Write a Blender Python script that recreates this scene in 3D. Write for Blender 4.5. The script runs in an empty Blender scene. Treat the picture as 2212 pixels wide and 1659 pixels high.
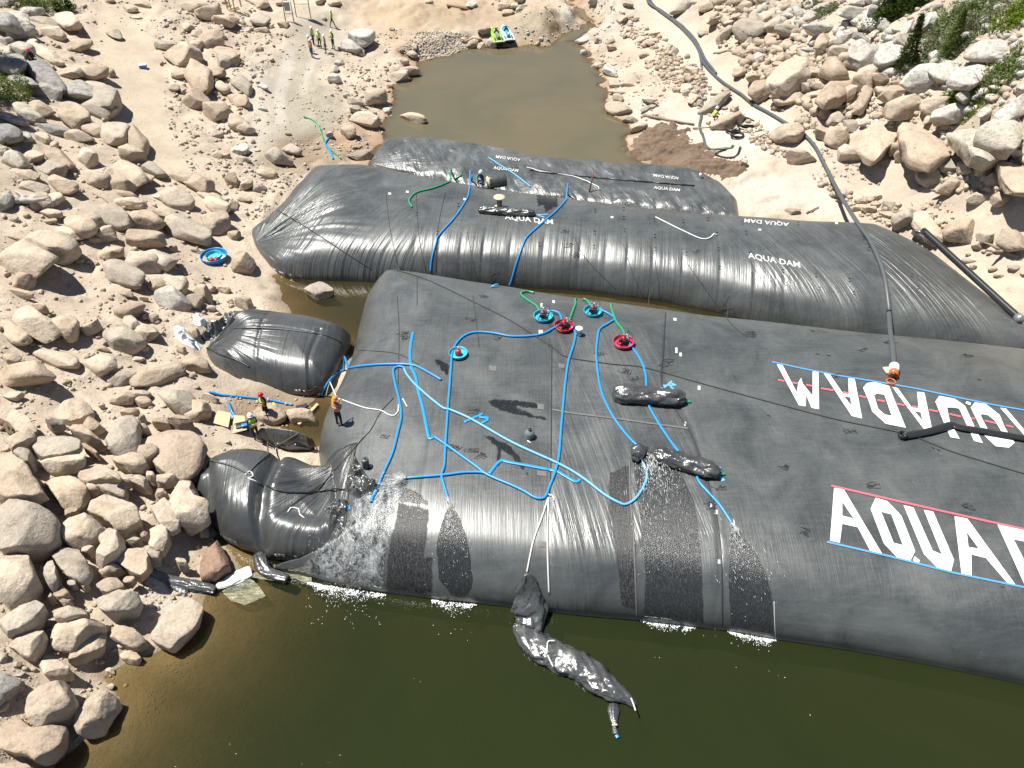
import bpy, bmesh, math, random
import numpy as np
from mathutils import Vector, Matrix
from mathutils.bvhtree import BVHTree
from mathutils.geometry import tessellate_polygon

rnd = random.Random(7)
SC = bpy.context.scene
COL = SC.collection
R = math.radians

# ------------------------------------------------------------------ camera, sky, sun, exposure
PITCH = 42.0
CAMZ = 28.0
W0, H0 = 2212.0, 1659.0
F0 = 1683.0                      # focal length in units of that width
cam_d = bpy.data.cameras.new('camera'); cam = bpy.data.objects.new('camera', cam_d); COL.objects.link(cam)
cam.location = (0, 0, CAMZ); cam.rotation_euler = (R(90 - PITCH), 0, 0)
cam_d.sensor_fit = 'HORIZONTAL'; cam_d.sensor_width = 36.0; cam_d.lens = 36.0 * F0 / W0
cam_d.clip_start = 0.1; cam_d.clip_end = 5000
SC.camera = cam

SUN_EL, SUN_AZ = 67.0, 164.0     # elevation; azimuth of the sun, counter-clockwise from +X
S = Vector((math.cos(R(SUN_AZ)) * math.cos(R(SUN_EL)), math.sin(R(SUN_AZ)) * math.cos(R(SUN_EL)), math.sin(R(SUN_EL))))
w = bpy.data.worlds.new('World'); SC.world = w; w.use_nodes = True
nt = w.node_tree; nt.nodes.clear()
wo = nt.nodes.new('ShaderNodeOutputWorld'); bg = nt.nodes.new('ShaderNodeBackground'); sk = nt.nodes.new('ShaderNodeTexSky')
sk.sky_type = 'NISHITA'; sk.sun_disc = False; sk.sun_elevation = R(SUN_EL); sk.sun_rotation = R(90 - SUN_AZ)
sk.altitude = 2000; sk.air_density = 1.0; sk.dust_density = 0.6
bg.inputs[1].default_value = 0.05
nt.links.new(sk.outputs[0], bg.inputs[0]); nt.links.new(bg.outputs[0], wo.inputs[0])
sd_ = bpy.data.lights.new('sun', 'SUN'); sun = bpy.data.objects.new('sun', sd_); COL.objects.link(sun)
sd_.energy = 5.0; sd_.angle = R(0.53); sd_.color = (1.0, 0.96, 0.89)
sun.rotation_euler = S.to_track_quat('Z', 'Y').to_euler()
SC.view_settings.view_transform = 'Standard'; SC.view_settings.look = 'None'
SC.view_settings.exposure = 0.82; SC.view_settings.gamma = 1.0; SC.view_settings.use_curve_mapping = False
try:
    SC.cycles.max_bounces = 6; SC.cycles.transparent_max_bounces = 12
except Exception:
    pass

# ------------------------------------------------------------------ pixel <-> place (2212 x 1659 reading of the photograph)
CP, SP = math.cos(R(PITCH)), math.sin(R(PITCH))
def ray(u, v):
    x = (u - W0 / 2) / F0; y = -(v - H0 / 2) / F0
    return Vector((x, CP + y * SP, -SP + y * CP))
def P(u, v, z=0.0):
    d = ray(u, v); t = (CAMZ - z) / -d.z
    return Vector((d.x * t, d.y * t, z))
def proj(x, y, z):
    dz = z - CAMZ
    depth = y * CP - dz * SP
    up = y * SP + dz * CP
    return W0 / 2 + F0 * x / depth, H0 / 2 - F0 * up / depth
def mpp(p):                       # metres per photo pixel at a place
    return (p.y * CP - (p.z - CAMZ) * SP) / F0

# ------------------------------------------------------------------ numpy noise
_rs = np.random.RandomState(11)
_T = _rs.rand(256, 256).astype(np.float64)
def vn2(x, y, seed=0):
    x = np.asarray(x, dtype=float) + seed * 17.31; y = np.asarray(y, dtype=float) + seed * 9.77
    xi = np.floor(x).astype(int); yi = np.floor(y).astype(int)
    fx = x - xi; fy = y - yi
    fx = fx * fx * (3 - 2 * fx); fy = fy * fy * (3 - 2 * fy)
    a = _T[xi & 255, yi & 255]; b = _T[(xi + 1) & 255, yi & 255]
    c = _T[xi & 255, (yi + 1) & 255]; d = _T[(xi + 1) & 255, (yi + 1) & 255]
    return (a + (b - a) * fx) * (1 - fy) + (c + (d - c) * fx) * fy - 0.5
def fbm2(x, y, octv=4, seed=0):
    s = 0; a = 1.0; f = 1.0
    for i in range(octv):
        s = s + a * vn2(x * f, y * f, seed + i * 3); a *= 0.5; f *= 2.03
    return s
def vn3(p, seed=0):
    z = p[:, 2] + seed * 3.3
    zi = np.floor(z).astype(int); fz = z - zi; fz = fz * fz * (3 - 2 * fz)
    a = vn2(p[:, 0] + zi * 31.7, p[:, 1] + zi * 11.3, seed); b = vn2(p[:, 0] + (zi + 1) * 31.7, p[:, 1] + (zi + 1) * 11.3, seed)
    return a + (b - a) * fz
def sstep(a, b, x):
    t = np.clip((x - a) / (b - a), 0, 1); return t * t * (3 - 2 * t)
def segdist(px, py, poly, closed=True):
    best = np.full(px.shape, 1e9)
    n = len(poly)
    for i in range(n if closed else n - 1):
        ax, ay = poly[i][0], poly[i][1]; bx, by = poly[(i + 1) % n][0], poly[(i + 1) % n][1]
        dx, dy = bx - ax, by - ay; L = dx * dx + dy * dy + 1e-12
        t = np.clip(((px - ax) * dx + (py - ay) * dy) / L, 0, 1)
        q = np.hypot(px - ax - t * dx, py - ay - t * dy)
        best = np.minimum(best, q)
    return best
def inside(px, py, poly):
    c = np.zeros(px.shape, bool); n = len(poly)
    for i in range(n):
        ax, ay = poly[i][0], poly[i][1]; bx, by = poly[(i + 1) % n][0], poly[(i + 1) % n][1]
        if ay == by: continue
        cond = ((ay > py) != (by > py)) & (px < (bx - ax) * (py - ay) / (by - ay) + ax)
        c ^= cond
    return c
def sdist(px, py, poly):
    d = segdist(px, py, poly); return np.where(inside(px, py, poly), -d, d)

# ------------------------------------------------------------------ object helpers
def tag(o, label=None, cat=None, group=None, kind=None):
    if label: o['label'] = label
    if cat: o['category'] = cat
    if group: o['group'] = group
    if kind: o['kind'] = kind
    return o
def empty(name, loc, label=None, cat=None, group=None, rz=0.0):
    o = bpy.data.objects.new(name, None); COL.objects.link(o); o.location = loc; o.rotation_euler = (0, 0, rz)
    o.empty_display_size = 0.2
    return tag(o, label, cat, group)
def mesh_obj(name, V, Fc, mat=None, parent=None, smooth=True, mats=None, midx=None, attrs=None):
    me = bpy.data.meshes.new(name)
    if isinstance(V, np.ndarray): V = V.tolist()
    if isinstance(Fc, np.ndarray): Fc = Fc.tolist()
    me.from_pydata(V, [], Fc)
    for m in (mats or ([mat] if mat else [])): me.materials.append(m)
    if midx is not None: me.polygons.foreach_set('material_index', np.asarray(midx, dtype=np.int32))
    if smooth: me.polygons.foreach_set('use_smooth', np.ones(len(me.polygons), dtype=bool))
    if attrs:
        for k, arr in attrs.items():
            arr = np.asarray(arr, dtype=np.float32)
            if arr.ndim == 1:
                a = me.attributes.new(k, 'FLOAT', 'POINT'); a.data.foreach_set('value', arr)
            elif arr.shape[1] == 3:
                a = me.attributes.new(k, 'FLOAT_VECTOR', 'POINT'); a.data.foreach_set('vector', arr.ravel())
            else:
                a = me.attributes.new(k, 'FLOAT_COLOR', 'POINT'); a.data.foreach_set('color', arr.ravel())
    me.update()
    o = bpy.data.objects.new(name, me); COL.objects.link(o)
    if parent is not None: o.parent = parent
    return o
class MB:
    """collects simple solids into one mesh"""
    def __init__(s): s.V = []; s.F = []
    def add(s, V, F):
        b = len(s.V); s.V += [tuple(v) for v in V]; s.F += [tuple(i + b for i in f) for f in F]; return s
    def box(s, c, size, rz=0, M=None):
        hx, hy, hz = [q / 2 for q in size]; V = []
        rot = M if M is not None else Matrix.Rotation(rz, 3, 'Z')
        for x in (-hx, hx):
            for y in (-hy, hy):
                for z in (-hz, hz): V.append(Vector(c) + rot @ Vector((x, y, z)))
        return s.add(V, [(0, 1, 3, 2), (4, 6, 7, 5), (0, 4, 5, 1), (2, 3, 7, 6), (0, 2, 6, 4), (1, 5, 7, 3)])
    def bar(s, a, b, wd, ht=None):
        a = Vector(a); b = Vector(b); d = b - a; M = d.to_track_quat('X', 'Z').to_matrix()
        return s.box((a + b) / 2, (d.length, wd, ht or wd), M=M)
    def tube(s, pts, r, n=8, flat=1.0, cap=True, rs=None):
        pts = [Vector(p) for p in pts]; V = []; F = []
        up = Vector((0, 0, 1))
        for i, p in enumerate(pts):
            t = (pts[min(i + 1, len(pts) - 1)] - pts[max(i - 1, 0)])
            if t.length < 1e-6: t = Vector((1, 0, 0))
            t.normalize(); sd = t.cross(up)
            if sd.length < 0.05: sd = t.cross(Vector((0, 1, 0)))
            sd.normalize(); u2 = sd.cross(t)
            rr = rs[i] if rs is not None else r
            for k in range(n):
                a = 2 * math.pi * k / n
                V.append(p + sd * math.cos(a) * rr + u2 * math.sin(a) * rr * flat)
        for i in range(len(pts) - 1):
            for k in range(n):
                k2 = (k + 1) % n; F.append((i * n + k, (i + 1) * n + k, (i + 1) * n + k2, i * n + k2))
        if cap: F.append(tuple(range(n))); F.append(tuple((len(pts) - 1) * n + k for k in reversed(range(n))))
        return s.add(V, F)
    def lathe(s, c, prof, n=24, sx=1, sy=1):
        V = []; F = []; c = Vector(c)
        for (r, z) in prof:
            for k in range(n):
                a = 2 * math.pi * k / n; V.append(c + Vector((r * math.cos(a) * sx, r * math.sin(a) * sy, z)))
        for i in range(len(prof) - 1):
            for k in range(n):
                k2 = (k + 1) % n; F.append((i * n + k, i * n + k2, (i + 1) * n + k2, (i + 1) * n + k))
        return s.add(V, F)
    def build(s, name, mat, parent=None, smooth=True, bevel=0):
        o = mesh_obj(name, s.V, s.F, mat, parent, smooth)
        if bevel:
            m = o.modifiers.new('b', 'BEVEL'); m.width = bevel; m.segments = 2
        return o
def catmull(pts, step):
    pts = [np.array(p, float) for p in pts]; out = []
    for i in range(len(pts) - 1):
        p0 = pts[max(i - 1, 0)]; p1 = pts[i]; p2 = pts[i + 1]; p3 = pts[min(i + 2, len(pts) - 1)]
        n = max(1, int(np.linalg.norm(p2 - p1) / step))
        for k in range(n):
            t = k / n
            out.append(0.5 * ((2 * p1) + (p2 - p0) * t + (2 * p0 - 5 * p1 + 4 * p2 - p3) * t * t + (3 * p1 - p0 - 3 * p2 + p3) * t ** 3))
    out.append(pts[-1]); return out

# ------------------------------------------------------------------ materials
class N:
    def __init__(s, name):
        s.m = bpy.data.materials.new(name); s.m.use_nodes = True; s.t = s.m.node_tree; s.t.nodes.clear()
        s.out = s.n('OutputMaterial')
    def n(s, t, **kw):
        x = s.t.nodes.new('ShaderNode' + t)
        for k, v in kw.items(): setattr(x, k, v)
        return x
    def put(s, sock, v):
        if v is None: return
        if hasattr(v, 'is_output') or hasattr(v, 'links'): s.t.links.new(v, sock)
        elif isinstance(v, (tuple, list)):
            sock.default_value = (tuple(v) + (1,)) if len(v) == 3 and sock.type == 'RGBA' else v
        else: sock.default_value = v
    def math(s, op, a, b=None, c=None, clamp=False):
        x = s.n('Math', operation=op, use_clamp=clamp); s.put(x.inputs[0], a)
        if b is not None: s.put(x.inputs[1], b)
        if c is not None: s.put(x.inputs[2], c)
        return x.outputs[0]
    def vmath(s, op, a, b=None):
        x = s.n('VectorMath', operation=op); s.put(x.inputs[0], a)
        if b is not None: s.put(x.inputs[1], b)
        return x.outputs[0]
    def noise(s, vec, scale, detail=4, rough=0.55, dist=0.0, dim='3D'):
        x = s.n('TexNoise', noise_dimensions=dim); s.put(x.inputs['Vector'], vec); x.inputs['Scale'].default_value = scale
        x.inputs['Detail'].default_value = detail; x.inputs['Roughness'].default_value = rough; x.inputs['Distortion'].default_value = dist
        return x.outputs['Fac']
    def ramp(s, f, stops, interp='LINEAR'):
        x = s.n('ValToRGB'); x.color_ramp.interpolation = interp; e = x.color_ramp.elements
        while len(e) < len(stops): e.new(0.5)
        for i, (p, c) in enumerate(stops):
            e[i].position = p; e[i].color = (c, c, c, 1) if not isinstance(c, (tuple, list)) else tuple(c) + (1,)
        s.put(x.inputs[0], f); return x.outputs[0]
    def mix(s, f, a, b, mode='MIX'):
        x = s.n('Mix', data_type='RGBA', blend_type=mode); s.put(x.inputs[0], f); s.put(x.inputs[6], a); s.put(x.inputs[7], b); return x.outputs[2]
    def attr(s, name): return s.n('Attribute', attribute_name=name)
    def sep(s, v):
        x = s.n('SeparateXYZ'); s.put(x.inputs[0], v); return x.outputs
    def comb(s, a, b, c):
        x = s.n('CombineXYZ'); s.put(x.inputs[0], a); s.put(x.inputs[1], b); s.put(x.inputs[2], c); return x.outputs[0]
    def map(s, v, sc=(1, 1, 1), rot=(0, 0, 0)):
        x = s.n('Mapping'); s.put(x.inputs[0], v); x.inputs['Scale'].default_value = sc; x.inputs['Rotation'].default_value = rot; return x.outputs[0]
    def bump(s, h, strength=0.5, dist=0.05, normal=None):
        x = s.n('Bump'); s.put(x.inputs['Height'], h); x.inputs['Strength'].default_value = strength; x.inputs['Distance'].default_value = dist
        if normal is not None: s.put(x.inputs['Normal'], normal)
        return x.outputs[0]
    def pbsdf(s, col, rough=0.6, spec=0.5, metal=0.0, normal=None, coat=0, coatr=0.1, trans=0, sheen=0, alpha=None):
        x = s.n('BsdfPrincipled'); s.put(x.inputs['Base Color'], col); s.put(x.inputs['Roughness'], rough)
        x.inputs['Specular IOR Level'].default_value = spec if not hasattr(spec, 'links') else 0.5
        x.inputs['Metallic'].default_value = metal
        if normal is not None: s.put(x.inputs['Normal'], normal)
        x.inputs['Coat Weight'].default_value = coat; x.inputs['Coat Roughness'].default_value = coatr
        x.inputs['Transmission Weight'].default_value = trans
        if alpha is not None: s.put(x.inputs['Alpha'], alpha)
        return x.outputs[0]
    def done(s, sh):
        s.t.links.new(sh, s.out.inputs[0]); return s.m
def plain(name, col, rough=0.5, spec=0.5, bump=0.0, bscale=20, metal=0, var=0.12, coat=0):
    n = N(name); tc = n.n('TexCoord').outputs['Object']
    f = n.noise(tc, bscale * 0.3, 5)
    c2 = tuple(q * (1 - var * 2) for q in col); c = n.mix(f, col, c2)
    nr = n.bump(n.noise(tc, bscale, 4), bump, 0.02) if bump else None
    r = n.math('ADD', n.math('MULTIPLY', f, 0.2), rough - 0.1)
    return n.done(n.pbsdf(c, r, spec, metal, nr, coat=coat))

def mat_ground():
    n = N('ground_sand'); pos = n.n('NewGeometry').outputs['Position']
    tint = n.attr('tint').outputs['Color']
    f1 = n.noise(pos, 0.5, 8, 0.6); f2 = n.noise(pos, 5.0, 6, 0.65); f3 = n.noise(pos, 28, 3, 0.6); f4 = n.noise(pos, 1.7, 6, 0.7, 0.8)
    v = n.math('ADD', n.math('MULTIPLY', f1, 0.35), n.math('ADD', n.math('MULTIPLY', f2, 0.4), n.math('MULTIPLY', f3, 0.3)))
    c = n.mix(1.0, tint, n.ramp(v, [(0.3, 0.72), (0.55, 1.0), (0.75, 1.16)]), 'MULTIPLY')
    c = n.mix(n.ramp(f4, [(0.5, 0.0), (0.72, 0.32)]), c, (0.30, 0.20, 0.13))
    vo = n.n('TexVoronoi'); n.put(vo.inputs['Vector'], pos); vo.inputs['Scale'].default_value = 6.5
    pe = n.math('MULTIPLY', n.ramp(vo.outputs['Distance'], [(0.12, 1.0), (0.4, 0.0)]), n.ramp(f1, [(0.45, 0.0), (0.6, 1.0)]))
    h = n.math('ADD', n.math('MULTIPLY', f2, 0.9), n.math('ADD', n.math('MULTIPLY', f3, 0.35), n.math('MULTIPLY', pe, 0.35)))
    return n.done(n.pbsdf(c, 0.93, 0.25, normal=n.bump(h, 1.0, 0.08)))
def mat_rock():
    n = N('granite_boulder'); tc = n.n('NewGeometry').outputs['Position']
    tint = n.attr('tint').outputs['Color']; grey = n.attr('grey').outputs['Fac']
    f1 = n.noise(tc, 1.3, 8, 0.62, 0.4); f2 = n.noise(tc, 9.0, 6, 0.65); f3 = n.noise(tc, 40, 3, 0.6)
    fs = n.noise(n.map(tc, (1, 1, 4.0), (0.4, 0.3, 0)), 1.6, 6, 0.6)
    c = n.mix(1.0, tint, n.ramp(f1, [(0.28, (0.70, 0.66, 0.62)), (0.5, 1.0), (0.72, (1.12, 1.10, 1.06))]), 'MULTIPLY')
    c = n.mix(1.0, c, n.ramp(f2, [(0.25, 0.74), (0.55, 1.0), (0.8, 1.14)]), 'MULTIPLY')
    c = n.mix(n.math('MULTIPLY', n.ramp(fs, [(0.52, 0.0), (0.68, 1.0)]), 0.28), c, (0.26, 0.17, 0.11))
    lich = n.math('MULTIPLY', n.ramp(n.noise(tc, 3.2, 9, 0.7), [(0.5, 0.0), (0.6, 1.0)]), grey)
    c = n.mix(n.math('MULTIPLY', lich, 0.6), c, (0.10, 0.10, 0.095))
    vo = n.n('TexVoronoi', feature='DISTANCE_TO_EDGE'); n.put(vo.inputs['Vector'], n.vmath('ADD', tc, n.n('TexNoise').outputs['Color'])); vo.inputs['Scale'].default_value = 0.8
    cr = n.ramp(vo.outputs['Distance'], [(0.0, 0.0), (0.012, 1.0)])
    h = n.math('ADD', n.math('ADD', n.math('MULTIPLY', f1, 1.3), n.math('MULTIPLY', f2, 0.55)), n.math('ADD', n.math('MULTIPLY', f3, 0.14), n.math('MULTIPLY', cr, 0.05)))
    return n.done(n.pbsdf(c, 0.88, 0.3, normal=n.bump(h, 0.9, 0.11)))
def mat_membrane(name, base=(0.031, 0.0355, 0.036), dust=0.5, rough=0.41, crumple=0.0, gloss_streak=0.25, weave=1.0):
    n = N(name); pos = n.n('NewGeometry').outputs['Position']
    f1v = n.attr('fold1').outputs['Vector']; f2v = n.attr('fold2').outputs['Vector']
    nm = n.noise(pos, 0.35, 8, 0.65, 0.6); nf = n.noise(pos, 7, 5, 0.7)
    sc = n.noise(n.map(pos, (0.6, 5.0, 1), (0, 0, R(-8))), 1.6, 7, 0.7)      # scuffs along the tube
    sc2 = n.noise(n.map(pos, (7.0, 0.6, 1), (0, 0, R(-10))), 1.3, 6, 0.65)
    d = n.math('ADD', n.math('MULTIPLY', n.ramp(nm, [(0.36, 0.12), (0.66, 1.0)]), 0.72), n.math('MULTIPLY', n.ramp(sc, [(0.4, 0.0), (0.8, 1.0)]), 0.28))
    d = n.math('ADD', d, n.math('MULTIPLY', n.ramp(nf, [(0.5, 0), (0.8, 1)]), 0.25), clamp=True)
    d = n.math('MULTIPLY', d, dust)
    c = n.mix(d, base, (0.140, 0.150, 0.143))
    c = n.mix(n.attr('silt').outputs['Fac'], c, (0.36, 0.32, 0.24))
    vo = n.n('TexVoronoi'); n.put(vo.inputs['Vector'], n.map(pos, (1, 2.2, 1))); vo.inputs['Scale'].default_value = 2.2; vo.inputs['Randomness'].default_value = 1
    spk = n.math('MULTIPLY', n.ramp(vo.outputs['Distance'], [(0.035, 1.0), (0.06, 0.0)]), n.ramp(n.noise(pos, 0.5, 3), [(0.5, 0.0), (0.62, 0.8)]))
    c = n.mix(n.math('MULTIPLY', spk, dust), c, (0.42, 0.40, 0.36))
    def fold(v, k1):
        s = n.sep(v)
        vec = n.comb(s[0], n.math('MULTIPLY', s[1], 0.06), 0.0)
        a = n.noise(vec, k1, 3, 0.55, 0.15); b = n.noise(vec, k1 * 0.37, 2, 0.5, 0.2)
        return n.math('MULTIPLY', n.math('ADD', a, n.math('MULTIPLY', b, 1.4)), s[2])
    h = n.math('ADD', fold(f1v, 3.2), fold(f2v, 2.4))
    cr = n.noise(pos, 1.1, 6, 0.6, 1.2)
    if crumple:
        vc = n.n('TexVoronoi', feature='F1'); n.put(vc.inputs['Vector'], n.vmath('ADD', pos, n.vmath('MULTIPLY', n.n('TexNoise').outputs['Color'], (0.6, 0.6, 0.6))))
        vc.inputs['Scale'].default_value = 1.5
        cn = n.noise(n.map(pos, (1, 1, 1), (0, 0, 0.5)), 1.7, 2, 0.5, 2.8)
        h = n.math('ADD', h, n.math('MULTIPLY', n.math('ADD', n.math('MULTIPLY', vc.outputs['Distance'], 0.8), cn), crumple))
    hw = n.math('ADD', n.math('MULTIPLY', nf, 0.012 * weave), n.math('ADD', n.math('MULTIPLY', sc, 0.012 * weave), n.math('MULTIPLY', sc2, 0.02 * weave)))
    h = n.math('ADD', n.math('ADD', h, n.math('MULTIPLY', cr, 0.05)), hw)
    an = n.noise(n.map(pos, (26, 0.5, 1), (0, 0, R(-12))), 1.0, 2, 0.5); h = n.math('ADD', h, n.math('MULTIPLY', an, 0.065 * weave))
    r = n.math('ADD', rough - 0.06, n.math('MULTIPLY', d, 0.20), clamp=True)
    r = n.math('ADD', r, n.math('MULTIPLY', n.math('SUBTRACT', sc2, 0.5), gloss_streak))
    return n.done(n.pbsdf(c, r, 1.0, normal=n.bump(h, 1.0, 0.10)))
def mat_water(name, murk, tint, rough=0.05, ripple=0.03, rscale=1.6, rdist=0.05, rot=0.6):
    """surface gloss over a mix of see-through water and its own murk; 'murk' attribute grows with the real depth"""
    n = N(name); pos = n.n('NewGeometry').outputs['Position']
    al = n.attr('murk').outputs['Fac']
    w1 = n.noise(n.map(pos, (1, 0.35, 1), (0, 0, rot)), rscale, 4, 0.55, 0.5); w2 = n.noise(pos, rscale * 4, 3, 0.5, 0.3)
    nr = n.bump(n.math('ADD', w1, n.math('MULTIPLY', w2, 0.25)), 1.0, rdist)
    big = n.noise(pos, 0.12, 4, 0.6, 0.8)
    mc = n.mix(n.ramp(big, [(0.35, 0.0), (0.7, 1.0)]), murk, tuple(q * k for q, k in zip(murk, (1.3, 1.15, 1.1))))
    df = n.n('BsdfDiffuse'); n.put(df.inputs[0], mc)
    tr = n.n('BsdfTransparent'); n.put(tr.inputs[0], tint)
    mx = n.n('MixShader'); n.put(mx.inputs[0], al); n.put(mx.inputs[1], tr.outputs[0]); n.put(mx.inputs[2], df.outputs[0])
    gl = n.n('BsdfGlossy'); gl.inputs['Roughness'].default_value = rough; n.put(gl.inputs['Normal'], nr); gl.inputs[0].default_value = (0.9, 0.9, 0.9, 1)
    fr = n.n('Fresnel'); fr.inputs[0].default_value = 1.33; n.put(fr.inputs['Normal'], nr)
    m2 = n.n('MixShader'); n.put(m2.inputs[0], fr.outputs[0]); n.put(m2.inputs[1], mx.outputs[0]); n.put(m2.inputs[2], gl.outputs[0])
    return n.done(m2.outputs[0])
M = {}
M['ground'] = mat_ground(); M['rock'] = mat_rock()
M['dam'] = mat_membrane('black_woven_membrane', dust=0.62)
M['dam_b'] = mat_membrane('black_woven_membrane_scuffed', dust=0.62, rough=0.42)
M['dam_c'] = mat_membrane('thin_black_sheeting', dust=0.75, rough=0.40, crumple=0.22)
M['bag'] = mat_membrane('shiny_black_sheeting', base=(0.026, 0.027, 0.028), dust=0.4, rough=0.38)
M['crumple'] = mat_membrane('crumpled_black_plastic', base=(0.03, 0.031, 0.032), dust=0.5, rough=0.33, crumple=0.32, weave=0)
M['lake'] = mat_water('green_lake_water', (0.0150, 0.0208, 0.0065), (0.82, 0.78, 0.60), rdist=0.06, rscale=1.3)
M['pond'] = mat_water('silty_pond_water', (0.101, 0.093, 0.058), (0.8, 0.68, 0.48), rdist=0.01, rscale=1.8)
M['mid'] = mat_water('shallow_pool_water', (0.032, 0.031, 0.014), (0.70, 0.64, 0.46), rdist=0.01)
M['blue'] = plain('blue_layflat_hose', (0.018, 0.27, 0.66), 0.38, bump=0.1)
M['paleblue'] = plain('faded_blue_hose', (0.13, 0.42, 0.74), 0.42)
M['green'] = plain('green_suction_hose', (0.02, 0.30, 0.14), 0.35)
M['pipe'] = plain('dusty_black_pipe', (0.085, 0.095, 0.10), 0.45)
M['blackpipe'] = plain('black_pipe', (0.02, 0.022, 0.024), 0.35)
M['white'] = plain('white_paint', (0.83, 0.83, 0.82), 0.55, var=0.04)
M['whiterope'] = plain('white_rope', (0.74, 0.73, 0.69), 0.7)
M['darkrope'] = plain('dark_rope', (0.05, 0.047, 0.044), 0.8)
M['teal'] = plain('teal_plastic', (0.05, 0.46, 0.60), 0.35)
M['bluepl'] = plain('blue_plastic', (0.02, 0.25, 0.62), 0.35)
M['redpl'] = plain('red_plastic', (0.60, 0.03, 0.06), 0.35)
M['pinkpl'] = plain('pink_red_plastic', (0.62, 0.05, 0.12), 0.35)
M['darkmetal'] = plain('dark_metal', (0.03, 0.03, 0.033), 0.4, metal=0.4)
M['steel'] = plain('galvanised_steel', (0.42, 0.43, 0.44), 0.4, metal=0.7)
M['wood'] = plain('pine_lumber', (0.56, 0.42, 0.23), 0.7, bump=0.2)
M['ply'] = plain('plywood', (0.52, 0.40, 0.25), 0.7, bump=0.2)
M['drift'] = plain('weathered_driftwood', (0.30, 0.23, 0.17), 0.85, bump=0.5, bscale=12, var=0.2)
M['bleached'] = plain('bleached_wood', (0.42, 0.40, 0.38), 0.85, bump=0.5, bscale=12, var=0.2)
M['orange'] = plain('orange_plastic', (0.68, 0.13, 0.02), 0.35)
M['lime'] = plain('lime_plastic', (0.30, 0.55, 0.08), 0.25, coat=0.5)
M['cyanpl'] = plain('cyan_plastic', (0.03, 0.38, 0.62), 0.25, coat=0.5)
M['redtape'] = plain('red_tape', (0.62, 0.13, 0.16), 0.5)
M['bluetape'] = plain('blue_tape', (0.09, 0.30, 0.62), 0.5)
M['brownpaint'] = plain('faded_orange_print', (0.22, 0.12, 0.06), 0.6)
M['oldwhite'] = plain('worn_white_print', (0.62, 0.63, 0.62), 0.6, var=0.2)
M['skin'] = plain('skin', (0.50, 0.27, 0.18), 0.5)
M['hivis'] = plain('high_visibility_vest', (0.62, 0.80, 0.06), 0.6)
M['hivisor'] = plain('orange_high_visibility_vest', (0.75, 0.24, 0.03), 0.6)
M['darkcloth'] = plain('dark_cloth', (0.02, 0.02, 0.024), 0.85)
M['jeans'] = plain('denim', (0.05, 0.10, 0.22), 0.85)
M['tancloth'] = plain('tan_cloth', (0.45, 0.34, 0.17), 0.85)
M['greycloth'] = plain('grey_cloth', (0.22, 0.22, 0.23), 0.85)
M['maroon'] = plain('maroon_cloth', (0.20, 0.02, 0.03), 0.85)
M['navy'] = plain('navy_cloth', (0.02, 0.05, 0.16), 0.85)
M['yellow'] = plain('yellow_strap', (0.78, 0.60, 0.05), 0.6)
M['reel'] = plain('pale_wood_reel', (0.62, 0.52, 0.34), 0.7)
M['rust'] = plain('rusty_rod', (0.23, 0.10, 0.05), 0.8)
M['bark'] = plain('bark', (0.13, 0.09, 0.06), 0.9, bump=0.5)
M['cliff'] = M['rock']

M['dustpatch'] = plain('dusty_grey_patch', (0.16, 0.155, 0.145), 0.6, bump=0.3, var=0.25)
M['seam'] = plain('dark_seam', (0.03, 0.03, 0.03), 0.5)
M['foam'] = plain('white_foam', (0.86, 0.88, 0.88), 0.35, var=0.03)
def mat_film(name, speck, dens, rough=0.12, streak=True, base=(0.012, 0.013, 0.014), amount=0.75, stretch=(3.0, 0.8, 1), k=1.0, soft=0.8, edge_w=0.12):
    n = N(name); pos = n.n('NewGeometry').outputs['Position']
    a = n.noise(n.map(pos, stretch, (0, 0, R(6))), 3.4 * k, 8, 0.72, 0.6); b = n.noise(pos, 17 * k, 4, 0.7)
    f = n.math('MULTIPLY', n.ramp(a, [(dens, 0.0), (dens + 0.14, 1.0)]), n.ramp(b, [(0.42, 0.0), (0.6, 1.0)]))
    c = n.mix(n.math('MULTIPLY', f, amount), base, speck)
    h = n.math('ADD', n.math('MULTIPLY', a, 0.5), n.math('MULTIPLY', b, 0.3))
    ed = n.math('ADD', n.attr('edge').outputs['Fac'], n.math('MULTIPLY', n.math('SUBTRACT', n.noise(n.map(pos, (1.6, 0.8, 1)), 2.2, 6, 0.65), 0.5), soft))
    al = n.ramp(ed, [(0.20, 0.0), (0.20 + edge_w, 1.0)])
    return n.done(n.pbsdf(c, n.math('ADD', rough, n.math('MULTIPLY', f, 0.4)), 0.5, normal=n.bump(h, 0.8, 0.05), alpha=al))
def mat_splash():
    n = N('turbulent_white_water'); pos = n.n('NewGeometry').outputs['Position']
    a = n.noise(n.map(pos, (1.5, 0.45, 1), (0, 0, R(-25))), 1.3, 9, 0.68, 1.2); b = n.noise(n.map(pos, (1.6, 0.7, 1), (0, 0, R(-20))), 9, 5, 0.7, 0.5)
    v = n.math('ADD', n.math('MULTIPLY', a, 0.65), n.math('MULTIPLY', b, 0.35)); f = n.ramp(v, [(0.40, 0.0), (0.52, 0.42), (0.64, 1.0)])
    c = n.mix(f, (0.03, 0.032, 0.033), (0.50, 0.52, 0.52)); ed = n.math('ADD', n.attr('edge').outputs['Fac'], n.math('MULTIPLY', n.math('SUBTRACT', b, 0.5), 1.6))
    al = n.math('MULTIPLY', n.ramp(ed, [(0.1, 0.0), (0.6, 1.0)]), n.ramp(v, [(0.34, 0.45), (0.5, 0.95)]))
    return n.done(n.pbsdf(c, 0.22, 0.5, normal=n.bump(v, 0.9, 0.08), alpha=al))
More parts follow.
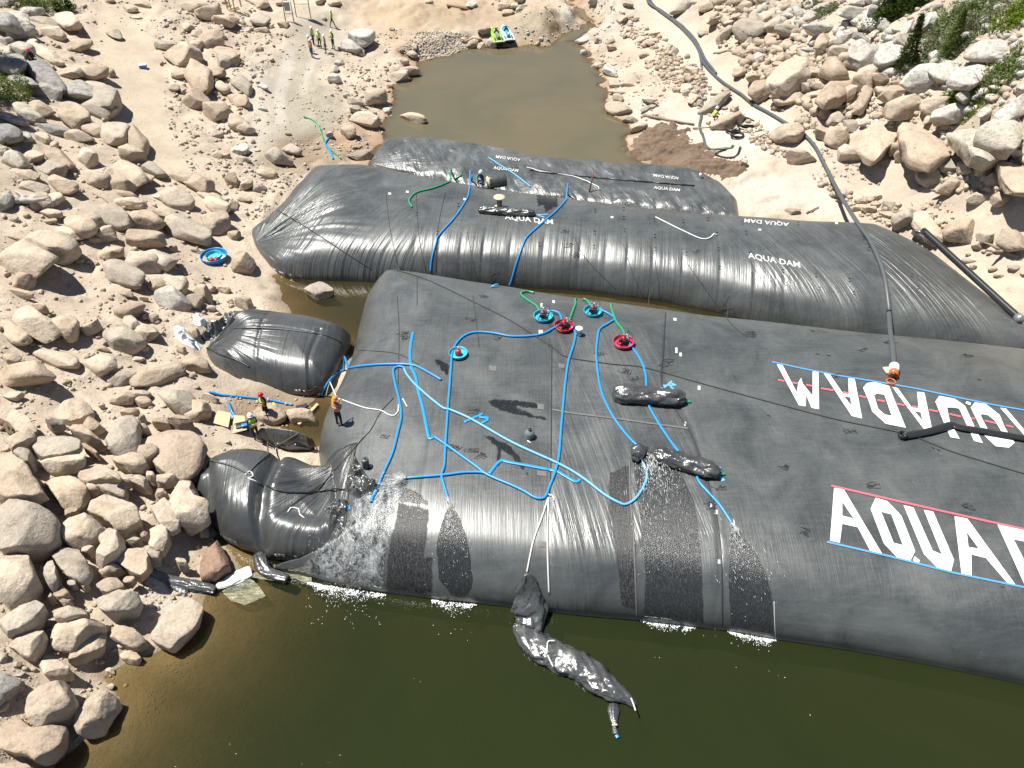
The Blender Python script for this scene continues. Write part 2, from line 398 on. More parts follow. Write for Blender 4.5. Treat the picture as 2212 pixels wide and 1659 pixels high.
M['film'] = mat_film('speckled_water_film', (0.26, 0.27, 0.27), 0.46, amount=0.24, k=2.6, base=(0.022, 0.024, 0.025), rough=0.22, stretch=(2.6, 0.35, 1))
M['splash'] = mat_splash()
M['wet'] = mat_film('wet_black_membrane', (0.02, 0.02, 0.02), 0.5, rough=0.25, amount=0.1, soft=1.8, edge_w=0.4)
M['wetstreak'] = mat_film('streaky_wet_membrane', (0.15, 0.15, 0.145), 0.42, rough=0.34, stretch=(8.0, 0.10, 1), amount=0.6, soft=1.6, edge_w=0.5, k=1.4)
M['whitepl'] = plain('white_silver_plastic', (0.70, 0.74, 0.78), 0.25, bump=0.5, bscale=6, coat=0.4)
# ================================================================== THE LAND
LAKE = [(-300, 3200), (40, 1760), (100, 1668), (150, 1622), (245, 1548), (262, 1505), (238, 1462), (285, 1428), (350, 1400), (420, 1345), (440, 1295),
        (470, 1262), (512, 1222), (500, 1186), (470, 1160), (520, 1120), (620, 1090), (760, 1060), (1200, 1090), (2300, 1200), (3400, 1320), (4200, 3200)]
MIDP = [(590, 596), (606, 625), (622, 655), (640, 690), (690, 745), (760, 790), (900, 770), (1300, 720), (1800, 760), (2300, 800), (2300, 740), (1900, 690), (1500, 630), (1100, 590), (800, 560), (650, 570)]
PUD = [(600, 905), (628, 885), (655, 872), (705, 850), (760, 870), (760, 970), (650, 975), (615, 940)]
POND = [(786, 352), (812, 330), (826, 300), (822, 285), (829, 262), (846, 236), (842, 196), (865, 178), (898, 160), (905, 142), (888, 133), (930, 129), (985, 113), (1022, 99),
        (1108, 101), (1130, 97), (1190, 97), (1203, 80), (1225, 68), (1258, 62), (1260, 50), (1245, 30), (1228, 10), (1222, -30), (1236, -30), (1246, 10), (1264, 32), (1287, 46), (1290, 60),
        (1264, 74), (1240, 88), (1234, 98), (1258, 103), (1283, 135), (1299, 165), (1313, 200), (1310, 240), (1348, 262), (1371, 280), (1356, 305), (1360, 328), (1418, 356), (1440, 385), (1200, 430), (900, 410), (800, 362)]
WL = {'lake': 0.0, 'mid': -0.45, 'pud': -0.35, 'pond': -1.1}
def wpoly(px, z): return [tuple(P(u, v, z)[:2]) for u, v in px]
WP = {'lake': wpoly(LAKE, 0.0), 'mid': wpoly(MIDP, WL['mid']), 'pud': wpoly(PUD, WL['pud']), 'pond': wpoly(POND, WL['pond'])}
WP['lake'][0] = (-160.0, -140.0); WP['lake'][-1] = (260.0, -140.0)

CTRL = [(-900, -150, 14), (-300, 0, 9), (0, 0, 5.5), (120, 60, 4.2), (0, 250, 4.6), (0, 500, 3.8), (0, 800, 3.0), (0, 1000, 2.6), (0, 1200, 2.2), (0, 1400, 1.7), (0, 1600, 0.9), (-200, 1600, 3),
        (-300, 1200, 5), (-300, 800, 6), (-400, 400, 8), (100, 1500, 0.55), (200, 1400, 0.7), (200, 1200, 1.2), (200, 1000, 1.8), (200, 700, 2.2), (250, 400, 2.6), (300, 150, 2.4), (400, 0, 2.8), (400, 300, 1.4),
        (400, 600, 0.9), (400, 850, 0.9), (400, 1000, 1.0), (350, 1200, 0.6), (450, 1120, 0.35), (500, 500, 0.35), (520, 620, 0.0), (560, 860, -0.15), (620, 870, -0.2), (560, 200, 0.5), (600, 100, 0.9), (650, 200, 0.1), (720, 230, -0.4), (740, 320, -0.7),
        (720, 110, 0.1), (640, 15, 1.6), (800, 30, 0.6), (860, 100, -0.2), (1000, 30, 0.2), (1100, -60, 1.2), (1300, 60, -0.2), (1350, 150, -0.5), (1400, 230, -0.6), (1450, 100, 0.6), (1500, 200, 0.2),
        (1500, 300, -0.4), (1600, 380, 0.0), (1700, 340, 0.6), (1560, 40, 2.0), (1700, 100, 3.0), (1700, 0, 4.6), (1900, 0, 7.5), (2100, 0, 10), (2212, 0, 11.5), (2500, -50, 16), (2212, 150, 9.0), (2000, 150, 6.0), (2212, 300, 6.2), (2050, 300, 4.2),
        (1850, 250, 2.6), (1900, 400, 1.0), (2100, 420, 2.9), (2212, 450, 3.6), (2212, 600, 1.0), (2050, 520, 0.75), (2212, 700, 0.4), (2450, 700, 3.0), (2500, 400, 7), (2500, 900, 3.5), (2700, 1200, 4.0), (1100, 300, -1.3), (1100, 500, -1.3), (1600, 500, -0.6), (1500, 800, -1.4), (1000, 900, -1.4), (1600, 1200, -1.6), (2200, 1000, -1.0)]
_cp = np.array([[*P(u, v, z)] for u, v, z in CTRL] + [[-90, 5, 12], [-60, -30, 10], [110, 20, 12], [80, -20, 6], [0, -60, -6], [-60, 160, 18], [0, 190, 8], [90, 170, 24], [-30, -10, 2]])
def _rbf_fit(c):
    D = np.hypot(c[:, None, 0] - c[None, :, 0], c[:, None, 1] - c[None, :, 1])
    n = len(c); A = np.zeros((n + 3, n + 3)); A[:n, :n] = D - np.eye(n) * 0.6; A[:n, n] = 1; A[:n, n + 1:] = c[:, :2]; A[n:, :n] = A[:n, n:].T
    return np.linalg.solve(A, np.concatenate([c[:, 2], [0, 0, 0]]))
_rw = _rbf_fit(_cp)
def base_height(x, y):
    z = np.full(x.shape, _rw[-3]) + _rw[-2] * x + _rw[-1] * y
    for i in range(len(_cp)): z = z + _rw[i] * np.hypot(x - _cp[i, 0], y - _cp[i, 1])
    return z
# dam outlines in the ground plane are needed so that the bed stays below them
def side(px, z, push=0.0, step=0.35):
    pts = [P(q[0], q[1], q[2] if len(q) > 2 else z)[:2] for q in px]; pts = [(a, b + push) for a, b in pts]
    return np.array(catmull(pts, step))
MAIN_F = side([(592, 1232), (640, 1240), (680, 1248), (720, 1258), (800, 1273), (890, 1285), (940, 1292), (1030, 1301), (1110, 1310), (1180, 1319), (1260, 1328), (1380, 1338), (1500, 1352), (1580, 1362), (1670, 1378), (1800, 1397), (1940, 1421), (2212, 1476), (2500, 1540), (3100, 1690)], 0.1)
MAIN_L = side([(592, 1232, 0), (622, 1213, .5), (672, 1185, 1), (700, 1140, 1.6), (700, 1070, 1.6), (690, 1010, 1.3), (680, 950), (687, 900), (700, 865), (717, 830), (735, 790), (750, 750), (763, 690), (775, 640), (786, 614), (808, 588)], 1.0)
MAIN_B = side([(808, 588), (838, 583), (903, 589), (953, 597), (1053, 613), (1106, 620), (1156, 629), (1231, 641), (1356, 657), (1443, 669), (1531, 682), (1568, 686), (1659, 695), (1769, 708), (1859, 718), (2021, 733), (2212, 753), (2500, 786), (3100, 860)], 2.0, 0.95)
D2_F = side([(546, 521), (556, 546), (572, 568), (600, 591), (640, 602), (700, 606), (790, 609), (900, 614), (1106, 621), (1156, 623), (1266, 630), (1356, 642), (1431, 652), (1496, 665), (1556, 678), (1606, 692), (1659, 704), (1769, 726), (1859, 742), (2021, 760), (2260, 772)], -0.45)
D2_B = side([(640, 367), (658, 353), (703, 348), (778, 347), (835, 355), (928, 374), (1003, 386), (1100, 402), (1226, 420), (1281, 426), (1356, 434), (1431, 442), (1531, 453), (1606, 457), (1659, 460), (1746, 466), (1841, 470), (1905, 474)], 1.85, 1.0)
D2_L = side([(546, 521), (542, 515), (553, 497), (578, 470), (603, 440), (615, 415), (628, 390), (640, 367)], 0.4)
D2_R = side([(2260, 772), (2232, 728), (2159, 655), (2084, 588), (2029, 540), (1971, 505), (1935, 487), (1905, 474)], 0.6)
D3_F = side([(788, 352), (860, 368), (940, 392), (1100, 424), (1280, 445), (1431, 462), (1605, 480)], -0.2)
D3_B = side([(822, 312), (865, 305), (953, 310), (1040, 320), (1106, 333), (1143, 344), (1256, 356), (1356, 362), (1431, 366), (1468, 370), (1506, 380), (1560, 402), (1600, 440)], -0.4, 0.6)
D4_F = side([(440, 760), (455, 790), (487, 815), (553, 832), (615, 846), (665, 852), (703, 843), (717, 828)], -0.1)
D4_R = side([(717, 828), (726, 803), (733, 775), (748, 735), (750, 712)], 0.5)
D4_B = side([(500, 675), (553, 672), (628, 679), (678, 686), (728, 700), (750, 712)], 0.9, 0.4)
D4_L = side([(440, 760), (448, 730), (468, 700), (500, 675)], 0.5)
D5_F = side([(447, 1112, .3), (467, 1150, .3), (500, 1174, .3), (553, 1192, .3), (603, 1199, .5), (665, 1176, 1.4), (723, 1146, 2.3)], 0.3)
D5_R = side([(723, 1146), (741, 1130), (746, 1090), (751, 1050), (762, 990), (771, 953)], 2.5)
D5_B = side([(447, 957), (475, 943), (537, 937), (590, 945), (640, 957), (672, 962, 2.3), (700, 956, 2.5), (771, 953, 2.6)], 2.0)
D5_L = side([(447, 1112), (440, 1072), (420, 1062), (412, 1020), (427, 985), (447, 957)], 0.9)
FOOT = []
def outline(F, Rt, B, L):
    return [tuple(p) for p in F] + [tuple(p) for p in Rt] + [tuple(p) for p in B[::-1]] + [tuple(p) for p in L[::-1]]
def strt(a, b, n=6): return np.array([np.array(a) + (np.array(b) - np.array(a)) * i / n for i in range(n + 1)])
MAIN_R = strt(MAIN_F[-1], MAIN_B[-1]); D3_L = strt(D3_F[0], D3_B[0]); D3_R = strt(D3_F[-1], D3_B[-1])
FOOT = [(outline(MAIN_F, MAIN_R, MAIN_B, MAIN_L)[::3], -1.0), (outline(D2_F, D2_R, D2_B, D2_L)[::3], -0.9), (outline(D3_F, D3_R, D3_B, D3_L)[::3], -1.3),
        (outline(D4_F, D4_R, D4_B, D4_L)[::3], -0.5), (outline(D5_F, D5_R, D5_B, D5_L)[::3], -0.4)]

SLOPE = {'lake': 0.55, 'mid': 0.22, 'pud': 0.2, 'pond': 0.5}
def terrain(x, y):
    z = base_height(x, y)
    z = np.clip(z, -3, 40)
    # rough ledges and dips, calmer on the sandy tracks
    u, v = proj(x, y, z)
    calm = np.zeros(x.shape)
    for px, r in (([(270, 0), (250, 60), (300, 200), (340, 330), (420, 400), (480, 560), (520, 700)], 45), ([(690, 60), (640, 140), (610, 240), (600, 330)], 40), ([(1380, -20), (1450, 90), (1560, 230), (1700, 300), (1780, 420), (1900, 440), (2130, 580)], 40)):
        d = segdist(u, v, px, False); calm = np.maximum(calm, 1 - sstep(r * 0.7, r * 1.6, d))
    z = z + (1 - 0.8 * calm) * (fbm2(x * 0.22, y * 0.22, 4, 2) * 0.55 + fbm2(x * 0.9, y * 0.9, 3, 5) * 0.16) + fbm2(x * 3, y * 3, 2, 8) * 0.03
    led = fbm2(x * 0.6 + y * 0.3, y * 0.9, 3, 12); z = z + (1 - calm) * 0.16 * sstep(0.02, 0.10, led)
    # dug bank of grey spoil beside the parked workers
    d = segdist(u, v, [(620, 62), (690, 45), (740, 20)], False); z = z + 0.5 * np.exp(-(d / 16) ** 2)
    for (cu, cv, rr, hh) in ((1165, 45, 50, 1.3), (1330, 25, 40, 1.0), (690, 240, 40, 0.35), (1280, 12, 40, 0.8), (905, 25, 60, 0.5)):
        z = z + hh * np.exp(-(((u - cu) / rr) ** 2 + ((v - cv) / (rr * 0.55)) ** 2)) * (1 + 0.5 * fbm2(x * 0.7, y * 0.7, 3, 15))
    for k in ('pond', 'mid', 'pud', 'lake'):
        sd = sdist(x, y, WP[k]) + fbm2(x * 0.8, y * 0.8, 3, 20) * (0.5 if k != 'pond' else 0.9); wl = WL[k]
        under = wl - np.minimum(-sd * SLOPE[k], 3.2)
        if k == 'lake': under = wl - np.minimum(0.03 + np.maximum(-sd, 0) ** 1.1 * 0.20, 4.0)
        shore = wl + 0.03 + (np.maximum(z, wl + 0.02) - wl) * sstep(0, 2.2, sd) + 0.06 * np.minimum(sd, 1.5)
        q = sstep(2.2, 4.0, sd)
        z = np.where(sd < 0, np.minimum(under, wl - 0.01), np.maximum(shore, wl + 0.01) * (1 - q) + z * q)
    for poly, zb in FOOT:
        sd = sdist(x, y, poly); z = np.where(sd < 0.4, np.minimum(z, zb + 0.9 * sstep(-1.6, 0.4, sd)), z)
    return z

def axis(lo, a, b, hi, fine, coarse_n):
    core = np.arange(a, b, fine)
    left = a - (a - lo) * (np.linspace(1, 0, coarse_n, endpoint=False) ** 2.2); right = b + (hi - b) * (np.linspace(0, 1, coarse_n) ** 2.2)
    return np.concatenate([left, core, right[0:]])
gx = axis(-420, -42, 46, 460, 0.19, 34); gy = np.concatenate([axis(-260, 5, 62, 62.01, 0.17, 26)[:-26], np.arange(62, 112, 0.3), 112 + (600 - 112) * np.linspace(0, 1, 40) ** 2.2])
GX, GY = np.meshgrid(gx, gy); fx, fy = GX.ravel(), GY.ravel()
fz = terrain(fx, fy)
far = np.maximum(np.abs(fx) - 90, 0) + np.maximum(fy - 150, 0) + np.maximum(-60 - fy, 0)
fz = np.where(far > 0, np.clip(fz, -4, 30) + fbm2(fx * 0.02, fy * 0.02, 4, 31) * np.minimum(far * 0.2, 30), fz)
nyg, nxg = GX.shape
idx = np.arange(nxg * nyg).reshape(nyg, nxg)
gfaces = np.stack([idx[:-1, :-1].ravel(), idx[:-1, 1:].ravel(), idx[1:, 1:].ravel(), idx[1:, :-1].ravel()], 1)
GV = np.stack([fx, fy, fz], 1)
pu, pv = proj(fx, fy, fz)
# ground colour: dry sand, pale scraped tracks, grey silt, wet mud, brown debris, salt-white crust
tint = np.tile(np.array([0.48, 0.402, 0.315]), (len(fx), 1))
def blot(poly_or_pt, ru, rv, col, k, soft=1.0, seed=3):
    global tint
    if isinstance(poly_or_pt[0], tuple): d = segdist(pu, pv, poly_or_pt, False) / ru
    else: d = np.hypot((pu - poly_or_pt[0]) / ru, (pv - poly_or_pt[1]) / rv)
    d = d + fbm2(fx * 0.7, fy * 0.7, 3, seed) * 0.5
    m = (1 - sstep(1 - soft * 0.6, 1 + soft * 0.3, d)) * k
    tint = tint * (1 - m[:, None]) + np.array(col) * m[:, None]
SAND = (0.51, 0.43, 0.325); GREY = (0.37, 0.335, 0.27); MUD = (0.235, 0.165, 0.105); PINK = (0.54, 0.46, 0.375); WHT = (0.56, 0.52, 0.45)
blot([(270, -20), (250, 60), (300, 200), (340, 330), (420, 400)], 62, 0, SAND, 0.9)
blot([(690, 60), (650, 140), (620, 240), (600, 330)], 62, 0, GREY, 0.85)
blot((680, 250), 80, 95, (0.33, 0.30, 0.235), 0.8); blot((660, 290), 70, 30, (0.30, 0.265, 0.21), 0.6)
blot([(625, 120), (606, 200), (606, 260)], 14, 0, (0.50, 0.465, 0.40), 0.7); blot([(680, 120), (652, 200)], 9, 0, (0.48, 0.44, 0.37), 0.6)
blot([(560, 130), (550, 300)], 30, 0, (0.46, 0.43, 0.37), 0.5)
blot((690, 325), 95, 38, MUD, 0.6); blot((620, 345), 60, 40, (0.26, 0.19, 0.125), 0.7); blot((770, 300), 60, 45, (0.32, 0.215, 0.14), 0.75)
blot((640, 640), 50, 70, MUD, 0.75); blot((600, 880), 130, 60, (0.25, 0.175, 0.11), 0.8); blot((560, 830), 110, 30, (0.38, 0.33, 0.26), 0.5)
blot((1000, 25), 250, 40, (0.42, 0.31, 0.20), 0.7); blot((850, 50), 80, 60, (0.42, 0.32, 0.215), 0.6); blot((900, 110), 60, 26, (0.33, 0.22, 0.14), 0.6)
blot((1150, 60), 80, 45, (0.33, 0.285, 0.20), 0.8); blot((1230, 50), 22, 60, (0.50, 0.49, 0.43), 0.85); blot((1330, 40), 50, 60, (0.5, 0.47, 0.40), 0.7)
blot([(1380, -20), (1450, 90), (1560, 230), (1700, 330), (1780, 420)], 70, 0, PINK, 0.8)
blot((1450, 260), 160, 60, WHT, 0.55); blot((1680, 420), 120, 50, WHT, 0.7); blot((1600, 300), 90, 60, WHT, 0.6)
blot((150, 620), 180, 60, (0.47, 0.40, 0.31), 0.8); blot((2100, 40), 130, 70, (0.30, 0.26, 0.19), 0.6); blot((2100, 300), 130, 80, (0.36, 0.31, 0.23), 0.5)
blot((40, 300), 90, 160, (0.33, 0.28, 0.21), 0.6); blot((330, 1480), 90, 70, (0.36, 0.30, 0.22), 0.6); blot((340, 1290), 60, 60, WHT, 0.6); blot((260, 1420), 60, 60, WHT, 0.6)
for k, wcol in (('lake', (0.20, 0.15, 0.095)), ('mid', (0.20, 0.165, 0.12)), ('pond', (0.30, 0.205, 0.125)), ('pud', (0.19, 0.15, 0.10))):
    near = np.abs(fx) < 80; sd = np.full(len(fx), 99.0); sd[near] = sdist(fx[near], fy[near], WP[k]) + fbm2(fx[near], fy[near], 3, 44) * 1.2
    wm = (1 - sstep(0.0, 0.9 if k != 'pond' else 1.3, sd))[:, None] * 0.8; tint = tint * (1 - wm) + np.array(wcol) * wm
tint = np.clip(0.90 * tint * (1 + fbm2(fx * 0.35, fy * 0.35, 4, 50)[:, None] * 0.22), 0.03, 0.62)
g = mesh_obj('ground', GV, gfaces, M['ground'], attrs={'tint': np.concatenate([tint, np.ones((len(tint), 1))], 1)})
tag(g, 'pale sandy lake bed and rocky banks around the black dams', 'ground', kind='structure')
# a sampler of the finished ground, used to seat things on it
def ground_z(x, y):
    return float(terrain(np.array([x], float), np.array([y], float))[0])

def water(name, key, extra, mat, label, kmul, cell):
    poly = WP[key] if extra is None else extra
    xs = [p[0] for p in poly]; ys = [p[1] for p in poly]
    x0, x1, y0, y1 = max(min(xs), -60) - 1.5, min(max(xs), 70) + 1.5, max(min(ys), -6) - 1, min(max(ys), 130) + 1.5
    ax = np.arange(x0, x1 + cell, cell); ay = np.arange(y0, y1 + cell, cell); X, Y = np.meshgrid(ax, ay)
    if key == 'lake':
        X = np.concatenate([np.full((X.shape[0], 1), -150.), X, np.full((X.shape[0], 1), 250.)], 1); Y = np.concatenate([Y[:, :1], Y, Y[:, -1:]], 1)
        X = np.concatenate([X[:1], X]); Y = np.concatenate([np.full((1, Y.shape[1]), -130.), Y])
    x, y = X.ravel(), Y.ravel(); wl = WL[key]
    dep = wl - terrain(x, y)
    if key == 'lake': sdl = -sdist(x, y, poly); dep = np.maximum(dep, 0) ; dep = np.where(sdl > 0, np.maximum(dep, sdl * 0.06), dep)
    al = 1 - np.exp(-np.maximum(dep, 0) * kmul)
    sd = sdist(x, y, poly)
    ii = np.arange(X.size).reshape(X.shape); f = np.stack([ii[:-1, :-1].ravel(), ii[:-1, 1:].ravel(), ii[1:, 1:].ravel(), ii[1:, :-1].ravel()], 1)
    keep = (sd[f].min(1) < 1.3); f = f[keep]
    used = np.unique(f); mp = np.full(X.size, -1); mp[used] = np.arange(len(used))
    o = mesh_obj(name, np.stack([x[used], y[used], np.full(len(used), wl)], 1), mp[f], mat, attrs={'murk': al[used]})
    return tag(o, label, 'water', kind='structure')
water('lake_water', 'lake', None, M['lake'], 'dark green lake held back in front of the big dam', 1.15, 0.3)
water('pond_water', 'pond', None, M['pond'], 'muddy olive pond beyond the farthest dam', 7.0, 0.4)
water('pool_water', 'mid', None, M['mid'], 'shallow dark pool between the two large dams', 1.6, 0.35)
water('puddle_water', 'pud', None, M['mid'], 'small brown puddle between the two left bags', 2.2, 0.3)

# ================================================================== THE INFLATED DAMS
def resample(p, s):
    p = np.asarray(p, float); L = np.concatenate([[0], np.cumsum(np.hypot(*np.diff(p, axis=0).T))]); t = s * L[-1]
    return np.stack([np.interp(t, L, p[:, 0]), np.interp(t, L, p[:, 1])], 1)
def inflate(F, Rt, B, L, nu, nv, zm, Ht, Rad, pw=4.0, base=-1.6, dist_sides='FRBL', fun=None, under=0.35, rr=0.3, wc=0.3, pc=2.3):
    su = np.linspace(0, 1, nu); sv = np.linspace(0, 1, nv)
    if 'R' not in dist_sides: su = su * 0.85 + 0.15 * (1 - np.cos(np.pi * su / 2)) 
    else: su = 0.6 * su + 0.4 * (1 - np.cos(np.pi * su)) / 2
    sv = 0.35 * sv + 0.65 * (1 - np.cos(np.pi * sv)) / 2
    L = np.array(L, float); Rt = np.array(Rt, float)
    tl = np.linspace(0, 1, len(L))[:, None]; L = L + (F[0] - L[0]) * (1 - tl) + (B[0] - L[-1]) * tl
    tr_ = np.linspace(0, 1, len(Rt))[:, None]; Rt = Rt + (F[-1] - Rt[0]) * (1 - tr_) + (B[-1] - Rt[-1]) * tr_
    f = resample(F, su); b = resample(B, su); l = resample(L, sv); r = resample(Rt, sv)
    U = su[None, :, None]; Vv = sv[:, None, None]
    G = (1 - Vv) * f[None] + Vv * b[None] + (1 - U) * l[:, None] + U * r[:, None] \
        - ((1 - U) * (1 - Vv) * f[0] + U * (1 - Vv) * f[-1] + (1 - U) * Vv * b[0] + U * Vv * b[-1])
    x, y = G[..., 0].ravel(), G[..., 1].ravel()
    d = np.full(x.shape, 1e9)
    for c, poly in (('F', F), ('R', Rt), ('B', B), ('L', L)):
        if c in dist_sides: d = np.minimum(d, segdist(x, y, [tuple(q) for q in poly[::2]] + [tuple(poly[-1])], False))
    dd = np.clip(d / Rad, 0, 1)
    r0 = Rad * rr; d0 = np.clip(d / r0, 0, 1)
    z = zm + Ht * ((1 - wc) * (1 - (1 - d0) ** 2.2) ** 0.56 + wc * (1 - (1 - dd) ** pc))
    if fun: x, y, z = fun(x, y, z, d, G)
    X = x.reshape(nv, nu); Y = y.reshape(nv, nu); Z = z.reshape(nv, nu)
    ii = np.arange(nu * nv).reshape(nv, nu)
    faces = [np.stack([ii[:-1, :-1].ravel(), ii[:-1, 1:].ravel(), ii[1:, 1:].ravel(), ii[1:, :-1].ravel()], 1)]
    V = [np.stack([x, y, z], 1)]
    ring = np.concatenate([ii[0, :], ii[1:, -1], ii[-1, -2::-1], ii[-2:0:-1, 0]])
    cx, cy = x[ring], y[ring]; tx = np.roll(cx, -1) - np.roll(cx, 1); ty = np.roll(cy, -1) - np.roll(cy, 1); ln = np.hypot(tx, ty) + 1e-9
    nx, ny = -ty / ln, tx / ln
    prev = ring; off = nu * nv; zr = z[ring]
    for k in range(1, 6):
        a = k / 5 * math.pi / 2; inn = under * (1 - math.cos(a)); zz = zr + (base - zr) * math.sin(a) if k < 5 else np.full(len(ring), base)
        zz = zr - (zr - base) * (k / 5)
        V.append(np.stack([cx + nx * inn, cy + ny * inn, zz], 1)); cur = off + np.arange(len(ring)); off += len(ring)
        p2 = np.roll(prev, -1); c2 = np.roll(cur, -1); faces.append(np.stack([prev, cur, c2, p2], 1)); prev = cur
    V = np.concatenate(V); faces = np.concatenate(faces)
    return V, faces
def nrm(v): v = np.array(v, float); return v / np.hypot(*v)
def gline(pts, z): return [tuple(P(u, v, z)[:2]) for u, v in pts]
def straight(x, y, a, b, z):
    """fold coordinates for folds running along the line a-b (photo pixels at height z)"""
    A = np.array(P(*a, z)[:2]); B = np.array(P(*b, z)[:2]); d = nrm(B - A); n = np.array([-d[1], d[0]])
    return (x - A[0]) * n[0] + (y - A[1]) * n[1], (x - A[0]) * d[0] + (y - A[1]) * d[1]
def fan(x, y, c, z, sc=6.0):
    A = P(*c, z); an = np.arctan2(y - A.y, x - A.x); r = np.hypot(x - A.x, y - A.y); return an * sc, r
def mask(x, y, z, poly, soft):
    w_ = gline(poly, float(np.percentile(z, 60))); return 1 - sstep(-soft, soft, sdist(x, y, w_))
def valley(x, y, z, pts, zp, wdt, dep):
    d = segdist(x, y, gline(pts, zp), False); return z - dep * np.exp(-(d / wdt) ** 2)

# ---- main dam
def f_main(x, y, z, d, G):
    top = sstep(0.3, 2.5, d)
    z = z + fbm2(x * 0.15, y * 0.15, 3, 61) * 0.12 * top
    # sags along straps and pleated joint
    s, l = straight(x, y, (1190, 735), (1185, 1250), 2.8)
    for off, dep, wd in ((0, 0.035, 0.07), (5.35, 0.012, 0.08), (-3.2, 0.03, 0.3)):
        z = z - dep * np.exp(-((s + off) / wd) ** 2) * top
    z = valley(x, y, z, [(1435, 672), (1432, 830), (1492, 935), (1545, 1110), (1562, 1240), (1562, 1350)], 2.6, 0.09, 0.035)
    # creased corner at the front left, under the lower bag
    c, r = fan(x, y, (775, 1060), 2.6, 4.0); m = mask(x, y, z, [(560, 1240), (640, 1160), (735, 1120), (800, 1180), (760, 1300), (600, 1300)], 1.4)
    z = z + m * (fbm2(c * 1.4, r * 0.12, 2, 66) * 0.22 - 0.15 * (1 - sstep(0, 2.5, d)))
    return x, y, z
V, Fc = inflate(MAIN_F, MAIN_R, MAIN_B, MAIN_L, 620, 200, 0.25, 2.75, 8.0, fun=f_main, dist_sides='FBL', rr=0.22, wc=0.52, pc=4.0)
def main_attr(V):
    x, y, z = V.T
    s1, l1 = straight(x, y, (1300, 800), (1390, 1000), 2.9)
    m1 = mask(x, y, z, [(1190, 725), (1440, 690), (1435, 830), (1500, 960), (1560, 1150), (1400, 1150), (1180, 1330), (1190, 1000)], 0.25)
    s2, l2 = straight(x, y, (1255, 1000), (1275, 1300), 2.6)
    m2 = mask(x, y, z, [(1200, 1000), (1400, 1020), (1560, 1100), (1570, 1360), (1195, 1320)], 0.4)
    c3, r3 = fan(x, y, (775, 955), 2.4, 5.0); m3 = mask(x, y, z, [(765, 960), (830, 1010), (850, 1050), (760, 1050)], 1.3) * 0.5
    c4, r4 = fan(x, y, (775, 1060), 2.6, 4.0); m4 = mask(x, y, z, [(560, 1240), (640, 1160), (735, 1120), (800, 1180), (760, 1300), (600, 1300)], 1.2)
    s5, l5 = straight(x, y, (1680, 1290), (2100, 1350), 1.6); m5 = mask(x, y, z, [(1675, 1230), (2400, 1330), (2400, 1400), (1675, 1290)], 0.4)
    s6, l6 = straight(x, y, (1000, 1100), (1000, 1280), 1.8); m6 = mask(x, y, z, [(800, 1040), (1190, 1100), (1190, 1330), (800, 1280)], 0.8)
    w = [m1 * 0.38, m3 * 0.4, m4 * 0.9]
    k = np.argmax(np.stack(w), 0); A = np.stack([np.choose(k, [s1 * 1.6, c3, c4]), np.choose(k, [l1, r3, r4]), np.max(np.stack(w), 0)], 1)
    w2 = [m2 * 0.16, m5 * 0.3, m6 * 0.12]
    k = np.argmax(np.stack(w2), 0); B = np.stack([np.choose(k, [s2 * 1.2, s5 * 1.5, s6 * 1.5]), np.choose(k, [l2, l5, l6]), np.max(np.stack(w2), 0)], 1)
    return {'fold1': A, 'fold2': B, 'silt': np.exp(-np.maximum(z - 0.02, 0) / 0.12) * 0.35}
main_dam = mesh_obj('inflatable_dam', V, Fc, M['dam'], attrs=main_attr(V))
tag(main_dam, 'largest black inflated dam across the front, with AQUADAM in big white letters', 'inflatable dam')
MAINV, MAINF = V, Fc
# fast height lookup of the main dam's top for things lying on it
_mg = MAINV[:620 * 200]
BV_main = BVHTree.FromPolygons(MAINV.tolist(), MAINF.tolist())
def top_of(bvh, x, y, default=-9):
    h = bvh.ray_cast(Vector((x, y, 30)), Vector((0, 0, -1))); return h[0].z if h[0] else default

# ---- second dam
def f_d2(x, y, z, d, G):
    top = sstep(0.2, 2.0, d)
    z = z + fbm2(x * 0.2, y * 0.2, 3, 71) * 0.15 * top
    s, l = straight(x, y, (1360, 470), (1360, 640), 1.5)
    m = mask(x, y, z, [(880, 350), (1700, 480), (1700, 740), (880, 640)], 1.5) 
    fr = np.exp(-((d - 1.0) / 1.5) ** 2)
    per = s / 1.75 + 0.25 * np.sin(s * 0.6) + 0.2 * fbm2(s * 0.5, l * 0.1, 2, 7); saw = np.abs((per % 1.0) - 0.5) * 2
    z = z - m * fr * 0.085 * saw ** 7
    # gathered left tip
    c, r = fan(x, y, (546, 518), 0.5, 6.0); tipm = 1 - sstep(2.5, 10, r)
    z = z - 0.85 * (1 - sstep(0.0, 6.5, r)) * np.clip(z - 0.3, 0, 3) + tipm * top * fbm2(c * 0.9, r * 0.05, 3, 73) * 0.5
    tm = mask(x, y, z, [(540, 500), (650, 380), (790, 350), (780, 560), (640, 610), (560, 560)], 2.0)
    z = z + tm * top * fbm2(c * 1.7, r * 0.05, 2, 75) * 0.10
    # right end tapers and drapes onto the bank
    ub, vb = proj(x, y, z); tr = sstep(1850, 2260, ub + (vb - 600) * 0.35)
    z = z - tr * 1.1 * np.clip(z, 0, 3) * 0.45
    z = z + fbm2(x * 0.6, y * 0.6, 2, 77) * 0.05 * tr
    return x, y, z
V, Fc = inflate(D2_F, D2_R, D2_B, D2_L, 620, 170, -0.35, 2.6, 6.2, fun=f_d2, rr=0.16, wc=0.66, pc=4.6)
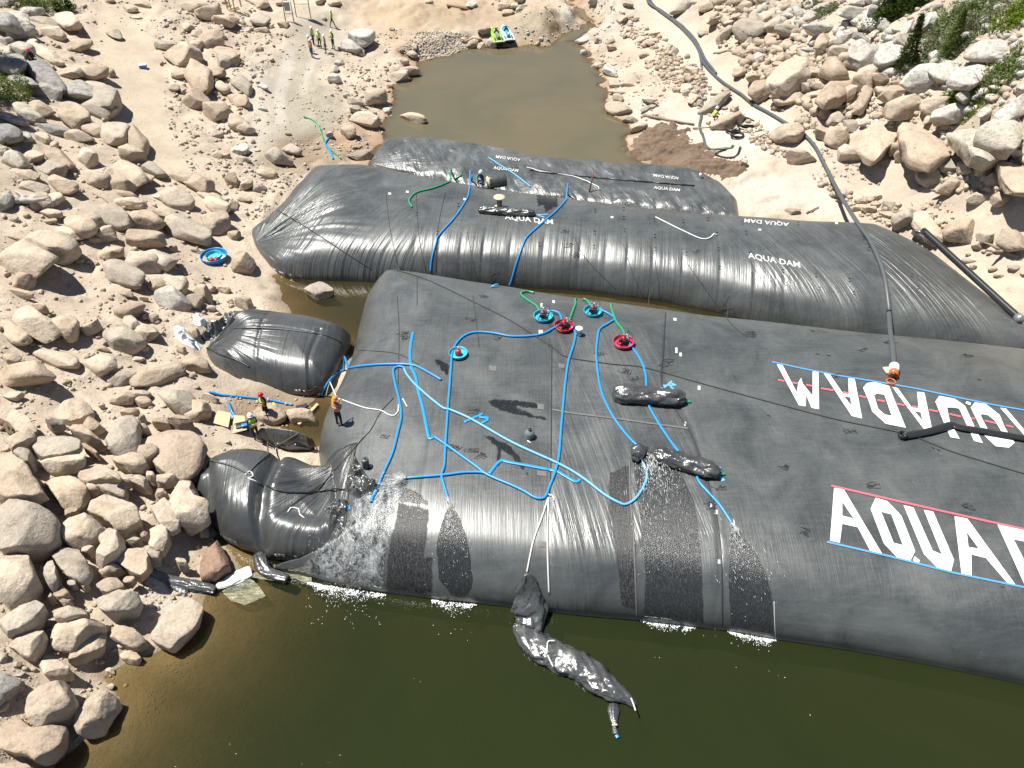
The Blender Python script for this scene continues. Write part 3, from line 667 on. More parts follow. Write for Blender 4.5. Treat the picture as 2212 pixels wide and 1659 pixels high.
def d2_attr(V):
    x, y, z = V.T
    c1, r1 = fan(x, y, (546, 518), 0.5, 7.0); m1 = mask(x, y, z, [(530, 520), (640, 360), (800, 345), (800, 430), (640, 470), (560, 560)], 1.0)
    s2, l2 = straight(x, y, (620, 600), (840, 450), 1.6); m2 = mask(x, y, z, [(560, 540), (640, 440), (790, 440), (900, 440), (880, 620), (620, 620)], 1.2)
    s3, l3 = straight(x, y, (1300, 470), (1290, 630), 1.4); m3 = mask(x, y, z, [(880, 420), (1560, 520), (1800, 560), (1620, 720), (880, 620)], 1.5)
    s4, l4 = straight(x, y, (1660, 500), (1830, 650), 1.8); m4 = mask(x, y, z, [(1480, 450), (1850, 470), (1880, 690), (1700, 640), (1560, 520)], 1.0)
    s5, l5 = straight(x, y, (1850, 480), (2180, 700), 1.5); m5 = mask(x, y, z, [(1840, 465), (1950, 480), (2200, 700), (2180, 760), (1960, 660), (1870, 560)], 0.8)
    w = [m1 * 1.7, m3 * 0.35, m5 * 1.2]; k = np.argmax(np.stack(w), 0)
    A = np.stack([np.choose(k, [c1, s3 * 1.4, s5 * 1.6]), np.choose(k, [r1, l3, l5]), np.max(np.stack(w), 0)], 1)
    w = [m2 * 1.5, m4 * 0.95]; k = np.argmax(np.stack(w), 0)
    B = np.stack([np.choose(k, [s2 * 1.3, s4 * 1.5]), np.choose(k, [l2, l4]), np.max(np.stack(w), 0)], 1)
    sl = np.exp(-np.maximum(z + 0.40, 0) / 0.22) * 0.95 * mask(x, y, z, [(900, 560), (1700, 660), (1700, 740), (900, 660)], 1.0)
    return {'fold1': A, 'fold2': B, 'silt': sl}
dam2 = mesh_obj('inflatable_dam', V, Fc, M['dam_b'], attrs=d2_attr(V))
tag(dam2, 'long black inflated dam behind the largest one, pinched to a point at its left end', 'inflatable dam')
D2V, D2Fc = V, Fc
# ---- third, half-slack dam
def f_d3(x, y, z, d, G):
    c, l = straight(x, y, (1100, 335), (1120, 400), 0); top = sstep(0.1, 0.9, d)
    z = z + top * (fbm2(c * 0.7, l * 0.3, 3, 81) * 0.22 + np.abs(fbm2(x * 0.5 + 3, y * 0.4, 3, 83)) * 0.30)
    return x, y, z
V, Fc = inflate(D3_F, D3_R, D3_B, D3_L, 520, 90, -1.0, 1.15, 2.6, fun=f_d3, base=-2.2)
def d3_attr(V):
    x, y, z = V.T; s, l = straight(x, y, (1100, 335), (1150, 395), 0); s2, l2 = straight(x, y, (1460, 375), (1580, 450), 0)
    m2 = mask(x, y, z, [(1440, 365), (1620, 400), (1620, 480), (1500, 460)], 1.0); c3, r3 = fan(x, y, (800, 345), 0, 6); m3 = mask(x, y, z, [(780, 350), (830, 300), (1000, 320), (900, 370)], 1.2)
    return {'fold1': np.stack([s * 0.45, l * 2.2, 1.9 * (1 - m2)], 1), 'fold2': np.stack([np.where(m2 > m3, s2, c3), np.where(m2 > m3, l2, r3), np.maximum(m2, m3) * 1.0], 1)}
dam3 = mesh_obj('inflatable_dam', V, Fc, M['dam_c'], attrs=d3_attr(V))
tag(dam3, 'slack crumpled black dam lying farthest back, at the edge of the muddy pond', 'inflatable dam')
D3V, D3Fc = V, Fc
# ---- upper left bag
def f_d4(x, y, z, d, G):
    c, r = fan(x, y, (448, 735), 0.6, 5); z = z - 0.8 * (1 - sstep(0, 2.6, r)) * np.clip(z - 0.1, 0, 2) + (1 - sstep(1, 6, r)) * sstep(0.1, 0.8, d) * fbm2(c * 1.3, r * 0.1, 3, 85) * 0.25
    z = valley(x, y, z, [(553, 709), (610, 712), (680, 721), (715, 733), (740, 742)], 1.4, 0.06, 0.03)
    z = valley(x, y, z, [(583, 680), (560, 750), (545, 832)], 1.0, 0.12, 0.05); z = valley(x, y, z, [(693, 725), (670, 780), (664, 850)], 1.0, 0.12, 0.07)
    return x, y, z
V, Fc = inflate(D4_F, D4_R, D4_B, D4_L, 220, 130, 0.05, 1.55, 3.0, fun=f_d4, base=-1.2, rr=0.4, wc=0.35)
def d4_attr(V):
    x, y, z = V.T; s, l = straight(x, y, (640, 690), (600, 830), 1.2); c, r = fan(x, y, (446, 738), 0.6, 6); m = 1 - sstep(3.0, 5.5, r)
    return {'fold1': np.stack([s * 1.8, l, 0.42 * (1 - m)], 1), 'fold2': np.stack([c, r, m * 1.0], 1)}
bag_u = mesh_obj('inflatable_bag', V, Fc, M['bag'], attrs=d4_attr(V))
tag(bag_u, 'short black inflated bag touching the left side of the big dam, upper of the two', 'inflatable bag')
# ---- lower left bag, its loose end lapping onto the big dam
def f_d5(x, y, z, d, G):
    z = valley(x, y, z, [(600, 958), (585, 1010), (566, 1060), (556, 1115), (552, 1190)], 1.8, 0.30, 0.5)
    z = valley(x, y, z, [(452, 1010), (456, 1060), (452, 1112)], 1.4, 0.3, 0.3)
    c, r = fan(x, y, (762, 965), 2.6, 5); m = mask(x, y, z, [(640, 960), (771, 950), (745, 1140), (640, 1180), (590, 1100)], 1.2)
    z = z + m * sstep(0.0, 1.0, d) * fbm2(c * 1.5, r * 0.12, 3, 87) * 0.22
    hz = np.array([top_of(BV_main, a, b) for a, b in zip(x, y)])
    return x, y, np.maximum(z - 0.5 * m * sstep(0.3, 1.5, d), hz + 0.05 + 0.10 * sstep(0.0, 0.6, d))
V, Fc = inflate(D5_F, D5_R, D5_B, D5_L, 240, 160, 0.45, 1.85, 3.4, fun=f_d5, base=-1.2, under=0.7, rr=0.4, wc=0.4)
ring0 = 240 * 160
for i in range(ring0, len(V)):                     # skirt never dips through the dam it lies on
    hz = top_of(BV_main, V[i, 0], V[i, 1])
    if hz > -5: V[i, 2] = max(V[i, 2], hz + 0.01)
def d5_attr(V):
    x, y, z = V.T; s, l = straight(x, y, (530, 1000), (500, 1150), 1.8); c, r = fan(x, y, (768, 955), 2.6, 6); m = mask(x, y, z, [(600, 960), (771, 940), (760, 1140), (640, 1200), (560, 1160), (585, 1030)], 0.6)
    return {'fold1': np.stack([s * 1.7, l, 0.55 * (1 - m)], 1), 'fold2': np.stack([c * 1.3, r, m * 1.05], 1)}
bag_l = mesh_obj('inflatable_bag', V, Fc, M['bag'], attrs=d5_attr(V))
tag(bag_l, 'bulging black bag at the lake edge whose loose right end laps onto the big dam', 'inflatable bag')
D5V, D5Fc = V, Fc
# ---- small bag behind it with faint orange print
F_ = side([(553, 950), (600, 962), (640, 968), (668, 968)], 0.2); B_ = side([(560, 925), (600, 926), (640, 932), (672, 945)], 0.9, 0.2)
V, Fc = inflate(F_, strt(F_[-1], B_[-1]), B_, strt(F_[0], B_[0]), 90, 50, 0.2, 1.1, 1.6, base=-0.8)
bag_s = mesh_obj('inflatable_bag', V, Fc, M['bag'], attrs={'fold1': np.stack([V[:, 0] * 1.5, V[:, 1], np.full(len(V), 0.5)], 1), 'fold2': np.zeros((len(V), 3))})
tag(bag_s, 'small black bag wedged behind the lower left bag, with faint orange lettering', 'inflatable bag')

# ------------------------------------------------------------------ one ray target of everything big
_all = []; _off = 0; _vs = []; _fs = []
for ob in (g, main_dam, dam2, dam3, bag_u, bag_l, bag_s):
    me = ob.data; n = len(me.vertices); a = np.empty(n * 3); me.vertices.foreach_get('co', a); a = a.reshape(-1, 3)
    f = np.empty(len(me.polygons) * 4, dtype=np.int64); me.loops.foreach_get('vertex_index', f.astype(np.int32)) if False else None
    li = np.empty(len(me.loops), dtype=np.int32); me.loops.foreach_get('vertex_index', li); f = li.reshape(-1, 4)
    if ob is g:
        okf = (np.abs(a[f[:, 0], 0]) < 78) & (a[f[:, 0], 1] < 150) & (a[f[:, 0], 1] > 3); f = f[okf]
    _vs.append(a); _fs.append(f + _off); _off += n
BV = BVHTree.FromPolygons(np.concatenate(_vs).tolist(), np.concatenate(_fs).tolist())
ORG = Vector((0, 0, CAMZ))
def hit(u, v, water=None):
    """place seen at a photo pixel: returns point and normal"""
    d = ray(u, v).normalized(); h = BV.ray_cast(ORG, d)
    if h[0] is None: return P(u, v, 0), Vector((0, 0, 1))
    p, n = h[0], h[1]
    if n.z < 0: n = -n
    if water is not None and p.z < water: return P(u, v, water), Vector((0, 0, 1))
    return p, n
def down(x, y):
    h = BV.ray_cast(Vector((x, y, 60)), Vector((0, 0, -1))); return h[0].z if h[0] else 0.0
# ================================================================== THE ROCKS
# boulders read off the photograph, tile by tile: (cx, cy, w, h, turn, colour, kind)  t tan  g grey-white  d dark grey, for some grey rocks their shade put into the colour; r rounded  a angular
T = {}
T[(0, 0)] = """60 220 180 160 40 d r;170 165 230 90 10 g r;310 105 170 100 0 g r;600 190 210 130 35 t r;460 285 180 110 20 t r;690 400 210 100 5 t r;380 185 200 70 10 t r;200 270 110 160 20 g a;290 285 80 50 0 t r
430 490 260 90 20 t a;190 440 160 110 20 g r;60 450 150 80 10 g r;120 560 240 160 30 d r;400 660 330 150 38 d r;180 700 380 110 32 d r;440 790 200 160 15 d r;630 640 180 90 10 t r;810 630 210 130 15 t r;965 640 80 80 0 t a
700 800 260 170 20 d r;870 760 220 90 10 t r;930 880 240 200 45 t r;860 960 320 170 15 t r;650 1020 210 180 30 t r;340 930 210 110 20 t a;260 980 230 120 25 g r;120 1040 220 80 8 g r;90 1180 190 170 30 d r
240 1160 110 210 -10 g r;450 1120 320 80 8 d r;380 1190 130 90 20 t r;470 1250 70 60 0 t r;700 1190 180 130 10 t r;840 1130 180 110 20 t r;1020 1170 170 200 40 t r;1190 1210 230 170 50 t r;1145 1340 240 130 0 t a;770 1340 150 230 -20 t r
540 1390 240 140 30 t r;330 1360 150 120 20 t r;140 1380 190 160 30 g r;480 1460 220 150 20 t r;240 1510 220 100 10 t r;860 1550 200 130 5 t r;1110 1490 330 150 38 t r;1070 1600 200 140 20 t r;1350 1480 200 110 15 t r;530 1590 240 130 20 t r
320 1620 250 110 5 t r;30 1290 90 140 0 g r;1740 1600 210 160 10 t a;1430 390 190 75 0 t r;1600 480 220 200 30 t r;1830 370 200 140 -35 t r;1820 100 220 120 -15 t r;1960 190 170 120 10 t r;1690 70 190 100 10 t r;1700 400 110 130 0 t r
1960 470 220 100 15 t r;1940 540 120 110 0 t r;2020 520 120 100 0 t r;1740 690 250 190 45 t r;1830 640 200 110 10 t r;1690 860 150 160 30 t r;1900 960 240 190 5 t r;1630 240 110 70 0 t r;1710 290 90 60 0 t r;2100 740 200 100 40 t r
2070 1080 190 110 30 t r;2130 1110 130 90 10 t r;1880 1150 80 120 0 t r;2080 1290 140 100 10 g r;1930 760 110 80 20 t r;990 300 120 70 20 t a;1130 75 90 60 10 t r;1240 40 140 50 10 t r;940 5 110 40 0 t r;2090 880 160 120 35 t r;1600 640 160 90 10 t r
1510 755 110 60 0 t r;2010 1560 140 110 10 t a;1260 1540 150 80 20 t r;1560 1530 220 90 20 t r;60 25 160 60 -10 d r;190 115 120 40 0 g r;1580 790 70 50 0 t r;1890 1340 90 60 0 t r;1960 1350 80 50 0 t r;2110 1380 130 60 10 t r;330 300 80 60 0 t r;1180 150 90 30 0 t r;60 355 120 70 0 g r;290 370 90 60 10 g r;2150 1590 100 110 0 t a"""
T[(0, 415)] = """50 90 140 150 0 d r;350 80 140 150 20 t r;450 60 100 150 25 t r;330 130 120 60 0 t r;450 185 200 80 10 t r;430 255 130 45 0 t r;1080 5 210 60 5 t r;1150 90 230 110 10 t r;1010 210 260 180 20 t r;1540 70 200 170 20 t r;1380 45 100 50 0 t r
1270 240 240 210 30 t r;1420 200 190 90 15 t a;700 290 260 170 35 t r;840 270 150 150 0 t r;600 370 220 120 10 t r;470 490 390 250 15 t r;260 590 480 300 20 t r;140 370 200 100 5 t r;940 380 210 140 -10 t a;980 530 220 120 5 t r;1250 410 350 150 5 t r
1230 610 300 220 10 t r;1400 590 200 210 20 t r;1090 720 320 190 25 t r;1650 320 350 220 25 t r;1890 270 280 180 -10 t r;1880 120 270 130 25 t r;1840 45 200 80 15 t r;2010 110 90 130 0 t r;770 600 60 45 0 t r;210 770 170 140 5 t r;1370 800 150 90 0 t r
1530 800 170 170 20 t r;1510 920 220 170 25 g r;1690 950 130 150 0 t a;1760 890 170 150 10 t a;1820 830 90 80 0 t r;1950 850 110 60 0 t a;2110 620 180 190 20 t r;2110 960 150 120 20 t a;1095 870 120 80 20 t r;1240 920 90 50 0 t a
1150 1010 230 160 0 t r;1240 1085 100 60 0 t a;1330 1080 80 80 0 t r;320 1000 230 80 10 t a;200 890 200 80 10 t a;380 1160 300 240 30 t r;600 1140 200 320 -25 t r;130 1210 290 130 35 t r;810 1180 220 150 -10 t a;940 1280 70 80 0 t r
1100 1270 240 210 30 t r;1150 1140 180 120 40 t r;1290 1210 210 170 10 t r;510 1430 320 140 20 t r;100 1440 150 80 0 t r;900 1480 260 170 20 t r;890 1355 150 60 10 t a;1400 1570 460 150 -22 t r;1700 1480 210 150 30 t r;1190 1440 120 50 0 t r
1090 1600 260 120 -20 t r;230 1570 520 220 3 t r;1580 1370 80 60 0 t a;1495 490 70 60 0 t r;1690 500 80 40 0 t r;2030 370 110 80 0 t r;1810 1000 140 60 0 t r;1670 1200 130 80 20 t r;580 1640 50 60 0 t r;60 20 110 60 0 t r;810 410 130 50 0 t r;2100 60 120 60 10 t r;700 600 60 40 0 t r;120 240 60 40 0 t r;350 860 50 30 0 t r;1250 1350 80 60 0 t r"""
T[(0, 829)] = """790 460 190 140 20 t a;1560 130 300 210 20 t r;1280 590 180 140 20 t r;1750 220 190 200 10 t a;1080 130 210 120 -20 t a;1250 150 150 80 0 t r;1130 235 150 75 0 t r;1570 320 230 140 10 t a;1150 650 270 160 10 t r;1105 820 110 95 0 t r
1220 840 180 120 20 t a;1310 790 90 90 0 t a;970 880 260 140 25 t r;800 890 130 85 0 t r;1770 1250 90 190 -10 t r;770 1430 120 85 -20 t r;1580 1545 120 80 5 t a;1320 1480 150 120 20 t a;620 1110 120 85 -20 t r;960 1600 200 110 -20 t a
1160 1360 130 70 0 t a;1430 830 170 110 10 t a;1400 950 130 75 0 t a;660 385 110 70 0 t r;800 340 130 110 20 t r;1250 385 100 90 0 t a;1180 90 220 100 0 t r;1390 330 160 100 10 t a;1230 290 70 70 0 t r;470 330 160 110 20 t a;1820 120 130 80 10 t a;800 570 140 60 30 t a;130 100 160 90 0 t r;1700 290 80 50 0 t r;880 185 40 40 0 t r;1140 1290 60 40 0 t r;1240 1300 70 50 0 t r"""
T[(0, 1244)] = """470 30 130 70 10 t a;540 130 120 90 10 t r;450 180 60 60 0 t a;570 205 80 60 0 t a;740 75 70 40 0 t r;30 700 80 80 0 t r;150 760 70 50 0 t r;30 1110 70 150 10 t r;160 960 100 70 30 t a;955 950 60 50 20 t r;960 815 70 50 20 t r;880 745 50 40 0 t r;1050 600 60 40 0 t r;1300 240 50 50 0 t r;620 60 80 60 0 t a;1120 30 90 60 0 t r;500 660 70 50 0 t a;60 930 210 290 20 d r;910 440 80 60 -30 t a;180 850 110 40 -20 t a;1150 430 70 40 0 t r"""
T[(553, 0)] = """50 30 160 90 0 t r;220 15 90 60 0 t r;560 5 80 60 0 t a;40 180 140 100 20 t r;60 265 110 50 10 t a;240 210 90 50 0 t r;905 335 220 150 20 g r;820 410 170 95 15 g a;1320 610 150 85 10 t r;1240 670 180 75 -5 t a;1060 800 90 65 0 t a;1025 850 150 150 20 t r
870 890 170 70 5 t a;860 945 110 60 0 t a;950 1050 240 120 10 t a;800 1140 130 100 20 t a;1335 1020 220 65 14 t a;900 1345 200 80 -5 t a;310 1300 150 90 15 t r;190 1370 190 140 20 t a;90 1490 190 100 10 t r;30 1620 120 80 0 t r;500 1280 120 30 -10 t r
690 690 120 65 0 g a;720 550 70 50 0 g a;1350 470 80 50 10 t r;1285 525 80 60 0 t r;1370 400 60 50 0 t a;1880 375 90 80 10 t r;1890 340 110 50 5 t a;1970 275 120 70 0 t a;2035 380 90 80 0 t r;1800 345 60 40 0 t r;690 600 60 50 0 g a;60 750 100 40 20 g r;1180 250 50 30 0 g a
60 945 80 30 0 g a;1135 960 80 60 0 t a;1860 50 100 50 0 g a;640 1170 60 50 0 t a;680 30 100 50 0 t r;130 230 60 40 0 t a;590 155 40 30 0 g a;30 420 60 60 0 t r;1940 400 70 50 20 t a;2140 60 120 50 0 t a;2180 110 100 40 0 t a;785 830 70 40 0 t a;1160 745 60 40 20 t a;20 1030 30 40 0 t r;1120 440 40 30 0 g a;280 1160 60 30 0 t a;920 470 60 40 0 g a;50 850 50 30 0 t r;1500 20 80 30 0 t a"""
T[(1106, 0)] = """750 570 120 55 10 t r;840 620 160 75 30 g a;620 455 60 50 0 g r;890 730 160 60 10 t a;1000 735 120 30 0 t a;890 800 130 45 10 t a;910 860 80 65 10 t a;910 945 220 100 12 t r;1020 1040 120 60 0 t a;1090 1100 140 75 -30 t r;1190 875 110 45 10 t a
1180 935 140 45 -20 t r;2050 290 250 160 -10 t a;1830 310 110 110 -40 t a;1650 285 80 45 10 t r;1760 900 240 110 -20 t a;1860 1060 260 130 -10 t a;2120 510 100 80 0 g r;1960 620 80 120 20 t a;2160 790 150 180 -45 t a;2110 680 170 70 -10 t a;1880 200 150 60 -35 t a
1760 180 130 50 -30 t a;940 170 90 60 10 t a;1000 30 90 50 0 t a;1560 620 120 70 20 t a;1140 470 90 45 0 t r;1560 860 110 70 -30 t a;1480 60 190 60 -20 t a;1700 60 240 70 -15 t a;2010 60 200 60 -25 t a;2170 170 110 100 -30 t a;1960 130 160 45 -30 t a
2000 1410 60 70 0 t a;80 70 90 40 0 g a;215 380 60 30 0 t a;250 340 40 25 0 g a;1340 430 90 60 10 t a;1400 450 90 50 -30 t a;1240 300 70 40 0 t a;1180 540 60 40 20 t r;1410 780 60 40 20 t a;1500 810 70 60 30 t a;1060 170 70 30 0 t a;1530 690 80 50 10 t a;1620 740 80 50 -20 t a;2050 370 80 70 -30 t a;1800 400 40 30 0 g r
1920 940 60 60 0 t a;1200 380 80 40 0 t a;1120 350 80 40 0 t a;850 360 50 40 -20 t a;780 480 50 25 0 t r;850 410 60 50 -20 t a;60 0 90 80 0 g a;600 350 120 60 -10 g r;700 20 90 70 0 g a;1690 1060 40 30 0 t a;1190 570 60 30 -10 t a;30 60 60 40 0 g a;740 350 60 50 20 g a;1850 780 90 30 20 t a"""
T[(1659, 0)] = """240 75 120 70 10 g a;60 230 130 90 -30 t a;270 130 80 110 0 g a;190 280 300 90 -10 t a;440 260 290 110 -15 g r;30 390 100 130 -20 t a;280 345 100 55 0 t r;460 390 150 120 -40 t a;150 500 240 60 -15 t a;640 345 220 75 -10 g a;720 135 270 110 -10 g a;755 190 90 65 0 g r
915 110 110 200 0 d a;870 235 130 80 20 g a;975 230 90 90 0 g a;820 30 230 55 -8 g a;790 490 200 200 25 g a;640 450 200 90 0 t a;1030 510 220 180 0 g a;1140 360 130 110 -30 g a;1200 250 110 90 -30 g a;1390 190 230 130 0 g r;1470 490 170 110 10 g r;1900 440 480 160 5 g r
1590 545 130 35 0 g r;1320 715 330 190 -8 g a;1520 650 230 170 20 g r;1750 660 250 180 -30 g r;1740 810 230 90 -30 g a;220 670 340 220 -30 t a;560 640 230 190 -10 t a;580 800 400 160 -45 t r;840 700 240 190 10 t a;965 690 130 110 20 t a;690 820 130 110 10 t a
820 860 160 140 -50 t a;310 770 110 90 20 t a;400 750 110 50 0 t a;390 825 120 50 0 t a;170 850 220 120 -10 t r;310 875 80 90 0 t a;1080 830 230 130 -15 t a;1200 925 350 170 -15 t a;1440 910 220 140 0 t a;1570 1010 280 180 -5 g a;1880 980 210 100 -40 g a
2120 960 240 180 -30 g a;190 1150 190 230 30 t a;590 1040 150 90 -10 t a;460 1170 140 120 20 t a;600 1190 170 190 20 t a;700 1090 150 90 10 t a;1080 1290 140 160 20 t a;1140 1340 120 120 0 t r;840 1070 110 60 0 t r;950 1000 90 60 0 t r;690 1330 190 140 10 t a
270 1370 260 120 5 t a;2060 1080 240 190 0 g r;1380 1540 240 150 0 t a;1540 1440 220 140 0 t a;1570 1610 230 120 -15 t a;1690 1450 110 150 0 t r;1860 1480 140 105 10 t r;1960 1560 180 110 10 t a;1830 1395 100 50 0 t r;2150 1340 130 80 0 g a;1900 1630 80 60 0 t r
2050 1640 150 70 0 t a;2180 790 110 90 0 g r;1190 690 100 50 0 g a;700 290 120 50 -10 g a;620 260 90 40 0 g r;670 560 60 40 0 t a;500 530 90 50 -30 t a;430 600 60 150 -40 t a;100 560 120 50 -10 t a;60 610 140 50 -10 t a;230 420 90 60 0 t r;150 390 100 50 0 t r
500 60 110 60 0 g a;360 150 130 80 0 g a;120 130 180 40 -10 t a;60 20 120 50 -10 d a;960 430 90 80 0 g a;1090 270 80 60 0 g a;1010 320 80 50 0 g a;1700 310 110 60 20 g a;1880 610 60 50 0 g r;2190 520 90 260 10 g a;1380 1040 90 60 -30 t a;980 800 120 60 10 t a;1240 640 140 30 -10 g a
1030 620 80 40 0 t a;920 300 90 50 -30 g a;800 330 160 60 30 d a;1540 1090 80 60 0 t a;1760 1360 60 40 0 t r;1600 1200 80 50 0 t a;1090 730 130 60 -10 t a;500 980 90 80 20 t a;390 1070 50 110 10 t a;1720 560 60 30 0 g a;1060 1100 50 40 0 t r"""
T[(1659, 415)] = """640 15 160 60 0 t r;1140 240 200 160 0 t a;1370 320 380 130 42 t r;1650 340 250 200 20 t r;1870 390 150 140 20 t r;1800 455 80 80 0 t r;1800 45 190 100 0 t r;2020 50 160 110 -20 t r;1530 0 240 40 0 t r;2110 420 280 170 25 t r;1030 120 130 80 20 t a;870 150 120 70 0 t a
880 60 90 50 0 t a;1410 220 100 50 0 t a;1940 660 80 45 0 t r;1990 720 80 40 0 t r;1740 595 120 40 10 t a;1770 645 60 50 0 t a;2120 650 90 50 0 t r;1480 260 90 50 0 t r;210 165 150 50 5 t a;790 70 130 60 10 t a;780 140 100 50 0 t a;1030 200 140 60 20 t a
940 50 60 50 0 t a;1240 170 70 40 20 t a;1340 145 50 30 0 t a;1530 295 60 30 0 t r;1730 540 60 25 0 t r;1910 530 60 35 0 t r;1870 510 50 30 0 t r;2200 690 40 60 0 t r;2090 0 120 60 0 t a;930 110 80 50 0 t a;1110 110 70 60 0 t a;1390 190 60 40 0 t r;1150 190 70 50 20 t a;1300 195 50 30 0 t a"""
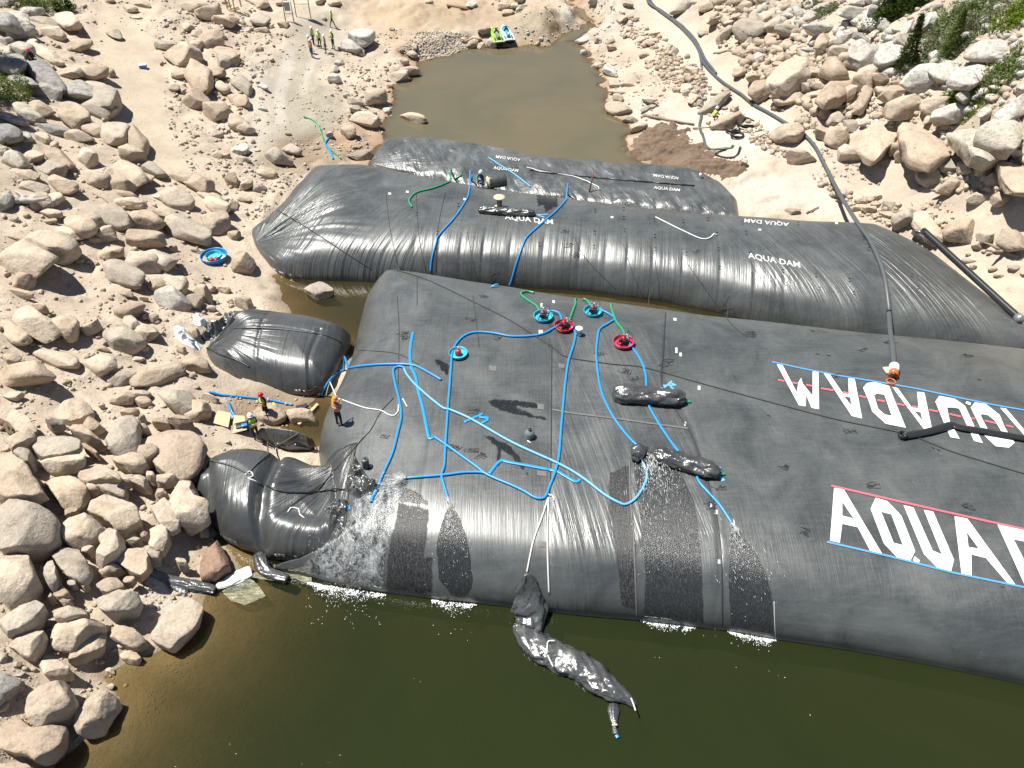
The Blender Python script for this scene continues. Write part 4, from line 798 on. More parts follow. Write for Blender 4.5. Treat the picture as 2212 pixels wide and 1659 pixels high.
# the big slabs, traced: outline points in tile coordinates
POLY = [
 ((0, 829), [(440, 240), (480, 170), (580, 140), (680, 105), (740, 150), (810, 220), (760, 270), (620, 315), (480, 280)], 't', 0.55),
 ((0, 829), [(50, 160), (130, 200), (250, 300), (320, 400), (240, 420), (120, 390), (50, 300)], 't', 0.4),
 ((0, 829), [(30, 490), (120, 420), (250, 390), (320, 420), (200, 500), (60, 550)], 't', 0.4),
 ((0, 829), [(240, 450), (420, 430), (600, 440), (690, 490), (680, 540), (520, 600), (360, 625), (290, 580)], 't', 0.45),
 ((0, 829), [(90, 530), (250, 540), (270, 590), (240, 710), (180, 650)], 't', 0.5),
 ((0, 829), [(320, 650), (380, 620), (600, 615), (740, 630), (720, 670), (480, 720), (350, 700)], 't', 0.35),
 ((0, 829), [(-100, 500), (0, 510), (60, 560), (180, 660), (290, 780), (385, 890), (330, 930), (200, 990), (0, 970), (-100, 900)], 't', 0.7),
 ((0, 829), [(330, 810), (430, 740), (600, 790), (735, 870), (690, 960), (640, 1040), (545, 1065), (440, 930)], 't', 0.4),
 ((0, 829), [(860, 350), (980, 290), (1140, 260), (1190, 340), (1180, 470), (1090, 600), (950, 540), (890, 440)], 't', 0.75),
 ((0, 829), [(1180, 460), (1300, 380), (1480, 360), (1700, 420), (1770, 480), (1740, 600), (1650, 740), (1540, 780), (1400, 740), (1230, 560)], 't', 0.55),
 ((0, 829), [(660, 790), (700, 700), (740, 620), (850, 680), (1010, 760), (1050, 840), (980, 800), (720, 820)], 't', 0.5),
 ((0, 829), [(740, 1090), (800, 980), (900, 940), (1060, 1000), (1190, 1060), (1200, 1130), (1150, 1240), (1000, 1210), (850, 1130)], 't', 0.6),
 ((0, 829), [(1450, 1000), (1500, 880), (1560, 810), (1640, 800), (1660, 880), (1700, 960), (1800, 1010), (1800, 1100), (1680, 1160), (1530, 1180), (1480, 1090)], 't', 0.65),
 ((0, 829), [(1240, 990), (1330, 960), (1420, 1000), (1530, 1130), (1540, 1250), (1460, 1280), (1330, 1150)], 't', 0.4),
 ((0, 829), [(1270, 1200), (1330, 1170), (1430, 1240), (1440, 1330), (1390, 1440), (1290, 1390)], 't', 0.5),
 ((0, 829), [(-100, 980), (0, 980), (200, 1000), (400, 1040), (450, 1090), (450, 1200), (380, 1280), (200, 1340), (0, 1400), (-100, 1350)], 't', 1.0),
 ((0, 829), [(520, 1250), (600, 1170), (760, 1120), (860, 1150), (880, 1200), (780, 1310), (640, 1370), (540, 1340)], 't', 0.55),
 ((0, 829), [(850, 1260), (930, 1230), (1030, 1260), (1050, 1360), (990, 1440), (830, 1560), (800, 1500), (850, 1380)], 't', 0.6),
 ((0, 829), [(990, 1440), (1070, 1390), (1240, 1400), (1290, 1500), (1260, 1600), (1200, 1630), (1060, 1570), (1000, 1520)], 't', 0.5),
 ((0, 829), [(-80, 1420), (0, 1410), (200, 1410), (240, 1480), (280, 1560), (285, 1640), (180, 1750), (60, 1840), (0, 1900), (-80, 1800)], 't', 0.8),
 ((0, 829), [(440, 1490), (560, 1390), (660, 1420), (700, 1490), (790, 1600), (690, 1680), (560, 1640)], 't', 0.45),
 ((0, 829), [(340, 1520), (400, 1490), (470, 1590), (490, 1700), (440, 1760), (390, 1660)], 't', 0.45),
 ((0, 829), [(1690, 1560), (1790, 1370), (1870, 1330), (1930, 1400), (1980, 1480), (1960, 1560), (1830, 1640), (1700, 1650)], 'b', 0.7),
 ((0, 1244), [(0, 340), (150, 260), (240, 200), (340, 195), (385, 240), (340, 320), (200, 420), (0, 480), (-60, 420)], 't', 0.5),
 ((0, 1244), [(800, 50), (850, 0), (1000, 10), (1070, 70), (1000, 100), (890, 140)], 't', 0.4),
 ((0, 1244), [(840, 210), (860, 150), (1120, 80), (1200, 110), (1220, 170), (1150, 250), (1000, 280), (850, 300)], 't', 0.6),
 ((0, 1244), [(440, 280), (720, 225), (745, 270), (740, 310), (560, 360), (450, 380)], 't', 0.5),
 ((0, 1244), [(400, 560), (430, 430), (560, 390), (700, 370), (850, 330), (880, 370), (760, 440), (700, 500), (620, 580), (530, 620), (430, 600)], 't', 0.5),
 ((0, 1244), [(10, 600), (80, 520), (230, 480), (240, 430), (320, 430), (380, 465), (330, 560), (260, 650), (120, 640)], 't', 0.5),
 ((0, 1244), [(540, 680), (680, 630), (760, 520), (850, 470), (905, 505), (880, 590), (760, 660), (600, 740), (550, 720)], 't', 0.35),
 ((0, 1244), [(920, 520), (970, 390), (1080, 430), (1200, 490), (1280, 530), (1190, 590), (1130, 600), (980, 550)], 't', 0.5),
 ((0, 1244), [(1290, 480), (1360, 380), (1410, 270), (1450, 200), (1560, 160), (1680, 220), (1730, 280), (1700, 370), (1620, 480), (1520, 590), (1440, 630), (1340, 590), (1300, 540)], 't', 0.6),
 ((0, 1244), [(1040, 650), (1080, 630), (1180, 660), (1215, 700), (1180, 730), (1080, 730), (1030, 690)], 't', 0.25),
 ((0, 1244), [(290, 740), (340, 690), (400, 675), (560, 750), (605, 800), (570, 840), (400, 860), (350, 850)], 't', 0.5),
 ((0, 1244), [(180, 1090), (200, 990), (330, 900), (490, 840), (560, 880), (610, 990), (600, 1080), (420, 1190), (260, 1280), (200, 1200)], 't', 0.9),
 ((0, 1244), [(615, 1290), (640, 1220), (700, 1120), (730, 1020), (780, 940), (870, 960), (1040, 1045), (960, 1100), (900, 1190), (830, 1310), (720, 1340), (630, 1330)], 't', 0.7),
 ((0, 1244), [(-60, 1150), (60, 1140), (180, 1210), (260, 1290), (400, 1300), (530, 1280), (565, 1330), (520, 1440), (400, 1590), (320, 1615), (200, 1560), (0, 1480), (-60, 1400)], 't', 0.6),
 ((0, 1244), [(-50, 1640), (100, 1580), (230, 1600), (300, 1680), (200, 1800), (-50, 1800)], 't', 0.5),
 ((1659, 0), [(760, 1235), (830, 1130), (930, 1040), (1170, 1020), (1230, 1050), (1180, 1140), (1100, 1200), (1000, 1290), (900, 1360), (850, 1350)], 't', 0.9),
 ((1659, 0), [(1120, 1100), (1180, 1030), (1290, 1010), (1420, 1080), (1600, 1270), (1570, 1340), (1450, 1410), (1300, 1380), (1220, 1310), (1150, 1180)], 't', 1.2),
 ((1659, 0), [(1570, 1080), (1650, 1060), (1800, 1130), (2000, 1200), (2160, 1230), (2100, 1310), (1900, 1380), (1800, 1330), (1700, 1220)], 'g', 1.2),
 ((1659, 0), [(1800, 1110), (1900, 1050), (2000, 980), (2100, 1000), (2200, 1050), (2200, 1200), (2150, 1230), (2000, 1190)], 'g', 1.5),
 ((1659, 0), [(1985, 1410), (2100, 1340), (2212, 1350), (2300, 1500), (2300, 1660), (2120, 1630), (2060, 1540)], 't', 0.8),
 ((553, 415), [(415, 820), (460, 780), (560, 775), (670, 815), (665, 850), (560, 895), (500, 880), (440, 840)], 't', 0.4),
 ((553, 829), [(270, 190), (330, 170), (400, 215), (500, 240), (520, 280), (300, 290), (250, 240)], 't', 0.5),
 ((553, 829), [(-30, 250), (20, 160), (150, 170), (250, 210), (250, 270), (150, 310), (20, 300)], 't', 0.5),
]
ROCKCOL = {'t': [(0.47, 0.39, 0.30), (0.43, 0.35, 0.265), (0.51, 0.43, 0.34), (0.46, 0.37, 0.28), (0.41, 0.36, 0.295)], 'g': [(0.52, 0.50, 0.45), (0.48, 0.455, 0.40), (0.56, 0.54, 0.49), (0.50, 0.46, 0.38)],
           'd': [(0.30, 0.29, 0.27), (0.26, 0.25, 0.24), (0.34, 0.32, 0.29)], 'b': [(0.30, 0.20, 0.14)]}  # the d set carries the shade over some grey boulders as darker colour
ico = {}
def sphere_dirs(nr, nc):
    V = [(0, 0, 1)]
    for i in range(1, nr):
        a = math.pi * i / nr
        for k in range(nc):
            b = 2 * math.pi * (k + 0.5 * (i % 2)) / nc; V.append((math.sin(a) * math.cos(b), math.sin(a) * math.sin(b), math.cos(a)))
    V.append((0, 0, -1)); F = []
    for k in range(nc): F.append((0, 1 + k, 1 + (k + 1) % nc))
    for i in range(nr - 2):
        a = 1 + i * nc; b = a + nc
        for k in range(nc):
            k2 = (k + 1) % nc; F += [(a + k, b + k, b + k2), (a + k, b + k2, a + k2)]
    a = 1 + (nr - 2) * nc
    for k in range(nc): F.append((a + k, len(V) - 1, a + (k + 1) % nc))
    return np.array(V), F
def facets(Q, rs, k_, lo, hi, hard, zw=0.6):
    for k in range(k_):
        n = rs.normal(size=3); n[2] = n[2] * zw + (0.25 if k % 3 == 0 else 0); n /= np.linalg.norm(n)
        h = Q @ n - rs.uniform(lo, hi); Q = Q - np.where(h > 0, h * hard, 0)[:, None] * n
    return Q
def rock_shape(a, b, c, angular, rs, nr=20, nc=34):
    """unit directions -> boulder of half sizes a, b, c; flat facets cut where it is angular"""
    D, F = sphere_dirs(nr, nc)
    e = 2.9 if not angular else 3.6
    nrm_ = (np.abs(D[:, 0]) ** e + np.abs(D[:, 1]) ** e + np.abs(D[:, 2]) ** e) ** (1 / e)
    Q = D / nrm_[:, None]
    sd = rs.randint(0, 60)
    Q = Q * (1 + 0.30 * vn3(D * 1.1 + sd, sd)[:, None] + 0.11 * vn3(D * 2.6 + sd, sd + 1)[:, None])
    for k in range(rs.randint(10, 15) if angular else rs.randint(7, 12)):
        n = rs.normal(size=3); n[2] = n[2] * 0.6 + (0.25 if k % 3 == 0 else 0); n /= np.linalg.norm(n)
        off = rs.uniform(0.58, 0.86) if angular else rs.uniform(0.62, 0.93)
        h = Q @ n - off; Q = Q - np.where(h > 0, h * (0.98 if angular else 0.92), 0)[:, None] * n
    Q = Q * (1 + (0.07 if angular else 0.045) * vn3(D * 5 + sd, sd + 2)[:, None] + 0.03 * vn3(D * 12 + sd, sd + 4)[:, None])
    return Q * np.array([a, b, c]), F
def px_axis(p, ang):                       # ground direction that looks like a line turned 'ang' in the picture
    s = mpp(p); u, v = proj(*p); d = 20
    q = P(u + d * math.cos(R(ang)), v + d * math.sin(R(ang)), p.z); return math.atan2(q.y - p.y, q.x - p.x), (q - p).length / d
specs = []
for (ox, oy), txt in T.items():
    for it in txt.replace('\n', ';').split(';'):
        f = it.split(); 
        if len(f) != 7: continue
        cx, cy, ww, hh, an = [float(q) for q in f[:5]]
        specs.append(dict(kind='e', u=ox + cx / 4, v=oy + cy / 4, w=ww / 4, h=hh / 4, ang=an, col=f[5], a=f[6] == 'a', size=ww * hh / 16))
for (ox, oy), pts, c_, hgt in POLY:
    pp = [(ox + x / 4, oy + y / 4) for x, y in pts]; us = [q[0] for q in pp]; vs = [q[1] for q in pp]
    specs.append(dict(kind='p', u=sum(us) / len(us), v=sum(vs) / len(vs), w=max(us) - min(us), h=max(vs) - min(vs), pts=pp, col=c_, hgt=hgt, a=True, size=(max(us) - min(us)) * (max(vs) - min(vs)) * 0.8 + 4000))
specs.sort(key=lambda s: -s['size'])

def pile(u, v): return float(sstep(840, 930, np.array(v + 0.0)) * (1 - sstep(400, 450, np.array(u + 0.0))) * (1 - sstep(1330, 1420, np.array(v + 0.25 * u))))
def wet_seat(p, u, v):
    for k in ('pond', 'mid', 'pud'):
        if p.z < WL[k] - 0.02 and inside(np.array([p.x]), np.array([p.y]), WP[k])[0]: return P(u, v, WL[k] - 0.03)
    return p
def make_rock(sp, seed):
    rs = np.random.RandomState(seed)
    if sp['kind'] == 'e':
        p, n = hit(sp['u'], sp['v'] + sp['h'] * 0.25, None); lift = 0.4 * pile(sp['u'], sp['v'])
        if lift > 0: p = P(sp['u'], sp['v'] + sp['h'] * 0.25, p.z + lift)
        p = wet_seat(p, sp['u'], sp['v'] + sp['h'] * 0.25)
        s = mpp(p); yaw, kl = px_axis(p, sp['ang']); yaw2, kw = px_axis(p, sp['ang'] + 90)
        th = math.atan2(CAMZ - p.z, p.y)
        a = sp['w'] / 2 * kl * (1.20 if sp['a'] else 1.12)
        c = min(sp['w'], sp['h']) * s * (0.58 if sp['a'] else 0.48)
        cosang = abs(math.cos(R(sp['ang'])))
        hb = sp['h'] / 2 * s
        bb = max(hb * hb - (c * math.cos(th)) ** 2 * cosang, (hb * 0.5) ** 2) ** 0.5 / (math.sin(th) * cosang + (1 - cosang)) if cosang > 0.3 else hb
        b = min(bb, a * 1.3) * 1.12
        V, F = rock_shape(a, b, c, sp['a'], rs)
        tl = R(rs.uniform(-10, 10)); tl2 = R(rs.uniform(-10, 10))
        Mx = Matrix.Rotation(yaw, 3, 'Z') @ Matrix.Rotation(tl, 3, 'X') @ Matrix.Rotation(tl2, 3, 'Y')
        V = V @ np.array(Mx).T
        ctr = np.array([p.x, p.y + 0.0, p.z + c * 0.55])
        top = (0, 0)
        if lift > 0: V[:, 2] -= np.where(V[:, 2] < 0, lift * 0.7, 0)
        V = V + ctr; base = Vector((p.x, p.y, p.z)); H = 2 * c
    else:
        pc, n = hit(sp['u'], sp['v'], None); pc = wet_seat(pc, sp['u'], sp['v'])
        sp['hgt'] *= 1.55 if sp['u'] < 1500 else 0.95; lift = 0.4 * pile(sp['u'], sp['v']); zt = max(pc.z, -0.4) + sp['hgt'] * 0.60 + lift
        q = np.array([P(u, v, zt)[:2] for u, v in sp['pts']]); q = np.concatenate([q, q[:1]])
        pts = np.array(catmull([tuple(t) for t in q], 0.12)); 
        n = 84; L = resample(pts, np.linspace(0, 1, n, endpoint=False))
        lin = resample(q, np.linspace(0, 1, n, endpoint=False)); L = 0.3 * L + 0.7 * lin
        c0 = L.mean(0); hh = sp['hgt']; low = max(pc.z, -0.8) - 0.35
        prof = [(0.80, low - zt - 0.2), (0.86, (low - zt) * 0.9), (0.90, (low - zt) * 0.75), (0.94, (low - zt) * 0.55), (0.97, (low - zt) * 0.38), (0.992, -hh * 0.22), (1.0, -hh * 0.10), (0.995, -hh * 0.03), (0.985, 0.0), (0.965, hh * 0.03), (0.93, hh * 0.05), (0.88, hh * 0.07), (0.80, hh * 0.09), (0.70, hh * 0.11), (0.58, hh * 0.13), (0.44, hh * 0.145), (0.3, hh * 0.155), (0.16, hh * 0.16), (0.05, hh * 0.165)]
        V = []; F = []; tx, ty = rs.uniform(-0.10, 0.10), rs.uniform(-0.02, 0.10)
        for sc, dz in prof:
            ring = c0 + (L - c0) * sc; zz = zt + dz + ((ring - c0) @ np.array([tx, ty]) if dz > -hh * 0.3 else 0)
            V.append(np.stack([ring[:, 0], ring[:, 1], np.full(n, 1.0) * zz], 1))
        V = np.concatenate(V); m = len(prof)
        for i in range(m - 1):
            for k in range(n): k2 = (k + 1) % n; F += [(i * n + k, i * n + k2, (i + 1) * n + k2, (i + 1) * n + k)]
        F.append(tuple((m - 1) * n + k for k in range(n)))
        sd = rs.randint(0, 99); amp = 0.5 * min(hh, 0.8)
        V = V + np.stack([vn3(V * 1.3, sd), vn3(V * 1.3 + 7, sd), vn3(V * 1.1 + 3, sd + 1) * 0.9], 1) * amp * 0.55 + np.stack([vn3(V * 4, sd), vn3(V * 4 + 7, sd), vn3(V * 4 + 3, sd + 1)], 1) * amp * 0.17
        ext = np.array([np.ptp(L[:, 0]) / 2, np.ptp(L[:, 1]) / 2, hh * 0.8]); C3 = np.array([c0[0], c0[1], zt - hh * 0.6]); Qn = facets((V - C3) / ext, rs, 16, 0.80, 1.08, 0.92, 0.9); V = C3 + Qn * ext
        V = V + np.stack([vn3(V * 7, sd + 5), vn3(V * 7 + 7, sd + 5), vn3(V * 7 + 3, sd + 6)], 1) * 0.035
        base = Vector((c0[0], c0[1], pc.z)); H = hh
    col = np.array(ROCKCOL[sp['col']][rs.randint(len(ROCKCOL[sp['col']]))]) * rs.uniform(0.88, 1.1) * 0.96
    return V, F, col, base
def smooth_cut(me, ang=38):
    me.polygons.foreach_set('use_smooth', np.ones(len(me.polygons), dtype=bool))

LM = [(465, 557, 'the blue paddling pool'), (75, 125, 'the seated red-helmeted person'), (20, 205, 'the green shrub at the left edge'), (100, 8, 'the dark green shrub at top left'), (45, 440, 'the bleached root stump'), (685, 95, 'the group of hard-hatted workers'),
      (655, 20, 'the taller signpost'), (430, 725, 'the white plastic bag end'), (573, 885, 'the red-helmeted worker'), (480, 905, 'the loose plywood sheet'), (400, 1275, 'the black tube sheet on the shore'), (416, 1142, 'the small wooden reel by the bag'),
      (1088, 75, 'the two jet skis'), (1543, 258, 'the crouching worker'), (1610, 270, 'the coiled black hose'), (1546, 162, 'the open pipe end'), (1955, 125, 'the small conifer'), (1780, 18, 'the pale bush at top right'), (2110, 215, 'the low bushes at right'),
      (2165, 545, 'the dead root on the sand'), (2205, 690, 'the grey pipe cap'), (700, 335, 'the green and blue hose ends'), (1925, 810, 'the orange valve'), (980, 85, 'the gravel pile'), (1960, 20, 'the dark evergreen bushes'), (1635, 28, 'the grey driftwood log'),
      (505, 15, 'the wooden frame'), (1583, 318, 'the bent black strap'), (2029, 532, 'the black rolled edge of the second dam'), (880, 255, 'the pond'), (1515, 200, 'the thin branch hose'), (1740, 300, 'the bend in the long pipe')]
ORD = ['nearest', 'second', 'third', 'fourth', 'fifth', 'sixth', 'seventh', 'eighth', 'ninth', 'tenth', 'eleventh', 'twelfth', 'thirteenth', 'fourteenth', 'fifteenth', 'sixteenth', 'seventeenth', 'eighteenth', 'nineteenth', 'twentieth']
DIRS = ['right of', 'lower right of', 'below', 'lower left of', 'left of', 'upper left of', 'above', 'upper right of']
named = specs[:300]; rest = specs[300:]
buckets = {}
for s_ in named:
    j = min(range(len(LM)), key=lambda k: (LM[k][0] - s_['u']) ** 2 + (LM[k][1] - s_['v']) ** 2)
    an = math.degrees(math.atan2(s_['v'] - LM[j][1], s_['u'] - LM[j][0])) % 360; k = int(((an + 22.5) % 360) // 45)
    buckets.setdefault((j, k), []).append(s_)
for (j, k), L_ in buckets.items():
    L_.sort(key=lambda s: (LM[j][0] - s['u']) ** 2 + (LM[j][1] - s['v']) ** 2)
    for i, s_ in enumerate(L_):
        cw = {'t': 'tan', 'g': 'pale grey', 'd': 'dark grey', 'b': 'rusty brown'}[s_['col']]; sh = 'angular' if s_['a'] else 'rounded'
        if s_['kind'] == 'p': sh = 'flat-topped'
        place = DIRS[k].replace(' of', ' of ' + LM[j][2]) if ' of' in DIRS[k] else DIRS[k] + ' ' + LM[j][2]
        s_['label'] = '%s %s boulder, %s one %s' % (sh, cw, ORD[min(i, 19)], place)
def rock_attrs(V, col, c):
    tint_ = np.tile(np.append(col, 1.0), (len(V), 1)); zlow = V[:, 2] - V[:, 2].min(); hh = zlow / (zlow.max() + 1e-6)
    if c in ('t',): tint_[:, :3] *= (1 + vn3(V * 0.9, 5)[:, None] * 0.2)
    if c == 'g':                                            # old waterline: bleached above, orange-tan stain low down
        m = (1 - sstep(0.15, 0.5, hh + vn3(V * 1.2, 8) * 0.3))[:, None] * 0.7; tint_[:, :3] = tint_[:, :3] * (1 - m) + np.array([0.38, 0.28, 0.18]) * m
    return {'tint': np.clip(tint_, 0, 1), 'grey': np.full(len(V), {'t': 0.0, 'b': 0.2, 'g': 0.75, 'd': 1.0}[c])}
for i, s_ in enumerate(named):
    V, F, col, base = make_rock(s_, 100 + i)
    V = V - np.array(base)
    o = mesh_obj('boulder', V, F, M['rock'], attrs=rock_attrs(V + np.array(base), col, s_['col']))
    o.location = base; tag(o, s_['label'], 'boulder', 'boulders on the banks')
VV, FF, TT, GG_ = [], [], [], []; off = 0
for i, s_ in enumerate(rest):
    V, F, col, base = make_rock(s_, 900 + i); at = rock_attrs(V, col, s_['col'])
    VV.append(V); FF += [tuple(q + off for q in f) for f in F]; off += len(V); TT.append(at['tint']); GG_.append(at['grey'])
if VV:
    o = mesh_obj('smaller_boulders', np.concatenate(VV), FF, M['rock'], attrs={'tint': np.concatenate(TT), 'grey': np.concatenate(GG_)}); tag(o, 'smaller boulders scattered between the large ones', 'boulders', kind='stuff')

# ---- small stones: many thousands, joined
def scatter(name, regions, label, seed, cat='stones'):
    rs = np.random.RandomState(seed); protos = [rock_shape(1, rs.uniform(0.6, 0.9), rs.uniform(0.35, 0.7), k % 2 == 0, np.random.RandomState(seed + k), 5, 8) for k in range(10)]
    VV, FF, TT, GG_ = [], [], [], []; off = 0
    for poly, cnt, smin, smax, cols in regions:
        us = [p[0] for p in poly]; vs = [p[1] for p in poly]; made = 0; tries = 0
        while made < cnt and tries < cnt * 12:
            tries += 1
            u = rs.uniform(min(us), max(us)); v = rs.uniform(min(vs), max(vs))
            if not inside(np.array([u]), np.array([v]), poly)[0]: continue
            if vn2(np.array([u / 24.0]), np.array([v / 17.0]), seed)[0] < rs.uniform(-0.45, 0.25): continue
            p, n = hit(u, v)
            if n.z < 0.5: pass
            zg = ground_z_fast(p.x, p.y)
            if abs(zg - p.z) > 0.15: continue               # landed on a dam, not on the ground
            s = smin * (smax / smin) ** (rs.rand() ** 2.0) * mpp(p) * 0.5
            V, F = protos[rs.randint(10)]
            Rz = Matrix.Rotation(rs.uniform(0, 6.28), 3, 'Z') @ Matrix.Rotation(rs.uniform(-0.4, 0.4), 3, 'X')
            W = (V * s) @ np.array(Rz).T + np.array([p.x, p.y, p.z + s * 0.22])
            c = np.array(ROCKCOL[cols[rs.randint(len(cols))]][0]) * rs.uniform(0.82, 1.12) * 0.92
            VV.append(W); FF.append(np.array(F) + off); off += len(W); TT.append(np.tile(np.append(c, 1), (len(W), 1))); made += 1
    V = np.concatenate(VV); T_ = np.concatenate(TT)
    o = mesh_obj(name, V, np.concatenate(FF), M['rock'], attrs={'tint': T_, 'grey': np.zeros(len(V))}); return tag(o, label, cat, kind='stuff')
_zi = GV[:, 2].reshape(nyg, nxg)
def ground_z_fast(x, y):
    i = np.clip(np.searchsorted(gx, x) - 1, 0, nxg - 2); j = np.clip(np.searchsorted(gy, y) - 1, 0, nyg - 2)
    a = (x - gx[i]) / (gx[i + 1] - gx[i]); b = (y - gy[j]) / (gy[j + 1] - gy[j])
    return (_zi[j, i] * (1 - a) + _zi[j, i + 1] * a) * (1 - b) + (_zi[j + 1, i] * (1 - a) + _zi[j + 1, i + 1] * a) * b
LEFT = [(0, 0), (230, 0), (240, 150), (260, 260), (330, 370), (420, 420), (500, 560), (540, 660), (440, 700), (400, 760), (450, 870), (560, 1000), (420, 1000), (430, 1100), (480, 1200), (420, 1290), (300, 1440), (200, 1600), (0, 1659)]
LEFT2 = [(330, 60), (420, 0), (560, 0), (600, 120), (520, 240), (560, 330), (640, 400), (560, 470), (520, 500), (430, 400), (360, 280), (350, 150)]
BANDR = [(1330, 20), (1400, 60), (1470, 110), (1530, 160), (1540, 220), (1640, 260), (1700, 330), (1780, 390), (1860, 430), (2000, 470), (1960, 500), (1850, 465), (1720, 360), (1600, 300), (1480, 215), (1420, 130), (1340, 80)]
scatter('scattered_stones', [
    (LEFT, 3000, 3, 18, 'ttt'), (LEFT2, 1200, 3, 16, 'tttg'), (BANDR, 1100, 5, 22, 'ttt'),
    ([(1450, 100), (1520, 150), (1520, 230), (1440, 190), (1400, 110)], 260, 6, 20, 'tt'), ([(1280, 120), (1420, 110), (1450, 260), (1340, 260), (1300, 180)], 170, 3, 12, 'tt'),
    ([(1530, 0), (1720, 0), (1720, 110), (1640, 180), (1560, 90)], 620, 5, 44, 'tt'), ([(1660, 90), (1850, 120), (1900, 260), (1760, 290), (1650, 220)], 520, 5, 34, 'tt'),
    ([(1850, 230), (2212, 230), (2212, 420), (2080, 420), (1900, 330)], 560, 4, 28, 'ttg'), ([(1660, 0), (2212, 0), (2212, 230), (1900, 240), (1700, 100)], 1100, 4, 40, 'gggt'),
    ([(1700, 300), (1860, 320), (1900, 400), (1760, 400)], 120, 3, 14, 'tt'), ([(1850, 430), (2060, 440), (2080, 530), (1990, 520)], 160, 3, 14, 'tt'),
    ([(540, 60), (900, 60), (880, 240), (760, 330), (640, 330), (540, 300)], 800, 2, 9, 'tgt'), ([(1050, 0), (1330, 0), (1330, 110), (1230, 120), (1130, 90)], 420, 2, 10, 'tgg'),
    ([(200, 0), (560, 0), (540, 50), (300, 80)], 160, 2, 8, 't'), ([(700, 170), (860, 120), (860, 280), (760, 330)], 260, 3, 13, 'tt'),
    ([(640, 300), (800, 320), (700, 345), (560, 460), (560, 400)], 120, 3, 12, 'tt'), ([(430, 830), (690, 850), (680, 930), (560, 920), (440, 900)], 130, 3, 14, 'tt'),
], 'countless small stones strewn over the sandy banks', 5)
scatter('gravel_pile', [([(862, 110), (900, 70), (960, 66), (1010, 78), (1012, 100), (985, 118), (930, 132), (895, 125)], 1500, 4, 9, 'gtt')], 'heap of pale cobbles at the far pond edge', 9, 'gravel')
# brown organic muck beside the pond
def drape_patch(px, step, lift, zfun=None):
    xs = [p[0] for p in px]; ys = [p[1] for p in px]; X, Y = np.meshgrid(np.arange(min(xs), max(xs) + step, step), np.arange(min(ys), max(ys) + step, step))
    keep = inside(X.ravel(), Y.ravel(), px).reshape(X.shape); return X, Y, keep
muck_px = [(1372, 285), (1395, 270), (1440, 268), (1475, 285), (1510, 320), (1560, 350), (1600, 370), (1606, 392), (1560, 395), (1520, 378), (1480, 382), (1440, 372), (1418, 345), (1390, 338), (1358, 330), (1355, 305)]
mw = [tuple(P(u, v, -0.6)[:2]) for u, v in muck_px]
xs = [p[0] for p in mw]; ys = [p[1] for p in mw]
ax_ = np.arange(min(xs) - 1, max(xs) + 1, 0.09); ay_ = np.arange(min(ys) - 1, max(ys) + 1, 0.09); X, Y = np.meshgrid(ax_, ay_); x, y = X.ravel(), Y.ravel()
sd = sdist(x, y, mw) + fbm2(x * 1.2, y * 1.2, 4, 91) * 1.2
z = np.maximum(terrain(x, y), WL['pond']) + np.where(sd < 0, 0.25 * (1 - np.exp(sd * 1.3)), -0.15) + (fbm2(x * 1.6, y * 3.0, 5, 92) * 0.22 + fbm2(x * 6, y * 6, 3, 94) * 0.10) * (sd < 0.2)
ii = np.arange(X.size).reshape(X.shape); f = np.stack([ii[:-1, :-1].ravel(), ii[:-1, 1:].ravel(), ii[1:, 1:].ravel(), ii[1:, :-1].ravel()], 1); f = f[(sd[f].max(1) < 0.35)]
used = np.unique(f); mp_ = np.full(X.size, -1); mp_[used] = np.arange(len(used))
tc_ = np.array([0.15, 0.108, 0.075]) * (1 + fbm2(x, y * 2, 4, 93)[:, None] * 0.5)
o = mesh_obj('organic_muck', np.stack([x, y, z], 1)[used], mp_[f], M['ground'], attrs={'tint': np.concatenate([tc_, np.ones((len(x), 1))], 1)[used]}); tag(o, 'spread of brown organic muck on the bank beside the muddy pond', 'muck', kind='stuff')
# ================================================================== HOSES, PIPES, ROPES
def T_(ox, oy): return lambda *pts: [(ox + x / 4.0, oy + y / 4.0) for x, y in pts]
def run(pts, lift, step=3.0, straightish=False, water=None, smooth=2, float_=0.0):
    px = catmull(pts, step) if not straightish else [np.array(p) for i in range(len(pts) - 1) for p in [(pts[i][0] + (pts[i + 1][0] - pts[i][0]) * k / 8, pts[i][1] + (pts[i + 1][1] - pts[i][1]) * k / 8) for k in range(8)]] + [np.array(pts[-1])]
    out = []
    for u, v in px:
        p, n = hit(u, v, water); out.append(Vector((p.x, p.y, p.z + lift + float_)))
    for _ in range(smooth):
        out = [out[0]] + [Vector((out[i].x, out[i].y, max(out[i].z, (out[i - 1].z + out[i + 1].z) / 2))) for i in range(1, len(out) - 1)] + [out[-1]]
    return out
def hose(name, pts, rad, mat, label, cat, group=None, flat=1.0, step=3.0, st=False, water=None, float_=0.0, ends=None, n=8):
    P_ = run(pts, rad * flat * 0.9, step, st, water, float_=float_, smooth=40 if rad > 0.14 else 2)
    base = P_[0].copy(); m = MB(); m.tube([p - base for p in P_], rad, n, flat)
    if ends:
        root = empty(name, base, label, cat, group); m.build('hose_body', M[mat], root)
        for which in ends:
            a, b = (P_[0], P_[1]) if which == 0 else (P_[-1], P_[-2]); d = (a - b).normalized()
            c = MB(); c.tube([a - base - d * 0.05, a - base + d * 0.16], rad * 1.25, 10); c.build('coupling', M['steel'], root)
        return root
    o = m.build(name, M[mat]); o.location = base; return tag(o, label, cat, group)
G1 = 'blue discharge hoses laid over the dams'; HR = 0.060
hose('discharge_hose', [(1020, 380), (1013, 415), (1008, 432), (983, 470), (948, 510), (942, 525), (933, 560), (930, 588)], HR, 'blue', 'blue hose hanging down the front of the second dam, leftmost of the two there', 'hose', G1)
